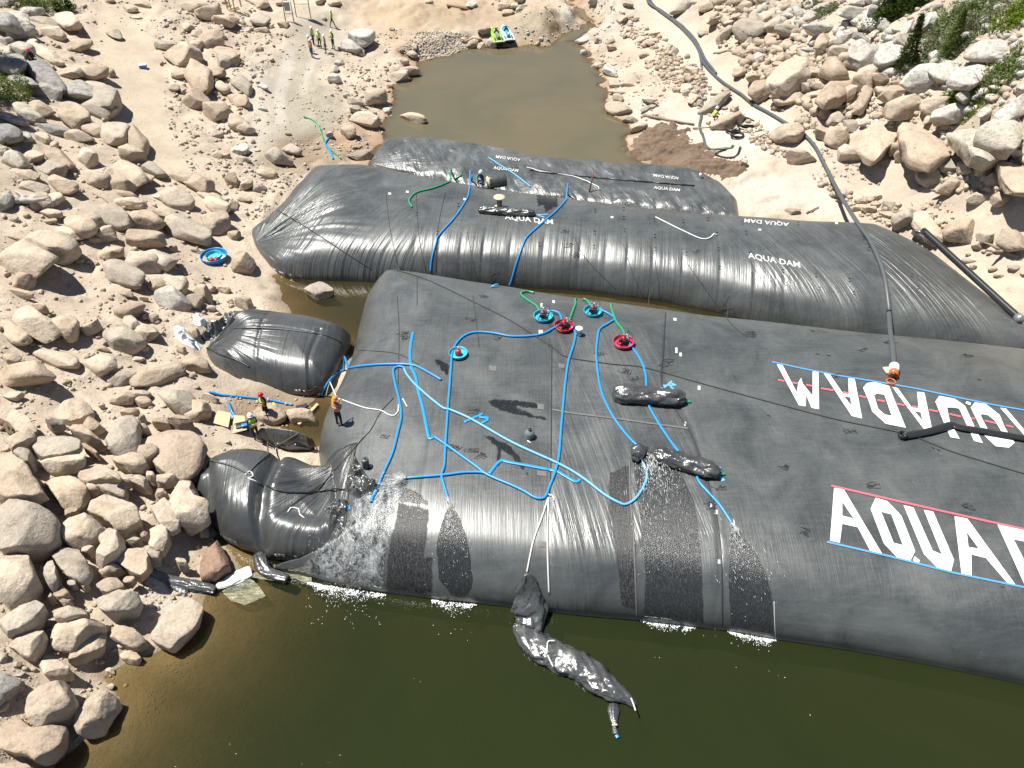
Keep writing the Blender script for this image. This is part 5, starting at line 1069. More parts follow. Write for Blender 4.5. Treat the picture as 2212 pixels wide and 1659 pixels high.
hose('discharge_hose', [(1226, 419), (1223, 432), (1201, 457), (1161, 492), (1137, 515), (1126, 540), (1113, 578), (1104, 610), (1100, 619)], HR, 'blue', 'blue hose crossing the second dam over its white lettering, rightmost of the two there', 'hose', G1)
hose('discharge_hose', [(1056, 342), (1075, 355), (1106, 374), (1146, 405)], HR, 'paleblue', 'short pale blue hose slanting across the slack farthest dam', 'hose', G1)
G2 = 'green suction hoses'
hose('suction_hose', [(997, 379), (975, 392), (938, 407), (903, 416), (888, 427), (884, 437), (890, 449)], 0.062, 'green', 'green hose curling over the back of the second dam beside the spool', 'hose', G2)
hose('suction_hose', [(657, 255), (673, 259), (688, 272), (697, 295), (703, 312), (723, 332), (737, 344)], 0.062, 'green', 'green hose running up the wet bank toward the workers', 'hose', G2)
hose('discharge_hose', [(711, 287), (712, 297), (703, 312), (713, 327), (720, 345)], 0.08, 'blue', 'short blue hose crossing a green one on the wet bank', 'hose', G1)
hose('suction_hose', [(1154, 634), (1138, 631), (1126, 634), (1125, 637), (1133, 645), (1148, 655), (1158, 662), (1166, 675)], 0.062, 'green', 'looping green hose feeding the pump in the leftmost teal pool', 'hose', G2)
hose('suction_hose', [(1245, 646), (1242, 650), (1243, 657), (1236, 677), (1231, 690), (1225, 698)], 0.062, 'green', 'green hose dropping into the red pool that stands beside the white bucket', 'hose', G2)
hose('suction_hose', [(1258, 649), (1263, 649), (1268, 652), (1272, 656), (1279, 668)], 0.062, 'green', 'shortest green hose, feeding the pump in the right teal pool', 'hose', G2)
hose('suction_hose', [(1320, 657), (1320, 665), (1326, 685), (1333, 700), (1343, 712), (1348, 722), (1348, 738)], 0.062, 'green', 'green hose feeding the pump in the pink-red pool farthest right', 'hose', G2)
hose('discharge_hose', [(1181, 677), (1202, 679), (1210, 687), (1213, 697)], HR, 'blue', 'short arching blue hose between the left teal pool and the red pool', 'hose', G1, float_=0.12)
hose('discharge_hose', [(1206, 704), (1181, 719), (1156, 726), (1106, 728), (1065, 721), (1028, 719), (1003, 727), (985, 745), (977, 765), (975, 790), (972, 829), (968, 880), (963, 955), (960, 1005), (954, 1027), (957, 1042), (963, 1062), (968, 1080)], HR, 'blue',
     'long blue hose from the red pool curving down past the small teal pool', 'hose', G1, ends=[1])
hose('discharge_hose', [(1226, 699), (1238, 712), (1243, 725), (1238, 750), (1228, 782), (1221, 830), (1213, 917), (1208, 980), (1201, 1015), (1188, 1050), (1177, 1075), (1158, 1077), (1131, 1062), (1106, 1050), (1053, 1027), (1023, 1005), (963, 962), (938, 945)], HR, 'blue',
     'long blue hose passing the white bucket and hooking back up left', 'hose', G1)
hose('discharge_hose', [(893, 718), (890, 730), (886, 760), (888, 790), (898, 815), (903, 842), (913, 880), (923, 930), (928, 948), (937, 944)], 0.08, 'blue', 'flat blue hose with a free upper end on the left of the big dam', 'hose', G1, flat=0.35)
hose('discharge_hose', [(1291, 667), (1316, 680), (1328, 690), (1316, 699), (1296, 712), (1291, 730), (1288, 765), (1291, 802), (1295, 830), (1306, 867), (1331, 912), (1366, 955), (1397, 978)], HR, 'blue',
     'blue hose from the right teal pool, sharply kinked, running down to the gushing outlet', 'hose', G1, ends=[1])
hose('discharge_hose', [(1356, 740), (1371, 760), (1386, 785), (1395, 815), (1398, 867), (1413, 900), (1438, 940), (1468, 980), (1496, 1000), (1504, 1015), (1508, 1040), (1531, 1067), (1556, 1095), (1580, 1132)], HR, 'blue',
     'rightmost long blue hose, from the pink-red pool down to a spray at the dam front', 'hose', G1, ends=[1])
hose('discharge_hose', [(695, 856), (700, 842), (708, 828), (723, 812), (753, 797), (803, 790), (853, 788), (890, 790), (915, 800), (953, 822)], HR, 'blue', 'blue hose arching over the left shoulder of the big dam', 'hose', G1)
hose('discharge_hose', [(452, 848), (490, 856), (553, 862), (590, 867), (632, 876)], HR, 'blue', 'blue hose lying on wet ground behind the red-helmeted worker', 'hose', G1)
hose('discharge_hose', [(873, 797), (880, 812), (903, 838), (953, 880), (973, 887), (1018, 907), (1106, 957), (1206, 1003), (1256, 1032), (1306, 1070), (1336, 1087), (1352, 1091), (1371, 1080), (1386, 1060), (1396, 1037), (1396, 1020), (1389, 1001)], HR, 'paleblue',
     'longest pale blue hose, diagonal across the big dam, hooking up at the gush', 'hose', G1)
hose('discharge_hose', [(874, 796), (862, 793), (850, 801), (854, 830), (863, 867), (867, 900), (860, 934), (848, 980), (828, 1025), (815, 1055)], HR, 'blue', 'blue hose bowing down the left of the big dam into the crumpled plastic', 'hose', G1)
hose('discharge_hose', [(878, 1034), (953, 1028), (1003, 1022), (1040, 1022), (1053, 1027)], HR, 'blue', 'nearly level blue hose ending in the leftmost water jet', 'hose', G1, ends=[0])
hose('discharge_hose', [(1057, 1024), (1080, 997), (1106, 1000), (1196, 1017), (1218, 1027), (1244, 1041), (1253, 1036)], 0.08, 'blue', 'flat blue hose with folded ends in the middle of the big dam', 'hose', G1, flat=0.35)
hose('discharge_hose', [(1003, 912), (1024, 903), (1043, 894)], 0.08, 'blue', 'short straight strip of flat blue hose beside the wet patch', 'hose', G1, flat=0.3, st=True)
hose('discharge_hose', [(1035, 901), (1054, 903), (1053, 908), (1041, 914)], 0.08, 'blue', 'short folded scrap of blue hose beside the wet patch', 'hose', G1, flat=0.3, st=True)
hose('discharge_hose', [(494, 871), (502, 892), (514, 905), (527, 918)], HR, 'blue', 'blue hose lying over the plywood sheets, upper of two', 'hose', G1)
hose('discharge_hose', [(500, 896), (507, 910), (520, 931)], HR, 'paleblue', 'pale blue hose lying over the plywood sheets, lower of two', 'hose', G1)
hose('discharge_hose', [(802, 1087), (806, 1075), (815, 1058)], 0.08, 'blue', 'blue hose end poking out below the crumpled plastic', 'hose', G1)
LF = 'blue tie strips on the black rolls'
for i, (pts, lb) in enumerate([([(1426, 838), (1446, 850), (1478, 859)], 'loose blue strip on the upper black roll, lowest of its tangle'), ([(1452, 823), (1440, 834), (1426, 842)], 'loose blue strip on the upper black roll, leftmost of its tangle'),
        ([(1443, 829), (1464, 850), (1478, 858)], 'loose blue strip slanting along the upper black roll'), ([(1432, 833), (1461, 832), (1450, 828)], 'loose blue strip above the upper black roll'),
        ([(1556, 1009), (1552, 1022), (1561, 1040)], 'blue strip hanging from the end of the lower black roll'), ([(1547, 1021), (1555, 1030), (1566, 1038)], 'blue strip knotted round the end of the lower black roll'),
        ([(1158, 464), (1185, 463)], 'upper blue strip at the end of the small roll on the second dam'), ([(1162, 465), (1182, 471)], 'lower blue strip at the end of the small roll on the second dam')]):
    hose('tie_strip', pts, 0.06, 'paleblue', lb, 'strip', LF, flat=0.15, st=True, n=6)
# black pipes
def run_pieces(pieces, lift, step=4):
    out = []
    for pc_ in pieces:
        q = run(pc_, lift, step, smooth=12)
        if out:
            a, b = out[-1], q[0]; k = max(2, int((b - a).length / 0.4)); out += [a.lerp(b, i / k) - Vector((0, 0, 0.12 * math.sin(math.pi * i / k))) for i in range(1, k)]
        out += q
    return out
PA = [(1398, -40), (1403, 0), (1416, 20), (1438, 37), (1458, 52), (1478, 70), (1496, 90), (1508, 110), (1518, 137), (1541, 164), (1568, 187), (1596, 205), (1631, 232), (1659, 247), (1684, 262), (1708, 277), (1731, 290), (1759, 320), (1776, 352), (1791, 382), (1811, 418), (1824, 440), (1841, 467), (1859, 497), (1876, 522), (1891, 552), (1904, 585), (1911, 615), (1916, 650), (1921, 690), (1925, 740), (1929, 793)]
PP = run_pieces([PA[:20], [(1862, 502), (1876, 522), (1891, 552), (1904, 585), (1911, 615), (1916, 650), (1919, 680)], [(1926, 752), (1929, 793)]], 0.15); b0 = PP[0].copy()
o = MB().tube([q - b0 for q in PP], 0.135, 12).build('black_pipe', M['pipe']); o.location = b0; tag(o, 'longest dusty black pipe, from the top edge down the bank and over both dams', 'pipe')
hose('black_pipe', [(1392, -40), (1397, 0), (1406, 15), (1431, 28), (1456, 47), (1481, 67), (1500, 88), (1513, 112), (1524, 135), (1537, 150), (1546, 162)], 0.141, 'pipe', 'shorter black pipe beside the longest one, ending open on the sand', 'pipe', n=12, step=4)
hose('layflat_hose', [(1511, 118), (1515, 140), (1515, 175), (1517, 212), (1515, 250), (1511, 275), (1518, 295), (1530, 322), (1568, 322), (1580, 320), (1583, 316)], 0.12, 'pipe', 'grey hose dropping straight down the rubble from the pipe', 'hose', flat=0.6)
hose('black_strap', [(1568, 325), (1548, 330), (1545, 335), (1570, 341), (1592, 336), (1599, 318)], 0.10, 'blackpipe', 'bent black strap lying on the white sand', 'strap', flat=0.4)
# large pipe along the second dam's right edge, with its grey cap
_a, _b = P(1994, 498, 1.55), P(2206, 692, 1.0); pp = [_a.lerp(_b, t) for t in np.linspace(0, 1, 30)]; pp = [Vector((q.x, q.y, max(q.z, down(q.x, q.y) + 0.2))) for q in pp]
for _ in range(6): pp = [pp[0]] + [Vector((pp[i].x, pp[i].y, max(pp[i].z, (pp[i - 1].z + pp[i + 1].z) / 2))) for i in range(1, 29)] + [pp[-1]]
b0 = pp[0]
rt = empty('capped_pipe', b0, 'thick black pipe with a grey end cap along the second dam', 'pipe')
MB().tube([p - b0 for p in pp], 0.21, 20).build('pipe_body', M['blackpipe'], rt)
d = (pp[-1] - pp[-2]).normalized(); MB().tube([pp[-1] - b0 - d * 0.35, pp[-1] - b0 + d * 0.05], 0.27, 24).build('end_cap', M['steel'], rt)
# valve at the end of the long pipe
p, n = hit(1929, 800); rt = empty('pipe_valve', p, 'white and orange pipe coupling at the lower end of the long pipe', 'valve')
q1, _ = hit(1929, 797); q2, _ = hit(1928, 808); q3, _ = hit(1927, 817); q4, _ = hit(1924, 826); up = Vector((0, 0, 0.2))
MB().tube([q1 - p + up, q2 - p + up], 0.24, 20).build('white_coupling', M['white'], rt); MB().tube([q2 - p + up, q3 - p + up], 0.21, 20, rs=[0.20, 0.24]).build('orange_fitting', M['orange'], rt)
MB().tube([q3 - p + up, q3 - p + up + (q4 - q3) * 0.3], 0.16, 16).build('dark_mouth', M['blackpipe'], rt)
m = MB(); m.tube([q4 - p + Vector((0.2 * math.cos(a), 0.2 * math.sin(a), 0.06)) for a in np.linspace(0, 6.3, 18)], 0.035, 6); m.build('loose_ring', M['orange'], rt)
MB().box(hit(1916, 803)[0] - p + Vector((0, 0, 0.08)), (0.3, 0.42, 0.12), 0.1).build('paper_tag', M['reel'], rt)
# black lay-flat hose with kink on the right
rt = empty('black_layflat_hose', hit(1948, 946)[0], 'flat black hose with an open round end, lying across the big white letters', 'hose')
pr = run([(1950, 945), (1975, 941), (2010, 934), (2040, 925), (2055, 921), (2075, 927), (2120, 934), (2212, 950), (2330, 970)], 0.10, 4); b0 = rt.location
MB().tube([q - b0 for q in pr], 0.20, 10, 0.35).build('hose_body', M['blackpipe'], rt)
m = MB(); m.lathe(pr[0] - b0 + Vector((-0.05, 0, 0.0)), [(0.16, -0.1), (0.2, 0.0), (0.2, 0.14), (0.14, 0.14), (0.12, 0.0)], 18); m.build('open_end', M['darkmetal'], rt)
# coils on the sand
for (u, v, r, k, lb) in ((1611, 270, 0.75, 4, 'upright-looking coil of black hose on the rubble'), (1582, 283, 0.55, 4, 'small tangle of black hose on the sand, upper'), (1592, 295, 0.5, 3, 'small tangle of black hose on the sand, lower')):
    p, n = hit(u, v); m = MB(); pts = []
    for i in range(k * 24):
        a = i / 24 * 6.283; rr = r * (1 - 0.05 * math.sin(i * 0.37)); pts.append(Vector((rr * math.cos(a), rr * math.sin(a), 0.1 + 0.06 * (i // 24) + 0.03 * math.sin(i))))
    m.tube(pts, 0.055, 6); o = m.build('hose_coil', M['blackpipe']); o.location = p; tag(o, lb, 'hose coil', 'coils of black hose')
# ropes
RG = 'thin dark guy ropes across the dams'
def rope(pts, r, mat, label, group=RG, st=False, step=6): return hose('rope', pts, r, mat, label, 'rope', group, st=st, step=step, n=5)
rope([(838, 583), (860, 585), (928, 607), (1028, 655), (1106, 695), (1193, 750), (1226, 772), (1321, 787), (1393, 795), (1516, 829), (1659, 868), (1809, 907), (1959, 939), (2059, 977), (2212, 1024)], 0.028, 'darkrope', 'longest dark rope, slanting right across the whole big dam')
rope([(600, 455), (678, 502), (740, 543), (803, 582)], 0.028, 'darkrope', 'dark rope slanting across the left of the second dam')
rope([(678, 1068), (780, 952), (800, 930), (823, 890), (850, 860)], 0.022, 'darkrope', 'dark rope from the lower bag up to the white dashed cord')
for i, (pts, lb) in enumerate([([(833, 415), (843, 497), (862, 586)], 'dark rope down the second dam, first from its left end'), ([(899, 415), (905, 510), (920, 586)], 'dark rope down the second dam, second from its left end'), ([(962, 415), (945, 500), (942, 588)], 'dark rope down the second dam beside the left blue hose'),
        ([(1010, 500), (1020, 560), (1032, 606)], 'dark rope down the second dam, just right of the left blue hose'), ([(1240, 512), (1266, 560), (1330, 625)], 'slanting dark rope left of the middle of the second dam'), ([(1282, 850), (1282, 850)], ''),
        ([(1346, 527), (1370, 600), (1400, 665)], 'slanting dark rope at the middle of the second dam'), ([(1414, 560), (1422, 610), (1428, 660)], 'short upright dark rope on the second dam'), ([(1485, 570), (1520, 620), (1580, 700), (1615, 728)], 'slanting dark rope crossing the gap between the dams at right'),
        ([(858, 640), (862, 720), (860, 830)], 'upright dark rope at the left of the big dam'), ([(1022, 640), (1028, 690), (1035, 750)], 'upright dark rope above the small teal pool'), ([(901, 600), (901, 660)], 'short upright dark rope at the back left of the big dam'),
        ([(750, 757), (800, 758), (860, 765), (905, 788)], 'dark rope lying level on the left shoulder of the big dam')]):
    if lb: rope(pts, 0.018, 'darkrope', lb)
WR = 'white ropes'
rope([(700, 855), (735, 863), (760, 872), (790, 882), (822, 887), (840, 897), (853, 898), (860, 890), (861, 875)], 0.03, 'whiterope', 'white dashed cord looping behind the orange-helmeted worker', WR)
rope([(1184, 1076), (1170, 1120), (1152, 1170), (1138, 1238)], 0.035, 'whiterope', 'left of the two white ropes down to the floating sheet', WR)
rope([(1185, 1076), (1183, 1130), (1183, 1200), (1186, 1282)], 0.035, 'whiterope', 'right of the two white ropes down to the floating sheet', WR)
rope([(1178, 1070), (1184, 1068), (1188, 1072), (1192, 1070), (1196, 1076), (1197, 1083)], 0.035, 'whiterope', 'white knot where both ropes are tied on the big dam', WR)
rope([(1306, 851 - 245), (1306, 606)], 0.001, 'whiterope', 'white') if False else None
rope([(1416, 470), (1440, 482), (1470, 497), (1516, 517), (1536, 513), (1542, 506), (1548, 509)], 0.045, 'whiterope', 'white cord slanting across the top of the second dam', WR)
rope([(1138, 362), (1160, 369), (1200, 376), (1240, 382), (1270, 394), (1293, 405), (1294, 412)], 0.04, 'whiterope', 'white dashed cord on the slack farthest dam', WR)
rope([(1143, 368), (1180, 374), (1256, 381), (1300, 386), (1360, 391), (1420, 396), (1500, 402)], 0.05, 'blackpipe', 'dark strip drawn for the black gaps in the seam of the slack farthest dam')  # darkness of the open seam gaps, added as a thin black tube
rope([(430, 992), (443, 992), (470, 999), (500, 1007), (532, 1022), (552, 1033), (566, 1050)], 0.04, 'pipe', 'grey strap bent over the left of the lower bag', 'straps over the lower bag')
rope([(643, 938), (600, 965), (557, 1001), (538, 1022)], 0.035, 'pipe', 'pale strap slanting over the top of the lower bag', 'straps over the lower bag')
rope([(575, 1050), (611, 1063), (665, 1065), (700, 1061), (745, 1058)], 0.04, 'blackpipe', 'dark strap running level across the lower bag', 'straps over the lower bag')
rope([(530, 1027), (540, 1018), (548, 1030), (536, 1033), (552, 1040), (560, 1045)], 0.03, 'whiterope', 'white knotted rope on the crease of the lower bag', WR)
rope([(622, 1107), (628, 1098), (645, 1100), (648, 1112), (658, 1120)], 0.03, 'whiterope', 'white cord scribble low on the lower bag', WR)
rope([(503, 673 + 36), (553, 709), (610, 712), (660, 718), (700, 724), (724, 733), (739, 742)], 0.03, 'pipe', 'grey strap along the top of the upper bag', 'straps over the upper bag')
rope([(446, 752), (470, 765), (510, 778), (540, 795)], 0.035, 'blackpipe', 'dark cord along the foot of the upper bag', 'straps over the upper bag')
rope([(352, 1003), (375, 1007), (402, 1009), (415, 1010)], 0.025, 'whiterope', 'white cord tied between a boulder and the lower bag', WR)
rope([(870, 862), (880, 880)], 0.03, 'whiterope', 'loose scrap of white cord right of the dashed cord', WR)
# fine loops of twine lying about
TWL = [(1929, 805, 'the orange valve'), (1250, 717, 'the white bucket'), (732, 890, 'the orange-helmeted worker'), (990, 765, 'the small teal pool'), (1345, 742, 'the pink-red pool'), (1400, 857, 'the upper black roll'), (1460, 1000, 'the lower black roll'), (1145, 940, 'the clear jug'),
       (1185, 1072, 'the white rope knot'), (1840, 1120, 'the large upright letter A'), (1950, 945, 'the flat black hose end'), (1079, 440, 'the spool'), (1650, 560, 'the low lettering on the second dam'), (810, 1010, 'the crumpled plastic')]
twn = {}
def twl(u, v, k):
    j = min(range(len(TWL)), key=lambda i: (TWL[i][0] - u) ** 2 + (TWL[i][1] - v) ** 2); an = math.degrees(math.atan2(v - TWL[j][1], u - TWL[j][0])) % 360
    d_ = ['right of', 'lower right of', 'below', 'lower left of', 'left of', 'upper left of', 'above', 'upper right of'][int(((an + 22.5) % 360) // 45)]; c = twn.get((j, d_), 0); twn[(j, d_)] = c + 1
    return 'twist of dark twine %s %s%s' % (d_, TWL[j][2], ['', ', a second one', ', a third one', ', a fourth one'][min(c, 3)])
TW = 'loose twists of dark twine on the dams'; k = 0
for (u, v) in [(870, 730), (865, 722), (965, 965), (975, 968), (1015, 975), (1035, 985), (1040, 640), (1065, 600), (1190, 705), (1218, 500), (1225, 530), (1240, 550), (1343, 802), (1355, 805), (1430, 790), (1440, 780), (1500, 545), (1618, 720), (1620, 725), (1800, 812), (1690, 1010), (1830, 932), (1880, 1050), (2085, 1095), (1735, 1150), (1550, 1055), (1530, 1095), (1020, 890), (825, 945), (650, 1048), (1070, 730), (1290, 765), (1012, 690), (1860, 755), (1920, 740), (2085, 768), (1365, 818)]:
    p, n = hit(u, v); rs = random.Random(k); pts = []
    a0 = rs.uniform(0, 6)
    for i in range(18):
        a = a0 + i * rs.uniform(0.35, 0.7); r = rs.uniform(0.10, 0.34); x, y = p.x + r * math.cos(a) + i * 0.012, p.y + r * math.sin(a) * 0.7; pts.append(Vector((x - p.x, y - p.y, down(x, y) - p.z + 0.03)))
    o = MB().tube(pts, 0.009, 4).build('twine', M['darkrope']); o.location = p; tag(o, twl(u, v, k), 'twine', TW); k += 1

# ================================================================== LETTERING, TAPE AND PATCHES ON THE DAMS
def drape(name, loops, lift, mat, parent=None, cell=9.0, water=None, attr=None):
    """polygons given in photo pixels, cut small and laid on whatever lies below"""
    tris = tessellate_polygon([[Vector((x, y, 0)) for x, y in lp] for lp in loops]); flat = [p for lp in loops for p in lp]
    bm = bmesh.new(); vs = [bm.verts.new((x, y, 0)) for x, y in flat]
    for t in tris:
        try: bm.faces.new([vs[i] for i in t])
        except ValueError: pass
    for _ in range(9):
        lg = [e for e in bm.edges if e.calc_length() > cell]
        if not lg: break
        bmesh.ops.subdivide_edges(bm, edges=lg, cuts=1); bmesh.ops.triangulate(bm, faces=bm.faces[:])
    bm.verts.ensure_lookup_table(); V = []; px = []
    for v in bm.verts:
        p, n = hit(v.co.x, v.co.y, water); V.append(tuple(p + n * lift)); px.append((v.co.x, v.co.y))
    for i, v in enumerate(bm.verts): v.index = i
    F = []
    for f in bm.faces:
        q = [v.index for v in f.verts]; a, b, c = [Vector(V[i]) for i in q[:3]]
        if (b - a).cross(c - a).z < 0: q.reverse()
        F.append(q)
    bm.free()
    at = {k: fn(np.array(V), np.array(px)) for k, fn in (attr or {}).items()}
    return mesh_obj(name, V, F, mat, parent, attrs=at)
R12 = T_(1659, 829.5)
LET = [ # bottom row, upright
 ([[(570, 900), (655, 915), (985, 1470), (880, 1440), (775, 1240), (640, 1210), (618, 1373), (535, 1355)], [(640, 1020), (740, 1165), (640, 1140)]], 'white painted letter A'),
 ([[(930, 985), (1030, 1015), (1150, 1140), (1270, 1445), (1225, 1535), (1130, 1515), (1000, 1380), (885, 1080)], [(975, 1105), (1065, 1130), (1165, 1395), (1085, 1375)]], 'white painted letter Q'),
 ([[(1265, 1490), (1310, 1525), (1295, 1555), (1252, 1525)]], 'white tail dot of the Q'),
 ([[(1170, 1050), (1255, 1070), (1420, 1440), (1500, 1475), (1345, 1090), (1425, 1105), (1605, 1520), (1580, 1620), (1465, 1595), (1345, 1470)]], 'white painted letter U'),
 ([[(1610, 1145), (1720, 1165), (2135, 1735), (2070, 1725), (1880, 1505), (1755, 1475), (1758, 1659), (1670, 1640)], [(1715, 1280), (1820, 1425), (1730, 1410)]], 'white painted letter A'),
 ([[(1980, 1215), (2260, 1275), (2400, 1400), (2560, 1750), (2500, 1830), (2240, 1790)], [(2120, 1345), (2250, 1370), (2330, 1480), (2410, 1710), (2300, 1690)]], 'white painted letter D'),
 # upper row, upside down
 ([[(75, -168), (125, -160), (248, 75), (262, -10), (285, -50), (300, 0), (385, 105), (385, -105), (435, -100), (440, 220), (375, 208), (328, 95), (325, 195), (265, 185)]], 'upside-down white letter M'),
 ([[(480, -90), (530, -85), (645, 82), (698, 90), (692, -48), (748, -40), (812, 300), (722, 278)], [(655, 108), (712, 120), (718, 190)]], 'upside-down white letter A'),
 ([[(820, 35), (855, -5), (920, -15), (1045, 20), (1095, 150), (1190, 380), (1015, 345), (900, 240), (870, 150)], [(915, 100), (940, 85), (1005, 95), (1068, 278), (1005, 265), (950, 215)]], 'upside-down white letter D'),
 ([[(1072, 28), (1120, 38), (1240, 205), (1300, 215), (1288, 70), (1350, 78), (1418, 405), (1345, 390)], [(1262, 235), (1318, 248), (1335, 320)]], 'upside-down white letter A'),
 ([[(1478, 105), (1610, 130), (1700, 190), (1790, 385), (1855, 512), (1780, 495), (1650, 215), (1600, 205), (1545, 205), (1570, 330), (1655, 475), (1575, 462), (1520, 340), (1445, 155)]], 'upside-down white letter U'),
 ([[(1715, 150), (1752, 165), (1745, 185), (1705, 170)]], 'white tail dot of the upside-down Q'),
 ([[(1785, 162), (1880, 175), (2000, 270), (2045, 380), (2130, 510), (2080, 552), (1965, 540), (1870, 450), (1750, 205)], [(1850, 262), (1900, 272), (1960, 320), (2050, 470), (1990, 462), (1900, 400), (1835, 275)]], 'upside-down white letter Q'),
 ([[(2005, 208), (2055, 214), (2205, 390), (2260, 400), (2250, 250), (2310, 262), (2380, 560), (2300, 545)], [(2225, 420), (2278, 430), (2290, 490)]], 'upside-down white letter A'),
]
for loops, lb in LET:
    o = drape('letter', [R12(*lp) for lp in loops], 0.022, M['white'], main_dam, 7); o['label'] = lb
def strip(pts, wpx):
    L_ = []; R_ = []
    for i, (x, y) in enumerate(pts):
        a = pts[max(i - 1, 0)]; b = pts[min(i + 1, len(pts) - 1)]; dx, dy = b[0] - a[0], b[1] - a[1]; l = math.hypot(dx, dy); nx, ny = -dy / l * wpx / 2, dx / l * wpx / 2
        L_.append((x + nx, y + ny)); R_.append((x - nx, y - ny))
    return L_ + R_[::-1]
for pts, wp, mt, lb in [
    (R12((35, -188), (300, -130), (600, -72), (1040, 0), (1270, 40), (1640, 120), (1960, 185), (2212, 228), (2500, 280)), 2.8, 'bluetape', 'blue tape line above the upside-down letters'),
    (R12((545, 882), (1100, 1010), (1700, 1145), (2212, 1258), (2450, 1312)), 4.2, 'redtape', 'red tape line above the upright letters'),
    (R12((508, 1366), (1050, 1490), (1600, 1632), (2212, 1758), (2450, 1810)), 4.2, 'bluetape', 'blue tape line below the upright letters')]:
    o = drape('tape_line', [strip(pts, wp)], 0.03, M[mt], main_dam, 9); o['label'] = lb
for a, b in (((85, -33), (140, -22)), ((210, -10), (262, 0)), ((330, 10), (380, 20)), ((455, 40), (565, 58)), ((645, 72), (695, 85)), ((785, 105), (845, 120)), ((945, 142), (1010, 155)), ((1110, 173), (1178, 187)), ((1245, 195), (1300, 208)), ((1388, 225), (1470, 242)), ((1568, 262), (1665, 285)), ((1757, 297), (1787, 305)), ((1870, 320), (1970, 342)), ((2055, 360), (2118, 375)), ((2200, 388), (2290, 405))):
    drape('tape_dash', [strip(R12(a, b), 3.6)], 0.028, M['redtape'], main_dam, 9)
def drape_text(txt, o0, ax, ay, mat, parent, label, lift=0.03):
    """stencilled word: o0 baseline start, ax the baseline vector, ay the cap-height vector, in photo pixels"""
    cu = bpy.data.curves.new('word', 'FONT'); cu.body = txt; cu.resolution_u = 2; cu.offset = 0.02; t = bpy.data.objects.new('word', cu); COL.objects.link(t); bpy.context.view_layer.update()
    me = t.to_mesh(); V = [v.co.copy() for v in me.vertices]; F = [tuple(p.vertices) for p in me.polygons]; t.to_mesh_clear(); bpy.data.objects.remove(t)
    w_ = max(v.x for v in V); h_ = 0.70
    out = []
    for v in V:
        a, b = v.x / w_, v.y / h_; p, n = hit(o0[0] + ax[0] * a + ay[0] * b, o0[1] + ax[1] * a + ay[1] * b); out.append(tuple(p + n * lift))
    o = mesh_obj('printed_word', out, F, mat, parent, smooth=False); o['label'] = label
drape_text('AQUA DAM', (1091, 474), (104, 11), (-1, -10), M['oldwhite'], dam2, 'white stencilled AQUA DAM half hidden by the small roll')
drape_text('AQUA DAM', (1617, 558), (112, 21), (-2, -12), M['oldwhite'], dam2, 'white stencilled AQUA DAM low on the dam')
drape_text('AQUA DAM', (1704, 482), (-96, -9), (-1, 8), M['oldwhite'], dam2, 'upside-down white AQUA DAM near the back edge')
drape_text('AQUA DAM', (1466, 384), (-55, -7), (1, 6), M['oldwhite'], dam3, 'upside-down white AQUA DAM at the right', 0.06)
drape_text('AQUA DAM', (1412, 409), (56, 6), (1, -6), M['oldwhite'], dam3, 'white AQUA DAM at the right', 0.06)
drape_text('AQUA DAM', (1124, 344), (-52, -7), (-1, 6), M['oldwhite'], dam3, 'upside-down white AQUA DAM at the left', 0.06)
drape_text('AQUA DAM', (1066, 366), (53, 7), (1, -6), M['oldwhite'], dam3, 'white AQUA DAM at the left', 0.06)
drape_text('AQUA', (649, 948), (26, 4), (1, -6), M['brownpaint'], bag_s, 'faint orange AQUA')
# strapping slots: pairs of dark marks in rows
for dm, rows in ((dam2, [[(1165, 525), (1178, 470)], [(1285, 500), (1284, 530), (1286, 452)], [(1347, 448), (1348, 468), (1350, 495)], [(1414, 473), (1415, 507), (1416, 535)], [(1476, 475), (1483, 545), (1530, 470)], [(1549, 503), (1552, 535), (1555, 575)], [(1604, 478), (1612, 500), (1620, 545), (1625, 590)], [(1692, 582), (1698, 610), (1724, 480)], [(1763, 592), (1770, 620), (1835, 602), (1845, 630), (1866, 512), (1876, 535), (1970, 592), (1983, 618)], [(900, 460), (945, 500), (990, 440)]]),):
    for row in rows:
        for (u, v) in row:
            for dv in (0, 6): drape('strap_slot', [[(u - 2.4, v + dv - 0.7), (u + 2.4, v + dv - 0.5), (u + 2.4, v + dv + 0.8), (u - 2.4, v + dv + 0.6)]], 0.02, M['blackpipe'], dm, 9)
for (u, v) in [(1755, 715), (1765, 765), (1790, 768), (1913, 740), (2085, 767), (2115, 820), (1660, 898), (1833, 931), (2015, 968), (2026, 972), (1697, 1008), (1883, 1050), (2087, 1096), (1934, 1202), (2165, 1268)]:
    drape('strap_slot', [[(u - 4, v - 1.6), (u + 4, v + 0.6), (u + 4.5, v + 2.2), (u - 3.5, v - 0.2)]], 0.02, M['blackpipe'], main_dam, 9)
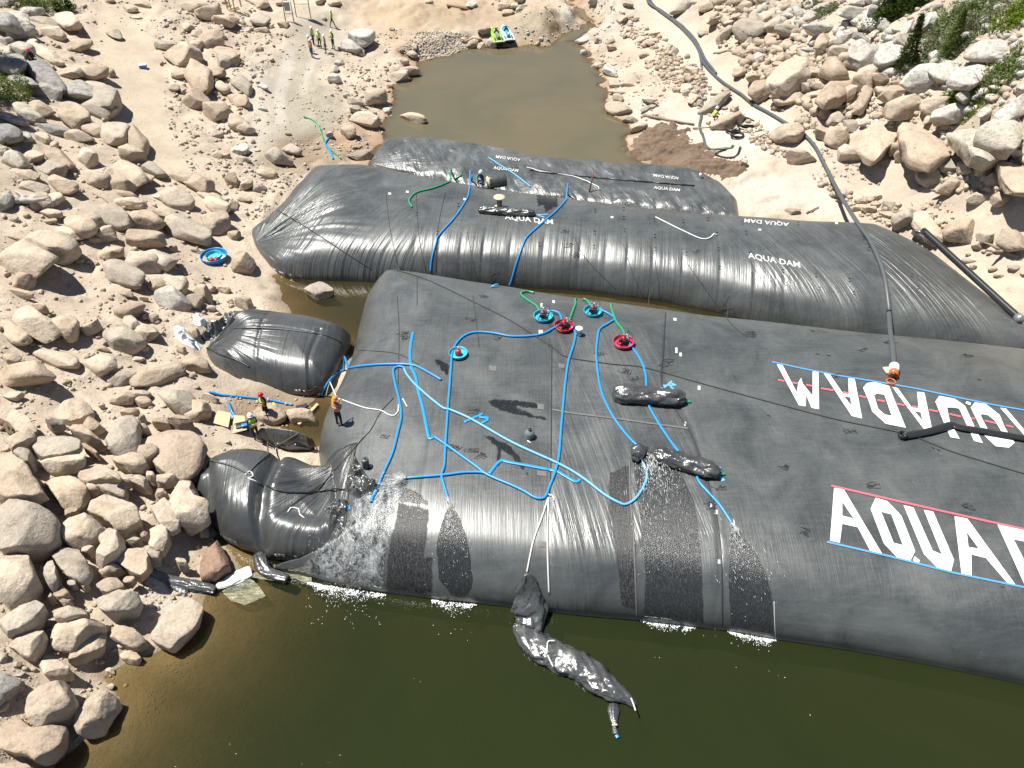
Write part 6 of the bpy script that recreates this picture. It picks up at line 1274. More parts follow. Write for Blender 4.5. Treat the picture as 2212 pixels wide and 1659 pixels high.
# pale repair patches
for (u, v, a, b) in [(1170, 660, 5, 9), (1196, 652, 5, 6), (1461, 757, 5, 12), (1470, 766, 5, 8), (1480, 916, 4, 9), (1536, 1092, 4, 9), (1547, 1106, 7, 9), (1168, 878, 14, 12), (1170, 1022, 20, 10), (1173, 1175, 20, 12), (1168, 717, 9, 8), (1510, 838, 6, 9), (1064, 795, 16, 11), (1346, 747, 5, 6), (1553, 1213, 6, 9), (1213, 790, 12, 9), (1458, 690, 7, 6)]:
    big = a > 10
    drape('repair_patch', [[(u - a / 2, v - b / 2), (u + a / 2, v - b / 2 + a * 0.12), (u + a / 2, v + b / 2 + a * 0.12), (u - a / 2, v + b / 2)]], 0.02, M['dustpatch'] if big else M['oldwhite'], main_dam, 9)
for (u, v) in [(842, 419), (880, 415), (1004, 431), (1165, 482), (1322, 470), (1641, 497), (1807, 483), (1775, 452 + 35), (1385, 1), ] [:7]:
    drape('repair_patch', [[(u - 3, v - 2.5), (u + 3, v - 2), (u + 3, v + 2.5), (u - 3, v + 2)]], 0.03, M['oldwhite'], dam2, 9)
# raised seams of the overlapping covers
def seam(pts, r, label, mat='seam'):
    q = run(pts, 0.01, 5); b = q[0]; o = MB().tube(q, r, 6, 0.5).build('seam', M[mat], main_dam); o['label'] = label
seam([(1192, 745), (1191, 880), (1190, 1000), (1187, 1070)], 0.03, 'dark seam at the left edge of the pleated cover'); seam([(1438, 676), (1433, 760), (1430, 830), (1462, 890), (1490, 933), (1520, 1010), (1545, 1106), (1556, 1180), (1560, 1260), (1561, 1350)], 0.035, 'dark seam at the right edge of the pleated cover')
seam([(1193, 885), (1240, 893), (1335, 905), (1400, 914), (1487, 926)], 0.07, 'crinkled cross seam', 'dustpatch')
seam([(1672, 1300), (1673, 1340), (1675, 1376)], 0.015, 'pale edge at the joint between the two covers', 'whiterope'); seam([(1360, 996), (1362, 1080), (1368, 1150), (1372, 1240), (1376, 1336)], 0.04, 'pale vertical fold', 'dustpatch')

# ================================================================== WET FILMS, JETS AND FOAM
def film(name, loop, lift, mat, label, cell=6, fade=None):
    dd = lambda V, px: np.clip(segdist(px[:, 0], px[:, 1], loop) / 10.0, 0, 1)
    o = drape(name, [loop], lift, mat, None, cell, attr={'edge': dd}); return tag(o, label, 'water', kind='stuff')
film('wet_film', [(1577, 1147), (1588, 1143), (1600, 1152), (1618, 1170), (1638, 1198), (1656, 1236), (1668, 1280), (1673, 1330), (1672, 1372), (1640, 1366), (1576, 1353), (1573, 1290), (1573, 1200)], 0.02, M['film'], 'wet speckled fan under the rightmost jet')
film('wet_film', [(966, 1097), (972, 1094), (985, 1102), (998, 1125), (1008, 1155), (1017, 1195), (1022, 1244), (1021, 1270), (1000, 1292), (975, 1288), (945, 1250), (941, 1180), (948, 1142), (958, 1112)], 0.02, M['film'], 'wet speckled parabola under the middle jet')
film('wet_film', [(1366, 1000), (1380, 996), (1405, 992), (1424, 1000), (1453, 1012), (1476, 1027), (1488, 1054), (1501, 1080), (1508, 1130), (1516, 1190), (1519, 1244), (1522, 1346), (1460, 1342), (1388, 1334), (1392, 1250), (1385, 1150), (1375, 1080)], 0.02, M['film'], 'broad dark wet band below the gushing outlet')
film('wet_film', [(868, 1047), (878, 1055), (870, 1075), (857, 1090), (850, 1130), (843, 1170), (835, 1200), (829, 1276), (800, 1270), (720, 1255), (640, 1236), (680, 1190), (740, 1150), (752, 1120), (762, 1080), (790, 1070), (820, 1055)], 0.02, M['splash'], 'turbulent sheet of white water over the front left corner')
film('wet_patch', [(875, 1050), (900, 1058), (925, 1080), (928, 1085), (925, 1094), (905, 1090), (862, 1088), (860, 1070)], 0.012, M['wet'], 'dark damp patch right of the leftmost jet')
film('wet_patch', [(858, 1082), (925, 1096), (930, 1100), (925, 1160), (918, 1200), (938, 1202), (936, 1284), (832, 1274), (835, 1200), (848, 1130)], 0.012, M['wetstreak'], 'streaky damp panel between the two left jets')
film('wet_patch', [(935, 775), (955, 775), (972, 790), (972, 812), (985, 828), (975, 824), (960, 812), (945, 790)], 0.012, M['wet'], 'dark spill beside the small teal pool')
film('wet_patch', [(1068, 858), (1110, 862), (1150, 868), (1180, 880), (1175, 887), (1120, 880), (1150, 892), (1188, 902), (1185, 912), (1120, 900), (1080, 890), (1045, 868)], 0.012, M['wet'], 'dark branching spill in the middle of the dam')
film('wet_patch', [(1035, 935), (1070, 945), (1095, 955), (1120, 980), (1135, 1005), (1150, 1030), (1140, 1032), (1120, 1010), (1100, 985), (1085, 975), (1080, 1010), (1070, 1010), (1072, 970), (1050, 948)], 0.012, M['wet'], 'dark branching runnels below the flat hose')
film('wet_patch', [(1315, 1020), (1362, 1000), (1372, 1150), (1378, 1320), (1340, 1310), (1330, 1200), (1310, 1090)], 0.011, M['wetstreak'], 'damp streaks left of the gushing outlet')
film('wet_patch', [(1156, 417), (1180, 419), (1208, 420), (1208, 445), (1190, 457), (1176, 462), (1172, 445), (1160, 450), (1158, 435)], 0.015, M['wet'], 'dark trickles on the second dam left of the blue hose')
# the jets themselves: bursts of droplets and threads
def jet(a, b, w0, w1, n, seed, label, lift0=0.12, lift1=0.02, arc=0.0):
    rs = random.Random(seed); pa, _ = hit(*a); pb, _ = hit(*b); m = MB(); d = pb - pa; sd = Vector((-d.y, d.x, 0)).normalized()
    for i in range(n):
        t = rs.random() ** 0.9; s_ = rs.gauss(0, 0.42) * (w0 + (w1 - w0) * t); q = pa + d * t + sd * s_; zz = max(down(q.x, q.y), 0)
        q = Vector((q.x, q.y, max(zz, 0) + lift0 * (1 - t) + rs.uniform(0, 0.09) + lift1)); L_ = rs.uniform(0.03, 0.16) * (1.2 - t); r = rs.uniform(0.0025, 0.007)
        e = d.normalized() * L_; e.z = 0; m.tube([q - e, q, q + e], r, 4, rs=[r * 0.3, r, r * 0.3])
    o = m.build('water_jet', M['foam']); return tag(o, label, 'water', kind='stuff')
jet((873, 1040), (800, 1075), 0.10, 1.4, 420, 1, 'spray from the leftmost hose end', 0.35); jet((968, 1084), (975, 1160), 0.08, 0.5, 140, 2, 'spray from the middle hose end', 0.25); jet((1582, 1136), (1600, 1200), 0.08, 0.7, 140, 3, 'spray from the rightmost hose end', 0.25)
jet((1404, 988), (1425, 1065), 0.5, 1.6, 520, 4, 'white gush between the two halves of the black roll', 0.25)
jet((1415, 1060), (1440, 1240), 1.6, 2.6, 160, 5, 'droplets running down the wet band'); jet((770, 1110), (830, 1200), 2.2, 2.6, 420, 6, 'white water tumbling over the corner', 0.05)
jet((1600, 1200), (1620, 1350), 1.2, 2.2, 60, 12, 'droplets on the rightmost wet fan'); jet((975, 1160), (990, 1280), 1.0, 1.5, 60, 13, 'droplets on the middle wet parabola'); jet((720, 1180), (700, 1245), 1.6, 2.4, 200, 14, 'white water at the torn corner')
def foam(line, n, spread, seed, label, far=0.3):
    rs = random.Random(seed); V = []; F = []
    D, Fs = sphere_dirs(4, 6); pts = [P(u, v, 0.0) for u, v in line]
    for i in range(n):
        t = rs.random() * (len(pts) - 1); k = int(t); q = pts[k].lerp(pts[k + 1], t - k); dd = abs(rs.gauss(0, spread)) * (math.sin(math.pi * t / (len(pts) - 1)) + 0.15)
        if rs.random() < far * 0.06: dd += rs.uniform(0, 1.6)
        if vn2(np.array([t * 9.0 + seed * 7]), np.array([dd * 6.0]), seed)[0] < rs.uniform(-0.35, 0.15): continue
        q = q + Vector((rs.uniform(-0.1, 0.1), -dd, 0)); r = rs.uniform(0.007, 0.019) * (1.0 if dd < spread else 0.7)
        b = len(V); V += [tuple(q + Vector((x * r * 1.4, y * r * 1.4, z * r * 0.5 + 0.01))) for x, y, z in D]; F += [tuple(j + b for j in f) for f in Fs]
    o = mesh_obj('foam', V, F, M['foam']); tag(o, label, 'foam', kind='stuff')
foam([(668, 1258), (700, 1264), (740, 1270), (790, 1278), (830, 1284)], 1800, 0.22, 1, 'white churned foam at the front left waterline', 0.8)
foam([(935, 1296), (960, 1300), (1000, 1303), (1024, 1306)], 800, 0.2, 2, 'foam below the middle jet', 0.4); foam([(1388, 1340), (1430, 1346), (1470, 1350), (1500, 1354)], 700, 0.16, 3, 'foam below the broad wet band', 0.1); foam([(1575, 1364), (1610, 1370), (1650, 1377), (1672, 1381)], 800, 0.17, 4, 'foam below the rightmost jet', 0.1)
foam([(560, 1200), (590, 1203)], 60, 0.05, 5, 'thin foam line under the lower bag', 0)
fl = [(697, 1333), (705, 1322), (731, 1309), (728, 1300), (750, 1303), (908, 1473), (894, 1466), (936, 1351), (933, 1310), (750, 1320), (716, 1303), (1590, 1442), (1750, 1545), (700, 1285), (722, 1290), (740, 1292), (760, 1300)]
V = []; F = []; D, Fs = sphere_dirs(5, 8); rs = random.Random(3)
for u, v in fl:
    q = P(u, v, 0.0); r = rs.uniform(0.008, 0.017); b = len(V); V += [tuple(q + Vector((x * r, y * r, z * r * 0.6 + 0.01))) for x, y, z in D]; F += [tuple(j + b for j in f) for f in Fs]
tag(mesh_obj('foam_flecks', V, F, M['foam']), 'stray white flecks floating on the green lake', 'foam', kind='stuff')
# ================================================================== PEOPLE
def person(u, v, yaw, label, shirt='darkcloth', legs='darkcloth', vest=None, helmet='white', pose='stand', h=1.78, helm=True, pt=None):
    """standing figure: one skinned body, clothes and helmet as children; yaw 0 faces +Y, counter-clockwise"""
    p, n = hit(u, v) if pt is None else (pt, None)
    root = empty('person', p, label, 'person', None, yaw); k = h / 1.78
    J = {}
    def j(nm, x, y, z, r): J[nm] = (Vector((x, y, z)) * k, r * k)
    E = []
    sq = {'stand': (0.0, 0.0), 'crossed': (0, 0), 'stride': (0, 0), 'hip': (0, 0), 'look': (0, 0), 'crouch': (0.48, -0.12), 'sit': (0.50, -0.1)}[pose]
    dz, dy = -sq[0], sq[1]
    j('pelvis', 0, dy, 0.95 + dz, 0.135); j('waist', 0, dy + 0.01, 1.10 + dz, 0.12); fwd = 0.0 if not sq[0] else 0.22
    j('chest', 0, dy + 0.01 + fwd * 0.6, 1.30 + dz, 0.15); j('collar', 0, dy + fwd, 1.46 + dz, 0.085); j('neck', 0, dy + 0.02 + fwd, 1.52 + dz, 0.055); hd = 0.05 if pose in ('look', 'hip', 'crossed') else 0.02
    j('head', 0, dy + fwd + hd, 1.62 + dz, 0.085); j('crown', 0, dy + fwd + hd - 0.01, 1.71 + dz, 0.075); j('nose', 0, dy + fwd + hd + 0.115, 1.62 + dz, 0.012)
    E += [('pelvis', 'waist'), ('waist', 'chest'), ('chest', 'collar'), ('collar', 'neck'), ('neck', 'head'), ('head', 'crown'), ('head', 'nose')]
    for s_, t in ((-1, 'l'), (1, 'r')):
        fy = {'stride': 0.28 * s_, 'hip': 0.02}.get(pose, 0.03 * s_); fxw = 0.11 if pose != 'hip' else (0.10 if s_ < 0 else 0.33)
        if sq[0]:
            j('hip' + t, s_ * 0.10, dy, 0.90 + dz, 0.095); j('knee' + t, s_ * 0.17, dy + 0.38, 0.52, 0.065); j('ankle' + t, s_ * 0.15, dy + 0.20, 0.09, 0.043); j('toe' + t, s_ * 0.17, dy + 0.40, 0.04, 0.036)
        else:
            j('hip' + t, s_ * 0.095, dy, 0.88, 0.095); j('knee' + t, s_ * (0.095 + fxw) / 2, fy * 0.5 + 0.02, 0.49, 0.062); j('ankle' + t, s_ * fxw, fy, 0.09, 0.042); j('toe' + t, s_ * (fxw + 0.03), fy + 0.17, 0.035, 0.036)
        E += [('pelvis', 'hip' + t), ('hip' + t, 'knee' + t), ('knee' + t, 'ankle' + t), ('ankle' + t, 'toe' + t)]
        j('sh' + t, s_ * 0.185, dy + fwd, 1.42 + dz, 0.062)
        if pose == 'crossed': el, wr = (s_ * 0.25, 0.05, 1.14), (s_ * 0.02, 0.24, 1.17)
        elif pose == 'hip': el, wr = (s_ * 0.36, -0.04, 1.17), (s_ * 0.17, 0.10, 1.02)
        elif pose == 'look': el, wr = (s_ * 0.23, 0.03, 1.14), (s_ * 0.09, 0.28, 1.28)
        elif sq[0]: el, wr = (s_ * 0.24, dy + 0.26, 1.18 + dz), (s_ * 0.12, dy + 0.50, 1.08 + dz)
        else: el, wr = (s_ * 0.235, -0.02, 1.13), (s_ * 0.25, 0.05, 0.87)
        j('el' + t, *el, 0.045); j('wr' + t, *wr, 0.031); w_ = Vector(wr); dr = (w_ - Vector(el)).normalized()
        pm = w_ + dr * 0.07; j('palm' + t, *pm, 0.034); E += [('collar', 'sh' + t), ('sh' + t, 'el' + t), ('el' + t, 'wr' + t), ('wr' + t, 'palm' + t)]
        sdv = dr.cross(Vector((0, 1, 0)) if abs(dr.y) < 0.7 else Vector((1, 0, 0))).normalized()
        for q, (o_, ln) in enumerate(((-0.03, 0.065), (-0.01, 0.08), (0.01, 0.075), (0.03, 0.06))):
            a = pm + sdv * o_ + dr * 0.03; b = a + dr * ln * 0.55; c = b + dr * ln * 0.35 + Vector((0, 0.02, -0.01)); j('f%d%s' % (q, t), *b, 0.0095); j('g%d%s' % (q, t), *c, 0.008); E += [('palm' + t, 'f%d%s' % (q, t)), ('f%d%s' % (q, t), 'g%d%s' % (q, t))]
        th = w_ + dr * 0.04 + sdv * -0.05; j('th' + t, *th, 0.011); E += [('palm' + t, 'th' + t)]
    names = list(J); me = bpy.data.meshes.new('body'); me.from_pydata([J[q][0] for q in names], [(names.index(a), names.index(b)) for a, b in E], [])
    o = bpy.data.objects.new('body', me); COL.objects.link(o); sk_ = o.modifiers.new('s', 'SKIN'); sk_.use_smooth_shade = True
    for i, q in enumerate(names): me.skin_vertices[0].data[i].radius = (J[q][1], J[q][1] * (0.72 if q in ('pelvis', 'waist', 'chest') else 1.0)); me.skin_vertices[0].data[i].use_root = (q == 'pelvis')
    sb = o.modifiers.new('u', 'SUBSURF'); sb.levels = 1; sb.render_levels = 1
    dg = bpy.context.evaluated_depsgraph_get(); me2 = bpy.data.meshes.new_from_object(o.evaluated_get(dg)); o.modifiers.clear(); o.data = me2; o.parent = root; me2.name = 'body'
    me2.materials.clear()
    for m_ in (M['skin'], M[shirt], M[legs], M['darkmetal']): me2.materials.append(m_)
    nk = J['neck'][0]; pz = J['pelvis'][0].z
    for f in me2.polygons:
        c = f.center; i = 1
        if (c - J['head'][0]).length < 0.16 * k and c.z > nk.z: i = 0
        elif min((c - J['palml'][0]).length, (c - J['palmr'][0]).length) < 0.12 * k: i = 0
        elif min((c - J['ankle' + t][0]).length for t in 'lr') < 0.09 * k or c.z < 0.12 * k: i = 3
        elif min(((c - J['knee' + t][0]).length for t in 'lr')) < 0.48 * k and c.z < pz + 0.0 * k and min((c - J['wr' + t][0]).length for t in 'lr') > 0.12: i = 2
        elif c.z < pz + 0.02 * k: i = 2
        f.material_index = i; f.use_smooth = True
    if vest:
        m = MB(); ch, wa = J['chest'][0], J['waist'][0]; col_ = J['collar'][0]; rings = []
        for c, rx, ry, dzz in ((wa, 0.165, 0.125, -0.10), (wa, 0.165, 0.13, 0.02), (ch, 0.195, 0.15, -0.06), (ch, 0.205, 0.155, 0.06), (col_, 0.17, 0.11, -0.015), (col_, 0.10, 0.085, 0.03)):
            rings.append([c + Vector((rx * math.cos(a), ry * math.sin(a), dzz)) * 1.0 for a in np.linspace(0, 2 * math.pi, 20, endpoint=False)])
        V = [q * 1.0 for r_ in rings for q in r_]; F = []
        for i in range(5):
            for q in range(20): F.append((i * 20 + q, i * 20 + (q + 1) % 20, (i + 1) * 20 + (q + 1) % 20, (i + 1) * 20 + q))
        ob = m.add(V, F).build('vest', M[vest], root)
        for zc, c in ((wa, 0.0), (ch, -0.02)):
            b = MB(); rx, ry = (0.168, 0.133) if zc is wa else (0.203, 0.157)
            b.tube([zc + Vector((rx * math.cos(a), ry * math.sin(a), c)) for a in np.linspace(0, 2 * math.pi, 20)], 0.016, 5); b.build('reflective_band', M['steel'], ob)
    if helm:
        hc = J['crown'][0] + Vector((0, -0.005, 0)); m = MB(); prof = [(0.150, -0.045), (0.152, -0.03), (0.122, -0.028), (0.120, 0.0), (0.108, 0.045), (0.08, 0.082), (0.04, 0.102), (0.0, 0.108)]
        m.lathe(hc, [(a * 1.0, b) for a, b in prof], 20, 0.92, 1.12); hm = m.build('hard_hat', M[{'white': 'white', 'red': 'redpl', 'orange': 'hivisor_hat'}[helmet]], root)
        b = MB(); b.box(hc + Vector((0, 0.0, 0.095)), (0.03, 0.2, 0.03)); b.build('ridge', M[{'white': 'white', 'red': 'redpl', 'orange': 'hivisor_hat'}[helmet]], hm, bevel=0.01)
    return root
M['hivisor_hat'] = plain('orange_helmet_shell', (0.85, 0.33, 0.03), 0.3)
PI = math.pi
person(734, 920, -0.5, 'worker in orange hard hat and orange vest standing on the big dam', 'greycloth', 'darkcloth', 'hivisor', 'orange', 'look', 1.8)
person(579, 905, 2.6, 'worker in red hard hat and maroon shirt standing on rocks beside the dams', 'maroon', 'darkcloth', 'hivis', 'red', 'crossed', 1.82)
person(556, 950, -2.4, 'worker in white hard hat and navy shirt standing on the lower bag', 'navy', 'darkcloth', 'hivis', 'white', 'look', 1.8)
person(719, 60, -1.2, 'lone walker in green vest approaching the group of workers', 'greycloth', 'darkcloth', 'hivis', 'white', 'stride', 1.8)
person(678, 97, -1.9, 'worker in yellow vest at the back left of the group', 'greycloth', 'darkcloth', 'hivis', 'white', 'stand', 1.8)
person(671, 115, -1.2, 'worker half hidden at the far left of the group, in orange vest', 'tancloth', 'navy', 'hivisor', 'white', 'stand', 1.74)
person(675, 125, -0.9, 'worker in orange and yellow vest and jeans, nearest of the group', 'greycloth', 'jeans', 'hivisor', 'white', 'stand', 1.82)
person(692, 104, 3.0, 'worker in yellow vest and white shirt in the middle of the group', 'white', 'darkcloth', 'hivis', 'white', 'stand', 1.82)
person(705, 116, 1.5, 'worker in tan shirt and jeans on the right of the group', 'tancloth', 'jeans', None, 'white', 'stand', 1.84)
person(721, 106, 2.4, 'worker with crossed arms and green vest standing apart from the group', 'darkcloth', 'darkcloth', 'hivis', 'white', 'crossed', 1.84)
person(75, 141, 0.9, 'person in red hard hat sitting in shade among the dark boulders', 'darkcloth', 'darkcloth', None, 'red', 'sit', 1.8)
person(1542, 262, -1.2, 'worker in white hard hat and yellow vest crouching beside a brown boulder', 'greycloth', 'maroon', 'hivis', 'white', 'crouch', 1.75)
person(1041, 405, 2.6, 'worker in white hard hat bending over hoses on the second dam', 'navy', 'navy', None, 'white', 'crouch', 1.8)

# ================================================================== POOLS, PUMPS AND GEAR
def pool(u, v, r, hh, mat, label, parent=None, dz=0.0, n=40, name='paddling_pool', pt=None):
    p = pt if pt is not None else hit(u, v)[0] + Vector((0, 0, 0.02)); root = empty(name, p, label, 'paddling pool', 'small plastic paddling pools')
    m = MB(); V = []; prof = [(r * 0.80, 0.0), (r * 0.86, hh * 0.12), (r * 0.93, hh * 0.5), (r * 0.95, hh * 0.9), (r * 0.985, hh), (r * 1.02, hh), (r * 1.03, hh * 0.93), (r * 0.98, hh * 0.86), (r * 0.965, hh * 0.5), (r * 0.90, 0.0)]
    m.lathe((0, 0, 0.015), prof, n); o = m.build('wall', M[mat], root)
    b = MB(); b.lathe((0, 0, 0.02), [(0.0, 0.0), (r * 0.5, 0.004), (r * 0.84, 0.0)], n); b.build('floor', M[mat], root)
    return root, p
def pump(p, yaw, label, body='redpl'):
    root = empty('water_pump', p + Vector((0, 0, 0.05)), label, 'pump', 'petrol water pumps standing in the pools', yaw)
    MB().box((0.04, 0, 0.16), (0.30, 0.30, 0.24)).build('engine', M['darkmetal'], root, bevel=0.03); m = MB(); m.box((0.04, 0.03, 0.335), (0.22, 0.17, 0.10)); m.build('fuel_tank', M[body], root, bevel=0.025)
    m = MB(); m.tube([(0.04, 0, 0.43), (0.04, 0, 0.47)], 0.04, 12); m.build('tank_cap', M['darkmetal'], root); m = MB(); m.tube([(0.2, 0, 0.18), (0.32, 0, 0.18)], 0.13, 16); m.tube([(0.27, 0, 0.18), (0.27, 0, 0.40)], 0.055, 12); m.build('pump_housing', M['steel'], root)
    m = MB(); m.tube([(0.27, 0, 0.38), (0.27, 0.14, 0.40)], 0.05, 10); m.build('outlet', M['steel'], root); m = MB(); m.tube([(-0.14, 0.05, 0.22), (-0.24, 0.05, 0.22)], 0.09, 14); m.build('recoil_starter', M['blackpipe'], root)
    m = MB()
    for y in (-0.2, 0.2): m.tube([(-0.26, y, 0.02), (-0.26, y, 0.50), (0.40, y, 0.50), (0.40, y, 0.02), (-0.26, y, 0.02)], 0.014, 6)
    for x in (-0.26, 0.40):
        for z in (0.02, 0.5): m.tube([(x, -0.2, z), (x, 0.2, z)], 0.014, 6)
    m.build('frame', M['blackpipe'], root); MB().box((-0.05, -0.13, 0.27), (0.14, 0.1, 0.14)).build('air_filter', M['blackpipe'], root, bevel=0.02)
    return root
def gas_can(p, label, s=1.0):
    root = empty('fuel_can', p + Vector((0, 0, 0.03)), label, 'fuel can', 'red fuel cans'); m = MB(); m.lathe((0, 0, 0), [(0.0, 0), (0.14 * s, 0), (0.15 * s, 0.03), (0.15 * s, 0.2 * s), (0.12 * s, 0.26 * s), (0.05 * s, 0.29 * s), (0.0, 0.29 * s)], 20); m.build('can', M['redpl'], root)
    m = MB(); m.tube([(0, 0, 0.28 * s), (0.0, 0.02, 0.36 * s), (0.05, 0.05, 0.42 * s)], 0.028, 8); m.build('spout', M['yellow'], root); m = MB(); m.tube([(-0.09, 0, 0.25 * s), (-0.05, 0, 0.34 * s), (0.04, 0, 0.34 * s), (0.08, 0, 0.26 * s)], 0.015, 6); m.build('handle', M['redpl'], root)
_, p = pool(1173, 688, 0.50, 0.20, 'teal', 'small teal pool holding a pump, leftmost of the four pump pools'); pump(p, 1.2, 'pump in the leftmost of the teal pump pools')
_, p = pool(1218, 709, 0.50, 0.20, 'redpl', 'small dark red pool holding a pump, beside the white bucket'); pump(p, 0.8, 'pump in the dark red pool beside the white bucket')
_, p = pool(1280, 677, 0.48, 0.20, 'teal', 'small squashed teal pool holding a pump, near the gap between the dams'); pump(p, 1.0, 'pump in the squashed teal pool')
_, p = pool(1346, 744, 0.53, 0.20, 'pinkpl', 'small pink-red pool holding a pump, rightmost of the pump pools'); pump(p, 0.6, 'pump in the pink-red pool')
_, p = pool(990, 767, 0.46, 0.16, 'teal', 'small teal pool holding only a red fuel can'); gas_can(p, 'red fuel can alone in the small teal pool', 1.1)
_, p = pool(464, 560, 0.83, 0.32, 'bluepl', 'larger blue paddling pool on the sand, holding a smaller pool and red cans', n=56)
pool(0, 0, 0.50, 0.22, 'teal', 'small teal pool nested inside the larger blue one', pt=p + Vector((-0.05, 0.10, 0.06)))
gas_can(p + Vector((-0.05, -0.42, 0)), 'left red fuel can in the larger blue pool'); gas_can(p + Vector((0.25, -0.40, 0)), 'right red fuel can in the larger blue pool')
q = empty('white_pan', p + Vector((0.48, 0.05, 0.1)), 'round white pan resting in the larger blue pool', 'pan'); m = MB(); m.lathe((0, 0, 0), [(0.0, 0.0), (0.2, 0.0), (0.23, 0.06), (0.24, 0.065), (0.215, 0.05), (0.0, 0.045)], 24); m.build('pan', M['white'], q)
def bucket(u, v, label):
    p, n = hit(u, v); root = empty('bucket', p, label, 'bucket'); m = MB(); m.lathe((0, 0, 0), [(0.0, 0), (0.155, 0), (0.175, 0.40), (0.19, 0.40), (0.19, 0.43), (0.17, 0.44), (0.0, 0.445)], 24); m.build('tub', M['white'], root)
    m = MB(); m.lathe((0, 0, 0.16), [(0.1655, 0), (0.171, 0.10)], 24); m.build('printed_band', M['steel'], root); m = MB(); m.tube([(0.19 * math.cos(a), 0.06 * math.sin(a) - 0.02, 0.40 - 0.10 * math.sin(a)) for a in np.linspace(0, PI, 12)], 0.008, 5); m.build('handle', M['steel'], root)
bucket(1250, 723, 'white plastic bucket between the red pool and the squashed teal pool')
# clear jug
p, n = hit(1144, 944); root = empty('water_jug', p, 'clear plastic jug with a dark lid lying on the big dam', 'jug'); m = MB(); m.lathe((0, 0, 0), [(0.0, 0), (0.2, 0), (0.22, 0.05), (0.22, 0.3), (0.15, 0.38), (0.06, 0.41), (0.06, 0.47), (0.0, 0.47)], 24)
jm = plain('smoky_jug_plastic', (0.16, 0.20, 0.19), 0.12, coat=0.5); m.build('bottle', jm, root); m = MB(); m.lathe((0, 0, 0.46), [(0.07, 0), (0.07, 0.05), (0, 0.05)], 16); m.build('cap', M['darkmetal'], root); m = MB(); m.tube([(-0.1, -0.25, 0.03), (0.05, -0.4, 0.03)], 0.03, 6); m.build('white_strap', M['whiterope'], root)
# small dark cylinder near the crumpled plastic
p, n = hit(983, 1000); p, n = hit(791, 1009); root = empty('black_canister', p, 'small black canister standing above the crumpled plastic', 'canister'); m = MB(); m.lathe((0, 0, 0), [(0, 0), (0.15, 0), (0.16, 0.02), (0.16, 0.5), (0.15, 0.52), (0, 0.52)], 20); m.build('canister', M['pipe'], root); m = MB(); m.lathe((0, 0, 0.52), [(0.05, 0), (0.05, 0.04), (0, 0.04)], 12); m.build('cap', M['darkmetal'], root)
m = MB(); m.tube([(0.16, 0.0, 0.05), (0.3, 0, 0.02)], 0.05, 8); m.build('hose_stub', M['white'], root)
# wooden spools
def spool(u, v, label, axis='z', s=1.0, mats=('reel', 'drift')):
    p, n = hit(u, v); root = empty('cable_spool', p, label, 'spool', 'wooden spools'); Mx = Matrix.Identity(3) if axis == 'z' else Matrix.Rotation(R(78), 3, 'X') @ Matrix.Rotation(0.3, 3, 'Y')
    def ap(mb, nm, mt):
        mb.V = [tuple(Mx @ Vector(q) + (Vector((0, 0, 0)) if axis == 'z' else Vector((0, 0, 0.42 * s)))) for q in mb.V]; return mb.build(nm, M[mt], root)
    m = MB(); m.lathe((0, 0, 0), [(0, 0), (0.38 * s, 0), (0.38 * s, 0.05 * s), (0, 0.05 * s)], 28); ap(m, 'flange', mats[0]); m = MB(); m.lathe((0, 0, 0.75 * s), [(0, 0), (0.38 * s, 0), (0.38 * s, 0.05 * s), (0.05, 0.051 * s), (0.04, 0.03 * s), (0, 0.03 * s)], 28); ap(m, 'flange', mats[0])
    m = MB(); m.lathe((0, 0, 0.05 * s), [(0.17 * s, 0), (0.17 * s, 0.7 * s)], 20); ap(m, 'core', mats[1])
spool(1079, 449, 'pale wooden spool standing on the second dam above the small roll'); spool(417, 1143, 'small wooden spool lying on its side by the lower bag', 'x', 0.55)
# big drum/roll beside the crouching worker
p, n = hit(1066, 407); root = empty('sheeting_roll', p, 'thick dark roll with a pale round end beside the crouching worker', 'roll'); m = MB(); ax = Vector((0.93, 0.30, 0)); o_ = Vector((-0.35, 0, 0.45)); m.tube([o_ + ax * t for t in np.linspace(0, 1.25, 12)], 0.45, 24, rs=[0.44 + 0.03 * math.sin(3 * i) for i in range(12)]); m.build('roll', M['crumple'], root)
m = MB(); m.tube([o_ - ax * 0.05, o_ + ax * 0.01], 0.42, 28); m.build('end_disc', M['reel'], root); m = MB(); m.tube([o_ - ax * 0.06, o_ - ax * 0.045], 0.05, 12); m.build('hub_hole', M['darkmetal'], root)
hose('suction_hose', [(1034, 386), (1031, 391), (1034, 397), (1043, 399)], 0.07, 'green', 'short curled green hose round the bending worker', 'hose', G2, float_=0.3)
CST = 0.07
def tri_flat(name, V, F, m_):
    rs = np.random.RandomState(len(V)); T3 = []
    for f in F:
        if len(f) == 4: T3 += ([(f[0], f[1], f[2]), (f[0], f[2], f[3])] if rs.rand() < 0.5 else [(f[0], f[1], f[3]), (f[1], f[2], f[3])])
        else: T3.append(f)
    return mesh_obj(name, V, T3, m_, smooth=True)
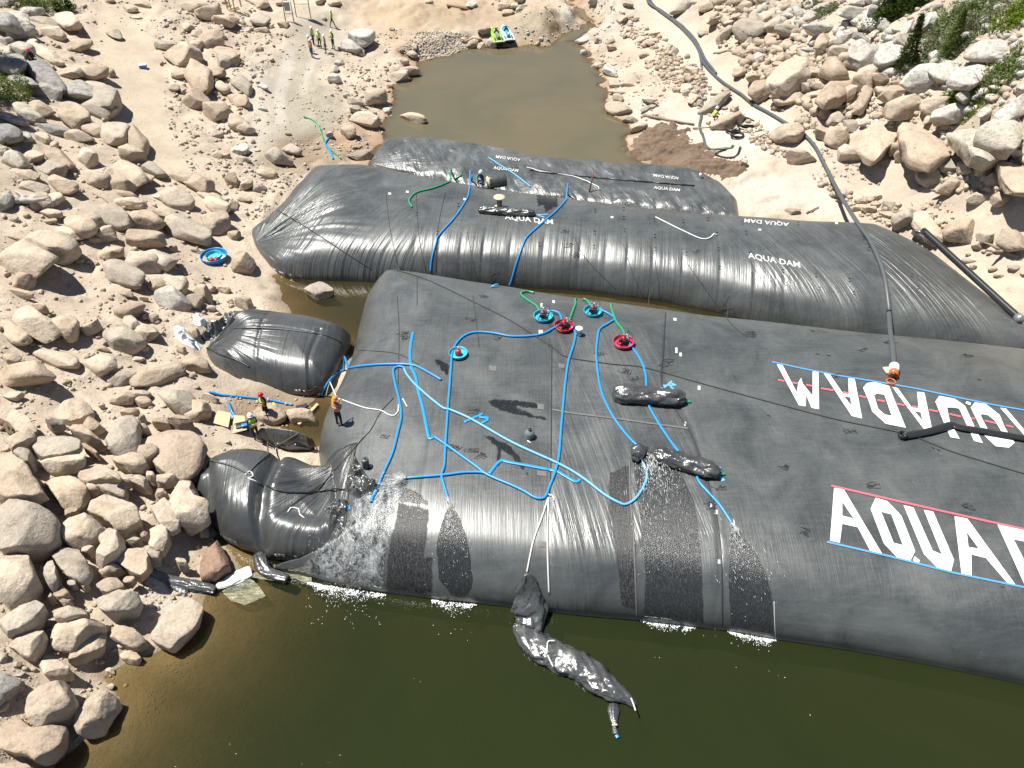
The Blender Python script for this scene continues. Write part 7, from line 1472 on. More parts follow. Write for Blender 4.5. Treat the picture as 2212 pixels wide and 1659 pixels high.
# rolls of black sheeting on the dams
def roll(pts, rad, label, lift=None, seed=0, ribs=True):
    q = run(pts, rad * 0.55, 5); b = q[0]; rs = np.random.RandomState(seed); n = 36; V = []; F = []; q = [Vector(c) for c in catmull([tuple(t) for t in q], 0.07)]; L = len(q)
    for i, c in enumerate(q):
        t = (q[min(i + 1, L - 1)] - q[max(i - 1, 0)]).normalized(); sd = t.cross(Vector((0, 0, 1))).normalized(); up = sd.cross(t); e = min(i, L - 1 - i) / 4.0; rr = rad * (0.55 + 0.45 * min(1, e))
        for k in range(n):
            a = 2 * PI * k / n; V.append(c - b + sd * math.cos(a) * rr * 1.1 + up * math.sin(a) * rr * 0.85)
    V = np.array(V); d = np.array([[math.cos(2 * PI * k / n), math.sin(2 * PI * k / n)] for _ in range(L) for k in range(n)]); al = np.repeat(np.arange(L) * 0.07, n)
    wv = fbm2(al * 1.5 + d[:, 1] * 1.2, d[:, 0] * 1.6 + al * 0.6, 4, seed + 5) * 0.30 * rad + (np.abs(fbm2(al * 3 + d[:, 0] * 2.0, d[:, 1] * 2, 3, seed + 9)) - 0.2) * 0.22 * rad
    nn = V - np.repeat(np.array([tuple(c - b) for c in q]), n, 0); nn /= np.linalg.norm(nn, axis=1)[:, None] + 1e-9; V = V + nn * wv[:, None] + nn * rad * ((0.4 - 1.8 * np.abs(vn2(al * 2.2 + d[:, 0] * 2, d[:, 1] * 2.4 + al, seed)))[:, None] * 0.36 + (0.4 - 1.8 * np.abs(vn2(al * 5 - d[:, 0] * 4, d[:, 1] * 4, seed + 3)))[:, None] * 0.20)
    for i in range(L - 1):
        for k in range(n): k2 = (k + 1) % n; F.append((i * n + k, (i + 1) * n + k, (i + 1) * n + k2, i * n + k2))
    F.append(tuple(range(n))); F.append(tuple((L - 1) * n + k for k in reversed(range(n))))
    o = tri_flat('sheeting_roll', V, F, M['crumple']); o.location = b; return tag(o, label, 'roll', 'rolls of black sheeting')
roll([(1034, 457), (1060, 459), (1100, 462), (1155, 465)], 0.27, 'small black roll above the lettering on the second dam', seed=1)
roll([(1324, 857), (1360, 860), (1420, 864), (1478, 868)], 0.42, 'upper black roll on the big dam, tied with a blue tangle', seed=2)
roll([(1362, 985), (1380, 986), (1393, 990)], 0.42, 'stubby left piece of the lower black roll, beside the gush', seed=3)
roll([(1408, 982), (1440, 995), (1500, 1012), (1530, 1022), (1552, 1030)], 0.36, 'long right piece of the lower black roll, beside the gush', seed=4)
for pts, lb in (([(1478, 869), (1492, 870)], 'green stub poking from the upper black roll'), ([(1552, 1026), (1565, 1026)], 'green stub poking from the lower black roll')): hose('green_stub', pts, 0.06, 'green', lb, 'hose stub', 'green stubs at the ends of the rolls', st=True)
# crumpled plastic heaps
def heap(px, hgt, mat, label, seed, name='crumpled_plastic', freq=1.0, lift=0.02, water=None, cell=2.6, cat='plastic'):
    o = drape(name, [px], lift, M[mat], None, cell, water); me = o.data; n = len(me.vertices); a = np.empty(n * 3); me.vertices.foreach_get('co', a); a = a.reshape(-1, 3)
    pu_, pv_ = proj(a[:, 0], a[:, 1], a[:, 2]); d = segdist(pu_, pv_, px); e = sstep(0, 9, d)
    a[:, 2] += e * hgt * (0.45 + fbm2(a[:, 0] * 1.6 * freq, a[:, 1] * 1.6 * freq, 4, seed) * 0.9 + (0.35 - 1.7 * np.abs(vn2(a[:, 0] * 3.0 * freq, a[:, 1] * 3.0 * freq, seed + 3))) * 0.8)
    a[:, 0] += e * fbm2(a[:, 0] * 3 * freq, a[:, 1] * 3 * freq, 2, seed + 7) * hgt * 0.5
    me.vertices.foreach_set('co', a.ravel()); me.update(); return tag(o, label, cat)
heap([(768, 985), (775, 1000), (790, 1022), (798, 1035), (815, 1045), (820, 1062), (805, 1072), (790, 1066), (775, 1078), (756, 1066), (745, 1060), (752, 1025), (760, 1000)], 0.55, 'crumple', 'heap of crumpled black plastic at the torn end of the lower bag', 3, freq=1.5)
heap([(700, 1095), (725, 1085), (750, 1080), (757, 1095), (745, 1110), (742, 1135), (730, 1145), (712, 1130), (703, 1115)], 0.45, 'crumple', 'lower heap of crumpled black plastic hanging toward the water', 5, freq=1.6)
heap([(733, 1098), (745, 1088), (757, 1090), (757, 1100), (744, 1105)], 0.18, 'bluepl', 'bright blue plastic scrap on the lower crumpled heap', 7, 'plastic_scrap')
heap([(470, 700), (485, 680), (500, 672), (508, 690), (492, 705), (478, 716), (455, 735), (440, 738), (432, 725), (445, 712)], 0.7, 'crumple', 'dark bunched plastic at the gathered end of the upper bag', 9, freq=1.3)
heap([(416, 683), (432, 678), (440, 690), (452, 695), (450, 703), (436, 705), (420, 703)], 0.5, 'white', 'white plastic flap above the gathered end of the upper bag', 11, 'plastic_flap')
heap([(374, 706), (385, 703), (400, 710), (402, 725), (425, 735), (440, 745), (432, 757), (415, 752), (395, 743), (380, 730)], 0.5, 'whitepl', 'white and silver plastic end of the upper bag, spread on the sand', 13, 'plastic_end')
heap([(388, 712), (403, 709), (400, 716), (389, 718)], 0.55, 'bluepl', 'small blue strip on the white plastic end', 15, 'plastic_scrap')
# dark roll-over flap on the right edge of the second dam
roll([(1972, 507), (1990, 512), (2008, 520), (2024, 530)], 0.40, 'black rolled flap on the right edge of the second dam', seed=7)
# folded sheets at the shore, and the thin cloudy plastic in the shallows
def tubepx(pts, rad, mat, label, seed, name, zs=None, water=0.0, flat=0.7, group=None, cat='plastic'):
    if zs is None: q = [hit(u, v, water)[0] + Vector((0, 0, (rad if not isinstance(rad, (list, tuple)) else rad[1]) * 0.5)) for u, v in pts]
    else: q = [P(u, v, z) for (u, v), z in zip(pts, zs)]
    b = q[0].copy(); q = [Vector(c) for c in catmull([tuple(t) for t in q], CST)]; n = 40; L = len(q); V = []
    rads = rad if isinstance(rad, (list, tuple)) else [rad] * 2
    for i, c in enumerate(q):
        t = (q[min(i + 1, L - 1)] - q[max(i - 1, 0)]).normalized(); sd = t.cross(Vector((0, 0, 1))).normalized(); up = sd.cross(t); rr = np.interp(i / (L - 1), np.linspace(0, 1, len(rads)), rads)
        for k in range(n): a = 2 * PI * k / n; V.append(c - b + sd * math.cos(a) * rr + up * math.sin(a) * rr * flat)
    V = np.array(V); ctr = np.repeat(np.array([tuple(c - b) for c in q]), n, 0); nn = V - ctr; rl = np.linalg.norm(nn, axis=1)[:, None] + 1e-9; nn = nn / rl
    al = np.repeat(np.arange(L) * CST, n); ang = np.tile(np.arange(n) * 2 * PI / n, L); cx_, sx_ = np.cos(ang), np.sin(ang)
    rg = lambda a_, b_, sd_: 0.5 - 2.2 * np.abs(vn2(a_, b_, sd_))
    fold = rg(al * 0.9 + cx_ * 1.3, sx_ * 1.5 + al * 0.9, seed) * 0.36 + rg(al * 2.1 - cx_ * 2.2, sx_ * 2.6 - al * 1.2, seed + 2) * 0.30 + rg(al * 4.6 + cx_ * 4, sx_ * 4 + al * 2, seed + 5) * 0.16 + 0.1
    V = V + nn * (fold[:, None] - 0.1) * rl ; F = []
    for i in range(L - 1):
        for k in range(n): k2 = (k + 1) % n; F.append((i * n + k, (i + 1) * n + k, (i + 1) * n + k2, i * n + k2))
    F.append(tuple(range(n))); F.append(tuple((L - 1) * n + k for k in reversed(range(n))))
    o = tri_flat(name, V, F, M[mat] if isinstance(mat, str) else mat); o.location = b; return tag(o, label, cat, group)
hd = tubepx([(1138, 1240), (1143, 1285), (1148, 1330), (1140, 1358)], [0.10, 0.45, 0.66, 0.45], 'crumple', 'hanging head of the floating black sheet, tied by two white ropes', 21, 'floating_sheet_head', zs=[1.9, 0.9, 0.25, 0.10], flat=0.55)
fs = tubepx([(1128, 1345), (1150, 1382), (1200, 1412), (1260, 1448), (1320, 1488), (1352, 1508), (1372, 1526)], [0.36, 0.50, 0.56, 0.56, 0.50, 0.36, 0.08], 'crumple', 'long crumpled black sheet floating on the green lake', 23, 'floating_sheet', zs=[0.12, 0.12, 0.12, 0.12, 0.12, 0.1, 0.05], flat=0.5)
rt = empty('floating_sheet', fs.location.copy(), 'long crumpled black sheet floating on the green lake, tied by two white ropes', 'plastic sheet')
for ob, nm in ((hd, 'sheet_head'), (fs, 'sheet_body')):
    ob.location = ob.location - rt.location; ob.parent = rt; ob.name = nm
    for kk in ('label', 'category', 'group'):
        if kk in ob: del ob[kk]
bt = tubepx([(1326, 1520), (1326, 1545), (1328, 1562), (1327, 1572), (1330, 1586)], [0.12, 0.20, 0.14, 0.07, 0.10], 'crumple', 'small tied black bag floating beside the long sheet', 25, 'floating_bag', zs=[0.06] * 5, flat=0.5)
hose('plastic_tab', [(1331, 1588), (1335, 1594)], 0.07, 'blue', 'tiny blue tab at the end of the small floating bag', 'tab', st=True, water=0.03, flat=0.4); hose('tie', [(1322, 1567), (1333, 1566)], 0.03, 'whiterope', 'white tie round the small floating bag', 'tie', 'white ties on floating plastic', st=True, water=0.12)
rope([(1110, 1342), (1125, 1336), (1138, 1328), (1147, 1322)], 0.03, 'whiterope', 'white cord wrapped round the head of the floating sheet', WR); 
for pts, lb in (([(1166, 1412), (1175, 1408), (1181, 1413), (1182, 1395), (1185, 1385), (1198, 1384)], 'white cord squiggle on the floating sheet'), ([(1183, 1415), (1190, 1430), (1195, 1440)], 'short white cord low on the floating sheet'), ([(1363, 1508), (1368, 1520), (1373, 1535)], 'white cord at the tip of the floating sheet')):
    q = [P(u, v, 0.48) for u, v in catmull(pts, 3)]; b = q[0].copy(); o = MB().tube([t - b for t in q], 0.028, 5).build('rope', M['whiterope']); o.location = b; tag(o, lb, 'rope', WR)
tubepx([(328, 1238), (370, 1256), (420, 1268), (466, 1278)], [0.10, 0.20, 0.24, 0.14], 'crumple', 'dark flattened sheet tube leading from the rocks into the water', 31, 'sheet_tube')
tubepx([(330, 1232), (365, 1260), (405, 1284)], [0.06, 0.12, 0.08], 'crumple', 'narrower dark sheet tube beside the wider one on the shore', 33, 'sheet_tube')
tubepx([(563, 1202), (568, 1225), (578, 1240), (598, 1248), (622, 1256)], [0.25, 0.30, 0.22, 0.20, 0.16], 'crumple', 'twisted black plastic tail hanging into the lake from the lower bag', 35, 'plastic_tail')
def clear_mat():
    n = N('cloudy_clear_plastic'); pos = n.n('NewGeometry').outputs['Position']; f = n.noise(n.map(pos, (1, 5, 1), (0, 0, 0.5)), 2.0, 6, 0.65, 1.0)
    return n.done(n.pbsdf((0.50, 0.50, 0.34), 0.2, 0.5, normal=n.bump(f, 0.8, 0.05), alpha=n.ramp(f, [(0.35, 0.10), (0.7, 0.55)])))
cm = clear_mat(); cm2 = plain('milky_plastic', (0.66, 0.68, 0.62), 0.2, bump=0.4, bscale=5, coat=0.4)
tubepx([(470, 1272), (490, 1262), (515, 1250), (545, 1238)], [0.10, 0.26, 0.28, 0.24], cm2, 'pale translucent plastic tube lying in the shallows', 41, 'clear_plastic_tube', flat=0.35)
for px, lb in (([(618, 1234), (640, 1228), (673, 1223), (674, 1262), (660, 1262), (640, 1252), (615, 1250), (595, 1258), (545, 1250), (548, 1240), (575, 1238)], 'yellowish clear plastic sheet spread at the front left waterline'), ([(480, 1280), (540, 1250), (560, 1268), (575, 1290), (530, 1310), (500, 1300)], 'cloudy plastic sheet just under the water'), ):
    o = drape('clear_plastic_sheet', [px], 0.03, cm, None, 5, 0.0); me = o.data
    for v in me.vertices: v.co.z += 0.04 + 0.08 * abs(float(fbm2(np.array(v.co.x * 2.0), np.array(v.co.y * 3.0), 3, 47)))
    tag(o, lb, 'plastic', 'clear plastic sheets in the shallows')
# boards, strap, pads beside the workers
def board(a, b, wd, th, mat, label, name='plank', lift=0.06, group=None, zs=None):
    pa, pb = (hit(*a)[0], hit(*b)[0]) if zs is None else (P(*a, zs[0]), P(*b, zs[1])); base = (pa + pb) / 2; m = MB(); m.bar(pa - base + Vector((0, 0, lift)), pb - base + Vector((0, 0, lift)), wd, th); o = m.build(name, M[mat], smooth=False); o.location = base; tag(o, label, 'board', group)
board((646, 921), (687, 877), 0.16, 0.05, 'wood', 'bare lumber plank leaning against the left edge of the big dam', lift=0.15)
def sheetpx(px, mat, label, name, th=0.03, lift=0.25, cat='board', group=None):
    zz = max(hit(*q)[0].z for q in px) ; zz = min(zz, hit(sum(q[0] for q in px) / len(px), sum(q[1] for q in px) / len(px))[0].z + 0.12) + lift * 0.3
    T1 = [P(u, v, zz + th) for u, v in px]; b = T1[0].copy(); n = len(px); V = [t - b for t in T1] + [t - b - Vector((0, 0, th)) for t in T1]; F = [tuple(reversed(range(n)))] + [tuple(n + i for i in range(n))] + [(i, (i + 1) % n, n + (i + 1) % n, n + i) for i in range(n)]
    o = mesh_obj(name, V, F, M[mat], smooth=False); o.location = b; tag(o, label, cat, group)
sheetpx([(470, 886), (499, 892), (493, 923), (459, 913)], 'ply', 'left plywood sheet lying on the sand by the lower bag', 'plywood_sheet', group='plywood sheets by the lower bag'); sheetpx([(504, 897), (528, 898), (533, 928), (502, 936)], 'ply', 'right plywood sheet lying under blue hoses by the lower bag', 'plywood_sheet', group='plywood sheets by the lower bag')
hose('strap', [(590, 870), (596, 880), (600, 892), (601, 894)], 0.06, 'yellow', 'yellow webbing strap hanging beside the red-helmeted worker', 'strap', flat=0.25)
p, n = hit(651, 884); m = MB(); m.box((0, 0, 0.1), (0.5, 0.35, 0.18), 0.3); m.box((0.2, 0.1, 0.14), (0.3, 0.3, 0.12), 0.8); o = m.build('black_bag', M['darkcloth'], bevel=0.04); o.location = p; tag(o, 'small black bag dropped on the rocks near the plank', 'bag')
p, n = hit(527, 929); root = empty('water_pump', p, 'dark pump unit standing behind the lower bag beside the blue hoses', 'pump', 'petrol water pumps standing in the pools'); MB().box((0, 0, 0.22), (0.6, 0.4, 0.4), 0.3).build('engine', M['darkmetal'], root, bevel=0.05); MB().box((0.15, -0.1, 0.45), (0.3, 0.2, 0.1), 0.3).build('blue_cover', M['bluepl'], root, bevel=0.03); m = MB(); m.tube([(-0.2, 0, 0.3), (-0.4, 0.1, 0.3)], 0.08, 10); m.build('outlet', M['steel'], root)
# signs, frame, skis and far odds and ends
def sign(u, v, wd, ht, plate, label, dark=False):
    p, n = hit(u, v); root = empty('sign_stand', p, label, 'sign', 'instrument stands near the workers')
    for sx in (-1, 1): MB().bar((sx * wd / 2, 0, -0.2), (sx * wd / 2, 0, ht), 0.08).build('post', M['drift'], root)
    MB().bar((-wd / 2, 0, ht * 0.42), (wd / 2, 0, ht * 0.42), 0.05).build('cross_rail', M['drift'], root)
    b = MB().box((0, -0.08, ht - plate[1] / 2), (plate[0], 0.10 if not dark else 0.35, plate[1])).build('panel', M['greypanel'], root, bevel=0.02)
    if dark: m = MB(); m.tube([(0, -0.27, ht - plate[1] / 2), (0, -0.255, ht - plate[1] / 2)], plate[1] * 0.28, 20); m.build('dial', M['darkmetal'], b)
    MB().box((0, -0.08, ht + 0.02), (plate[0] + 0.04, 0.14, 0.04)).build('top_cap', M['white'], root)
M['greypanel'] = plain('grey_panel', (0.36, 0.38, 0.39), 0.5)
sign(626, 46, 0.85, 1.9, (0.6, 0.85), 'shorter grey sign on two posts, left of the taller stand'); sign(656, 38, 1.5, 3.2, (0.9, 0.9), 'taller post stand holding a grey box with a round dial', True)
p, n = hit(506, 22); root = empty('timber_frame', p, 'rough timber frame among the boulders at the top left', 'frame')
for a, b in (((-0.7, 0, 0), (-0.8, 0.2, 2.4)), ((-0.1, -0.5, -0.2), (-0.5, 0, 2.4)), ((0.3, -0.8, -0.3), (0.1, 0, 2.4)), ((0.8, 0.1, 0.3), (0.7, 0.2, 2.5)), ((-0.8, -0.1, 1.0), (0.9, 0.0, 1.6)), ((-0.5, -0.4, 0.15), (0.6, -0.2, 0.35)), ((-0.3, -0.7, 0.1), (0.8, -0.5, 0.3))): MB().bar(a, b, 0.11).build('timber', M['wood'], root)
for (u0, v0, u1, v1, w_, mt, lb) in ((530, 0, 553, 12, 0.18, 'drift', 'grey timber lying beside the rough frame'), (965, 12, 1010, 20, 0.8, 'rust', 'flat rusty pallet on the sand above the gravel'),):
    board((u0, v0), (u1, v1), w_, 0.15, mt, lb)
def jetski(u, v, yaw, hullm, deck, seatm, label):
    p, n = hit(u, v); p = Vector((p.x, p.y, max(p.z, -1.0) + 0.05)); root = empty('jet_ski', p, label, 'jet ski', 'jet skis beached at the pond', yaw)
    L, W = 3.3, 1.18; ns = 22; prof = []
    V = []; F = []
    def sec(t):                                # t 0 stern .. 1 bow
        w_ = W / 2 * (1 - max(0, (t - 0.45) / 0.55) ** 2.2) * (0.92 + 0.08 * min(1, t * 5)) + 0.02; zk = 0.02 + 0.45 * max(0, (t - 0.55) / 0.45) ** 2; zd = 0.42 + 0.28 * t ** 1.6
        return [(0, zk), (w_ * 0.55, zk + 0.06), (w_ * 0.92, zk + 0.22), (w_, zd - 0.10), (w_ * 1.0, zd), (w_ * 0.86, zd + 0.06), (w_ * 0.62, zd + 0.05 * (1 if t > 0.35 else -1.4))]
    for i in range(ns):
        t = i / (ns - 1); s_ = sec(t); ring = [(x, z) for x, z in s_] ; full = [(-x, z) for x, z in ring[::-1]] + ring[1:]
        for x, z in full: V.append((x, (t - 0.5) * L, z))
    m_ = 13
    for i in range(ns - 1):
        for k in range(m_ - 1): F.append((i * m_ + k, i * m_ + k + 1, (i + 1) * m_ + k + 1, (i + 1) * m_ + k))
        F.append((i * m_ + m_ - 1, i * m_, (i + 1) * m_, (i + 1) * m_ + m_ - 1))
    F.append(tuple(reversed(range(m_)))); o = mesh_obj('hull', V, F, None, root, mats=[M['darkmetal'], M[deck]]); me = o.data
    for f in me.polygons: f.material_index = 1 if f.center.z > 0.36 else 0
    def loft(nm, ys, ws, zs, mt, z0=0.4):
        V = []; F = []; n = 12
        for y, w_, z in zip(ys, ws, zs):
            for k in range(n): a = PI * k / (n - 1); V.append((math.cos(a) * w_, y, z0 + math.sin(a) ** 0.6 * (z - z0)))
        for i in range(len(ys) - 1):
            for k in range(n - 1): F.append((i * n + k, i * n + k + 1, (i + 1) * n + k + 1, (i + 1) * n + k))
        F += [tuple(range(n)), tuple((len(ys) - 1) * n + k for k in reversed(range(n)))]
        return mesh_obj(nm, V, F, M[mt], root)
    loft('seat', [-0.95, -0.85, -0.3, 0.15, 0.3], [0.16, 0.2, 0.2, 0.17, 0.1], [0.72, 0.86, 0.84, 0.80, 0.78], seatm); loft('bonnet', [0.25, 0.5, 0.9, 1.3, 1.52], [0.30, 0.36, 0.34, 0.2, 0.04], [0.92, 1.0, 0.88, 0.74, 0.66], hullm); loft('console', [0.18, 0.28, 0.42, 0.5], [0.12, 0.17, 0.17, 0.1], [0.95, 1.06, 1.08, 1.0], 'darkmetal')
    m = MB(); m.tube([(-0.36, 0.22, 1.06), (-0.18, 0.3, 1.10), (0.18, 0.3, 1.10), (0.36, 0.22, 1.06)], 0.028, 8); m.build('handlebar', M['darkmetal'], root)
    for sx in (-1, 1): MB().box((sx * 0.40, -0.55, 0.43), (0.17, 1.3, 0.03)).build('footwell', M['darkmetal'], root, bevel=0.01); MB().box((sx * 0.38, 0.62, 0.92), (0.14, 0.12, 0.12)).build('mirror', M['white'], root, bevel=0.03)
    MB().box((0, -1.48, 0.42), (0.8, 0.28, 0.05)).build('rear_deck', M['greypanel'], root, bevel=0.02)
    root.rotation_euler = (R(6), 0, yaw)
jetski(1073, 86, R(14), 'lime', 'lime', 'greycloth', 'lime green jet ski beached on the pond shore, left of the two'); jetski(1094, 82, R(15), 'cyanpl', 'whitepl', 'cyanpl', 'blue and white jet ski beached on the pond shore, right of the two')
for (u, v, a, b, mt, nm, lb, ct) in ((310, 147, 0.6, 0.5, 'bluepl', 'cooler_box', 'small blue box on the sand near a tan boulder', 'box'), (946, 240, 0.4, 0.3, 'darkmetal', 'dark_box', 'small dark box', 'box')):
    if u == 946: continue
    p, n = hit(u, v); root = empty(nm, p, lb, ct); MB().box((0, 0, 0.16), (a, b, 0.3), 0.2).build('tub', M[mt], root, bevel=0.04); MB().box((0, 0, 0.33), (a + 0.04, b + 0.04, 0.06), 0.2).build('lid', M['white'], root, bevel=0.02)
p, n = hit(1031, 5); 
p, n = hit(1513, 383); root = empty('fuel_can', p, 'red and white bottle at the right end of the slack farthest dam', 'bottle'); m = MB(); m.lathe((0, 0, 0), [(0, 0), (0.12, 0), (0.12, 0.3), (0.05, 0.38), (0, 0.38)], 14); m.build('bottle', M['white'], root); m = MB(); m.lathe((0, 0, 0.38), [(0.06, 0), (0.06, 0.1), (0, 0.1)], 12); m.build('cap', M['redpl'], root); root.name = 'bottle'
rp, _ = hit(1273, 415); q = P(1281, 370, rp.z + 1.0); m = MB(); m.tube([(0, 0, 0), Vector((0.25, 0.35, 1.55))], 0.05, 8); o = m.build('rusty_rod', M['rust']); o.location = rp; tag(o, 'rusty rod standing up behind the second dam', 'rod')
p, n = hit(1068, 621); m = MB(); m.tube([(-0.2, -0.1, 0.08), (0.0, 0.05, 0.14), (0.22, 0.18, 0.1)], 0.07, 8, 0.5); o = m.build('tape_scrap', M['blue']); o.location = p; tag(o, 'crumpled scrap of blue hose at the back edge of the big dam', 'scrap')
p, n = hit(54, 44 - 20); 
# pieces of white litter and a boulder-top bottle
for (u, v, lb) in ((494, 431, 'white bottle lying beside the sandy track'), (446, 607, 'dark glove on a small boulder below the blue pool'),):
    p, n = hit(u, v); m = MB(); m.tube([(-0.15, 0, 0.08), (0, 0.02, 0.12), (0.15, 0, 0.07)], 0.07, 8, 0.7, rs=[0.04, 0.08, 0.05]); o = m.build('litter', M['white'] if 'white' in lb else M['darkcloth']); o.location = p; tag(o, lb, 'litter')
for i, (u, v, uu, vv, r, lb) in enumerate([(1620, 45, 1662, 12, 0.42, 'thick grey driftwood log among the slabs at upper right'), (1390, 252, 1500, 272, 0.14, 'long pale driftwood pole on the white sand'), (1540, 118, 1655, 106, 0.12, 'thin pale pole across the bank at right'), (1495, 218, 1540, 245, 0.10, 'short pale pole by the crouching worker'), (1535, 205, 1580, 208, 0.10, 'thin level pole above the brown boulder'), (1498, 225, 1512, 205, 0.08, 'thin slanted pole by the rubble'),
        (320, 245 + 160, 300, 380, 0.01, ''), (1623, 308, 1650, 292, 0.09, 'short dark stick on the sand right of the coils'), (1497, 279, 1545, 276, 0.07, 'thin stick across the foot of the branch hose'), (1742, 462, 1768, 448, 0.07, 'small dead branch behind the second dam'), (200, 418, 235, 440, 0.05, 'thin dry stick among the left boulders')]):
    if not lb: continue
    pa, _ = hit(u, v); pb, _ = hit(uu, vv); rs = random.Random(i); m = MB(); pts = [pa.lerp(pb, t) + Vector((rs.uniform(-1, 1) * r * 0.5, rs.uniform(-1, 1) * r * 0.5, r * 0.8 + 0.02)) - pa for t in np.linspace(0, 1, 9)]
    pts = [Vector((q.x, q.y, max(q.z, ground_z_fast(pa.x + q.x, pa.y + q.y) - pa.z + r * 0.6))) for q in pts]
    m.tube(pts, r, 10, rs=[r * (1 - 0.5 * t) for t in np.linspace(0, 1, 9)]); o = m.build('driftwood', M['drift'] if r < 0.3 else M['bleached']); o.location = pa; tag(o, lb, 'driftwood', 'driftwood')
def deadroot(u, v, s, mat, label, seed):
    p, n = hit(u, v); rs = random.Random(seed); m = MB()
    for k in range(7):
        a = rs.uniform(0, 6.28); q = Vector((0, 0, 0.15 * s)); pts = [q.copy()]
        for i in range(6): a += rs.uniform(-0.5, 0.5); q = q + Vector((math.cos(a), math.sin(a) * 0.8, rs.uniform(-0.25, 0.3))) * 0.22 * s; q.z = max(q.z, 0.02); pts.append(q.copy())
        m.tube(pts, 0.1 * s, 7, rs=[0.13 * s * (1 - i / 7) + 0.01 for i in range(7)])
    o = m.build('dead_root', M[mat]); o.location = p; tag(o, label, 'dead root')
deadroot(48, 440, 1.5, 'bleached', 'bleached grey root stump among the boulders at left', 2); deadroot(2166, 545, 1.1, 'drift', 'brown dead root on the sand at the right edge', 4); deadroot(15, 920, 0.9, 'bark', 'dark root caught between boulders at the left edge', 6); deadroot(1700, 305, 0.7, 'drift', 'small dead root beside the bend in the long pipe', 8)
# rocks standing in the water
# ================================================================== PLANTS
def mat_leaf(name, c1, c2):
    n = N(name); pos = n.n('NewGeometry').outputs['Position']; oi = n.n('ObjectInfo').outputs['Random']
    f = n.noise(pos, 1.3, 4, 0.6); f2 = n.noise(pos, 9, 3, 0.6); c = n.mix(n.ramp(n.math('ADD', n.math('MULTIPLY', f, 0.6), n.math('MULTIPLY', f2, 0.4)), [(0.35, 0.0), (0.65, 1.0)]), c1, c2)
    df = n.n('BsdfDiffuse'); n.put(df.inputs[0], c); tr = n.n('BsdfTranslucent'); n.put(tr.inputs[0], c); mx = n.n('MixShader'); mx.inputs[0].default_value = 0.25; n.put(mx.inputs[1], df.outputs[0]); n.put(mx.inputs[2], tr.outputs[0]); return n.done(mx.outputs[0])
M['leaf_green'] = mat_leaf('bright_green_leaves', (0.09, 0.14, 0.022), (0.20, 0.27, 0.04)); M['leaf_dark'] = mat_leaf('dark_evergreen_leaves', (0.022, 0.042, 0.011), (0.075, 0.11, 0.024)); M['leaf_sage'] = mat_leaf('grey_green_sage_leaves', (0.13, 0.16, 0.08), (0.26, 0.28, 0.16)); M['leaf_olive'] = mat_leaf('olive_scrub_leaves', (0.09, 0.13, 0.035), (0.19, 0.24, 0.08))
def bush(u, v, w, h, mat, label, seed, n=1600, leaf=0.10, clumps=9, tall=1.0, group='shrubs on the banks'):
    p, _ = hit(u, v); s = mpp(p); rs = np.random.RandomState(seed); a = w * 0.62 * s; th = math.atan2(CAMZ - p.z, p.y)
    hz = max(0.35, min(a * 0.9, h * s * 0.62)) * tall; b = max(a * 0.6, min((h * s - hz * math.cos(th)) / max(math.sin(th), 0.2) / 2, a * 2.2))
    root = empty('shrub', p, label, 'shrub', group); m = MB(); V = []; F = []
    cs = [(rs.uniform(-0.75, 0.75) * a, rs.uniform(-0.75, 0.75) * b, rs.uniform(0.2, 0.7) * hz, rs.uniform(0.3, 0.55)) for _ in range(clumps)]
    for c in cs: m.tube([(c[0] * 0.2, c[1] * 0.2, -0.1), (c[0] * 0.6, c[1] * 0.6, c[2] * 0.4), (c[0], c[1], c[2])], 0.03, 5, rs=[0.035, 0.025, 0.012])
    m.build('stem', M['bark'], root)
    for i in range(n):
        c = cs[rs.randint(clumps)]; d = rs.normal(size=3); d /= np.linalg.norm(d); r = rs.uniform(0.55, 1.0) ** 0.6
        q = np.array([c[0] + d[0] * r * c[3] * a, c[1] + d[1] * r * c[3] * b, c[2] + d[2] * r * hz * 0.45]); q[2] = max(q[2], 0.02) + 0.0
        gz = ground_z_fast(p.x + q[0], p.y + q[1]) - p.z; q[2] += gz
        l = leaf * rs.uniform(0.6, 1.5); e1 = rs.normal(size=3); e1[2] = e1[2] * 0.6 + 0.4; e1 /= np.linalg.norm(e1); e2 = np.cross(e1, rs.normal(size=3)); e2 /= np.linalg.norm(e2) + 1e-9
        k = len(V); V += [tuple(q - e2 * l * 0.35), tuple(q + e1 * l), tuple(q + e2 * l * 0.35), tuple(q - e1 * l * 0.4)]; F.append((k, k + 1, k + 2, k + 3))
    mesh_obj('foliage', V, F, M[mat], root, smooth=False); return root
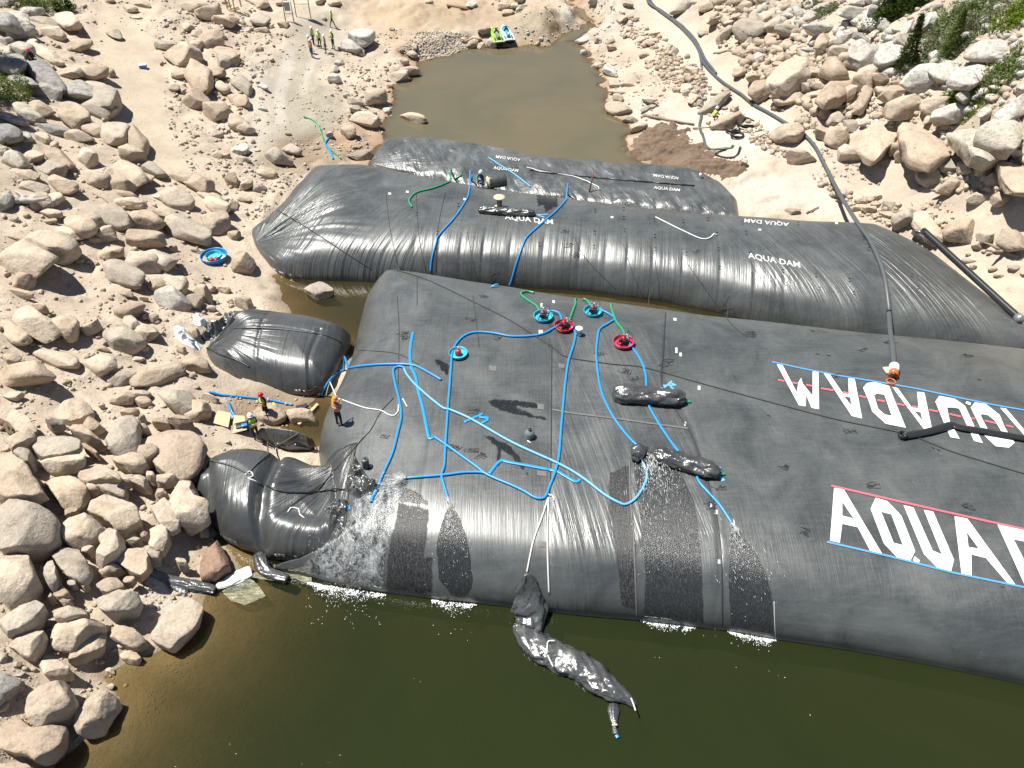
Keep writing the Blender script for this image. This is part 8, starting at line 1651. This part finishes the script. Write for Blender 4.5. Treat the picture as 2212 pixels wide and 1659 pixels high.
def conifer(u, v, hgt, wid, label, seed, mat='leaf_dark'):
    p, _ = hit(u, v); rs = np.random.RandomState(seed); root = empty('conifer', p, label, 'tree', 'small conifers on the right bank'); m = MB(); m.tube([(0, 0, -0.2), (0.05, 0, hgt * 0.5), (0, 0.05, hgt)], 0.1, 8, rs=[0.12, 0.07, 0.015]); m.build('trunk', M['bark'], root); V = []; F = []
    for i in range(int(150 * hgt)):
        t = rs.rand() ** 1.2; z = hgt * (0.06 + 0.93 * t); rr = wid * (1 - t) ** 0.8 * rs.uniform(0.25, 1.0); an = rs.uniform(0, 6.283)
        tip = np.array([rr * math.cos(an), rr * math.sin(an), z - rr * 0.25])
        for k in range(9):
            q = tip * np.array([1, 1, 1]) * 1.0 + rs.normal(size=3) * 0.07; l = rs.uniform(0.06, 0.16); e1 = np.array([math.cos(an), math.sin(an), 0.35]) + rs.normal(size=3) * 0.5; e1 /= np.linalg.norm(e1); e2 = np.cross(e1, rs.normal(size=3)); e2 /= np.linalg.norm(e2)
            j = len(V); V += [tuple(q - e2 * l * 0.25), tuple(q + e1 * l), tuple(q + e2 * l * 0.25), tuple(q - e1 * l * 0.4)]; F.append((j, j + 1, j + 2, j + 3))
    mesh_obj('crown', V, F, M[mat], root, smooth=False)
conifer(1953, 152, 4.2, 0.95, 'dark pointed conifer standing among the pale boulders at upper right', 1); conifer(2046, 128, 3.6, 0.8, 'taller thin conifer rising out of the scrub at upper right', 2, 'leaf_olive')
bush(1925, 160, 34, 26, 'leaf_green', 'bright green shrub at the foot of the dark conifer', 3, 1300)
bush(1925, 32, 84, 60, 'leaf_dark', 'dark evergreen thicket at the top, right of the grey slabs', 4, 5200, 0.13, 16, 1.3)
bush(1970, 18, 60, 40, 'leaf_dark', 'smaller dark evergreen thicket touching the top edge of the photo', 5, 2400, 0.13, 12, 1.2)
bush(2030, 100, 70, 80, 'leaf_sage', 'grey-green scrub below the thin conifer', 6, 4200, 0.10, 16); bush(2035, 60, 44, 60, 'leaf_olive', 'olive scrub around the thin conifer', 7, 2600, 0.11, 12)
bush(2115, 60, 110, 44, 'leaf_sage', 'wide grey-green scrub above the long flat boulder', 8, 5200, 0.10, 20); bush(2110, 18, 130, 50, 'leaf_olive', 'broad olive scrub along the top right edge', 9, 6000, 0.12, 22); bush(2190, 38, 60, 60, 'leaf_green', 'mixed green scrub at the right edge above the flat boulder', 10, 3200, 0.12, 14)
bush(2060, 205, 40, 46, 'leaf_green', 'bright green bush left of the grey tilted slab', 11, 1900, 0.10, 9); bush(2140, 190, 84, 70, 'leaf_olive', 'loose olive bushes between the grey boulders at right', 12, 4600, 0.10, 18); bush(2110, 232, 36, 26, 'leaf_green', 'small bright green bush below the grey tilted slab', 13, 1300, 0.10, 8); bush(2187, 150, 20, 32, 'leaf_green', 'narrow bright green bush under the long flat boulder', 14, 900, 0.10, 6)
bush(2000, 140, 20, 16, 'leaf_olive', 'tuft of olive scrub beside the conifer', 15, 600, 0.09, 5); bush(1783, 28, 52, 28, 'leaf_sage', 'pale grey-green bush among slabs at the top right', 16, 2200, 0.10, 10); bush(1758, 10, 34, 22, 'leaf_sage', 'smaller pale bush touching the top edge', 17, 1100, 0.10, 7); bush(1735, 6, 16, 14, 'leaf_green', 'little green sprig at the top edge beside the pale bush', 18, 500, 0.09, 4)
bush(82, 16, 110, 44, 'leaf_olive', 'green and dark shrub hanging over boulders at the top left', 19, 4200, 0.12, 14, 1.4); bush(140, 30, 36, 34, 'leaf_dark', 'dark end of the top left shrub', 20, 1400, 0.12, 6, 1.3)
bush(28, 215, 62, 80, 'leaf_olive', 'olive shrub growing between boulders at the left edge', 21, 3400, 0.10, 12, 1.4); bush(20, 316, 18, 12, 'leaf_green', 'tiny bright green plant on a dark boulder at the left edge', 22, 400, 0.08, 4); bush(10, 110 + 60, 20, 30, 'leaf_green', 'small green sprig above the olive shrub', 23, 500, 0.08, 4)

for (x_, u_, h_, sd_i, lb) in ((-62, 118, 12.0, 31, 'tall conifer just outside the left edge, shading the dark boulders'), (-80, 215, 11.0, 33, 'second conifer outside the left edge, lower on the bank'), (-45, 30, 9.0, 35, 'third conifer outside the left edge, highest on the bank')):
    conifer(x_, u_, h_, 2.1, lb, sd_i)
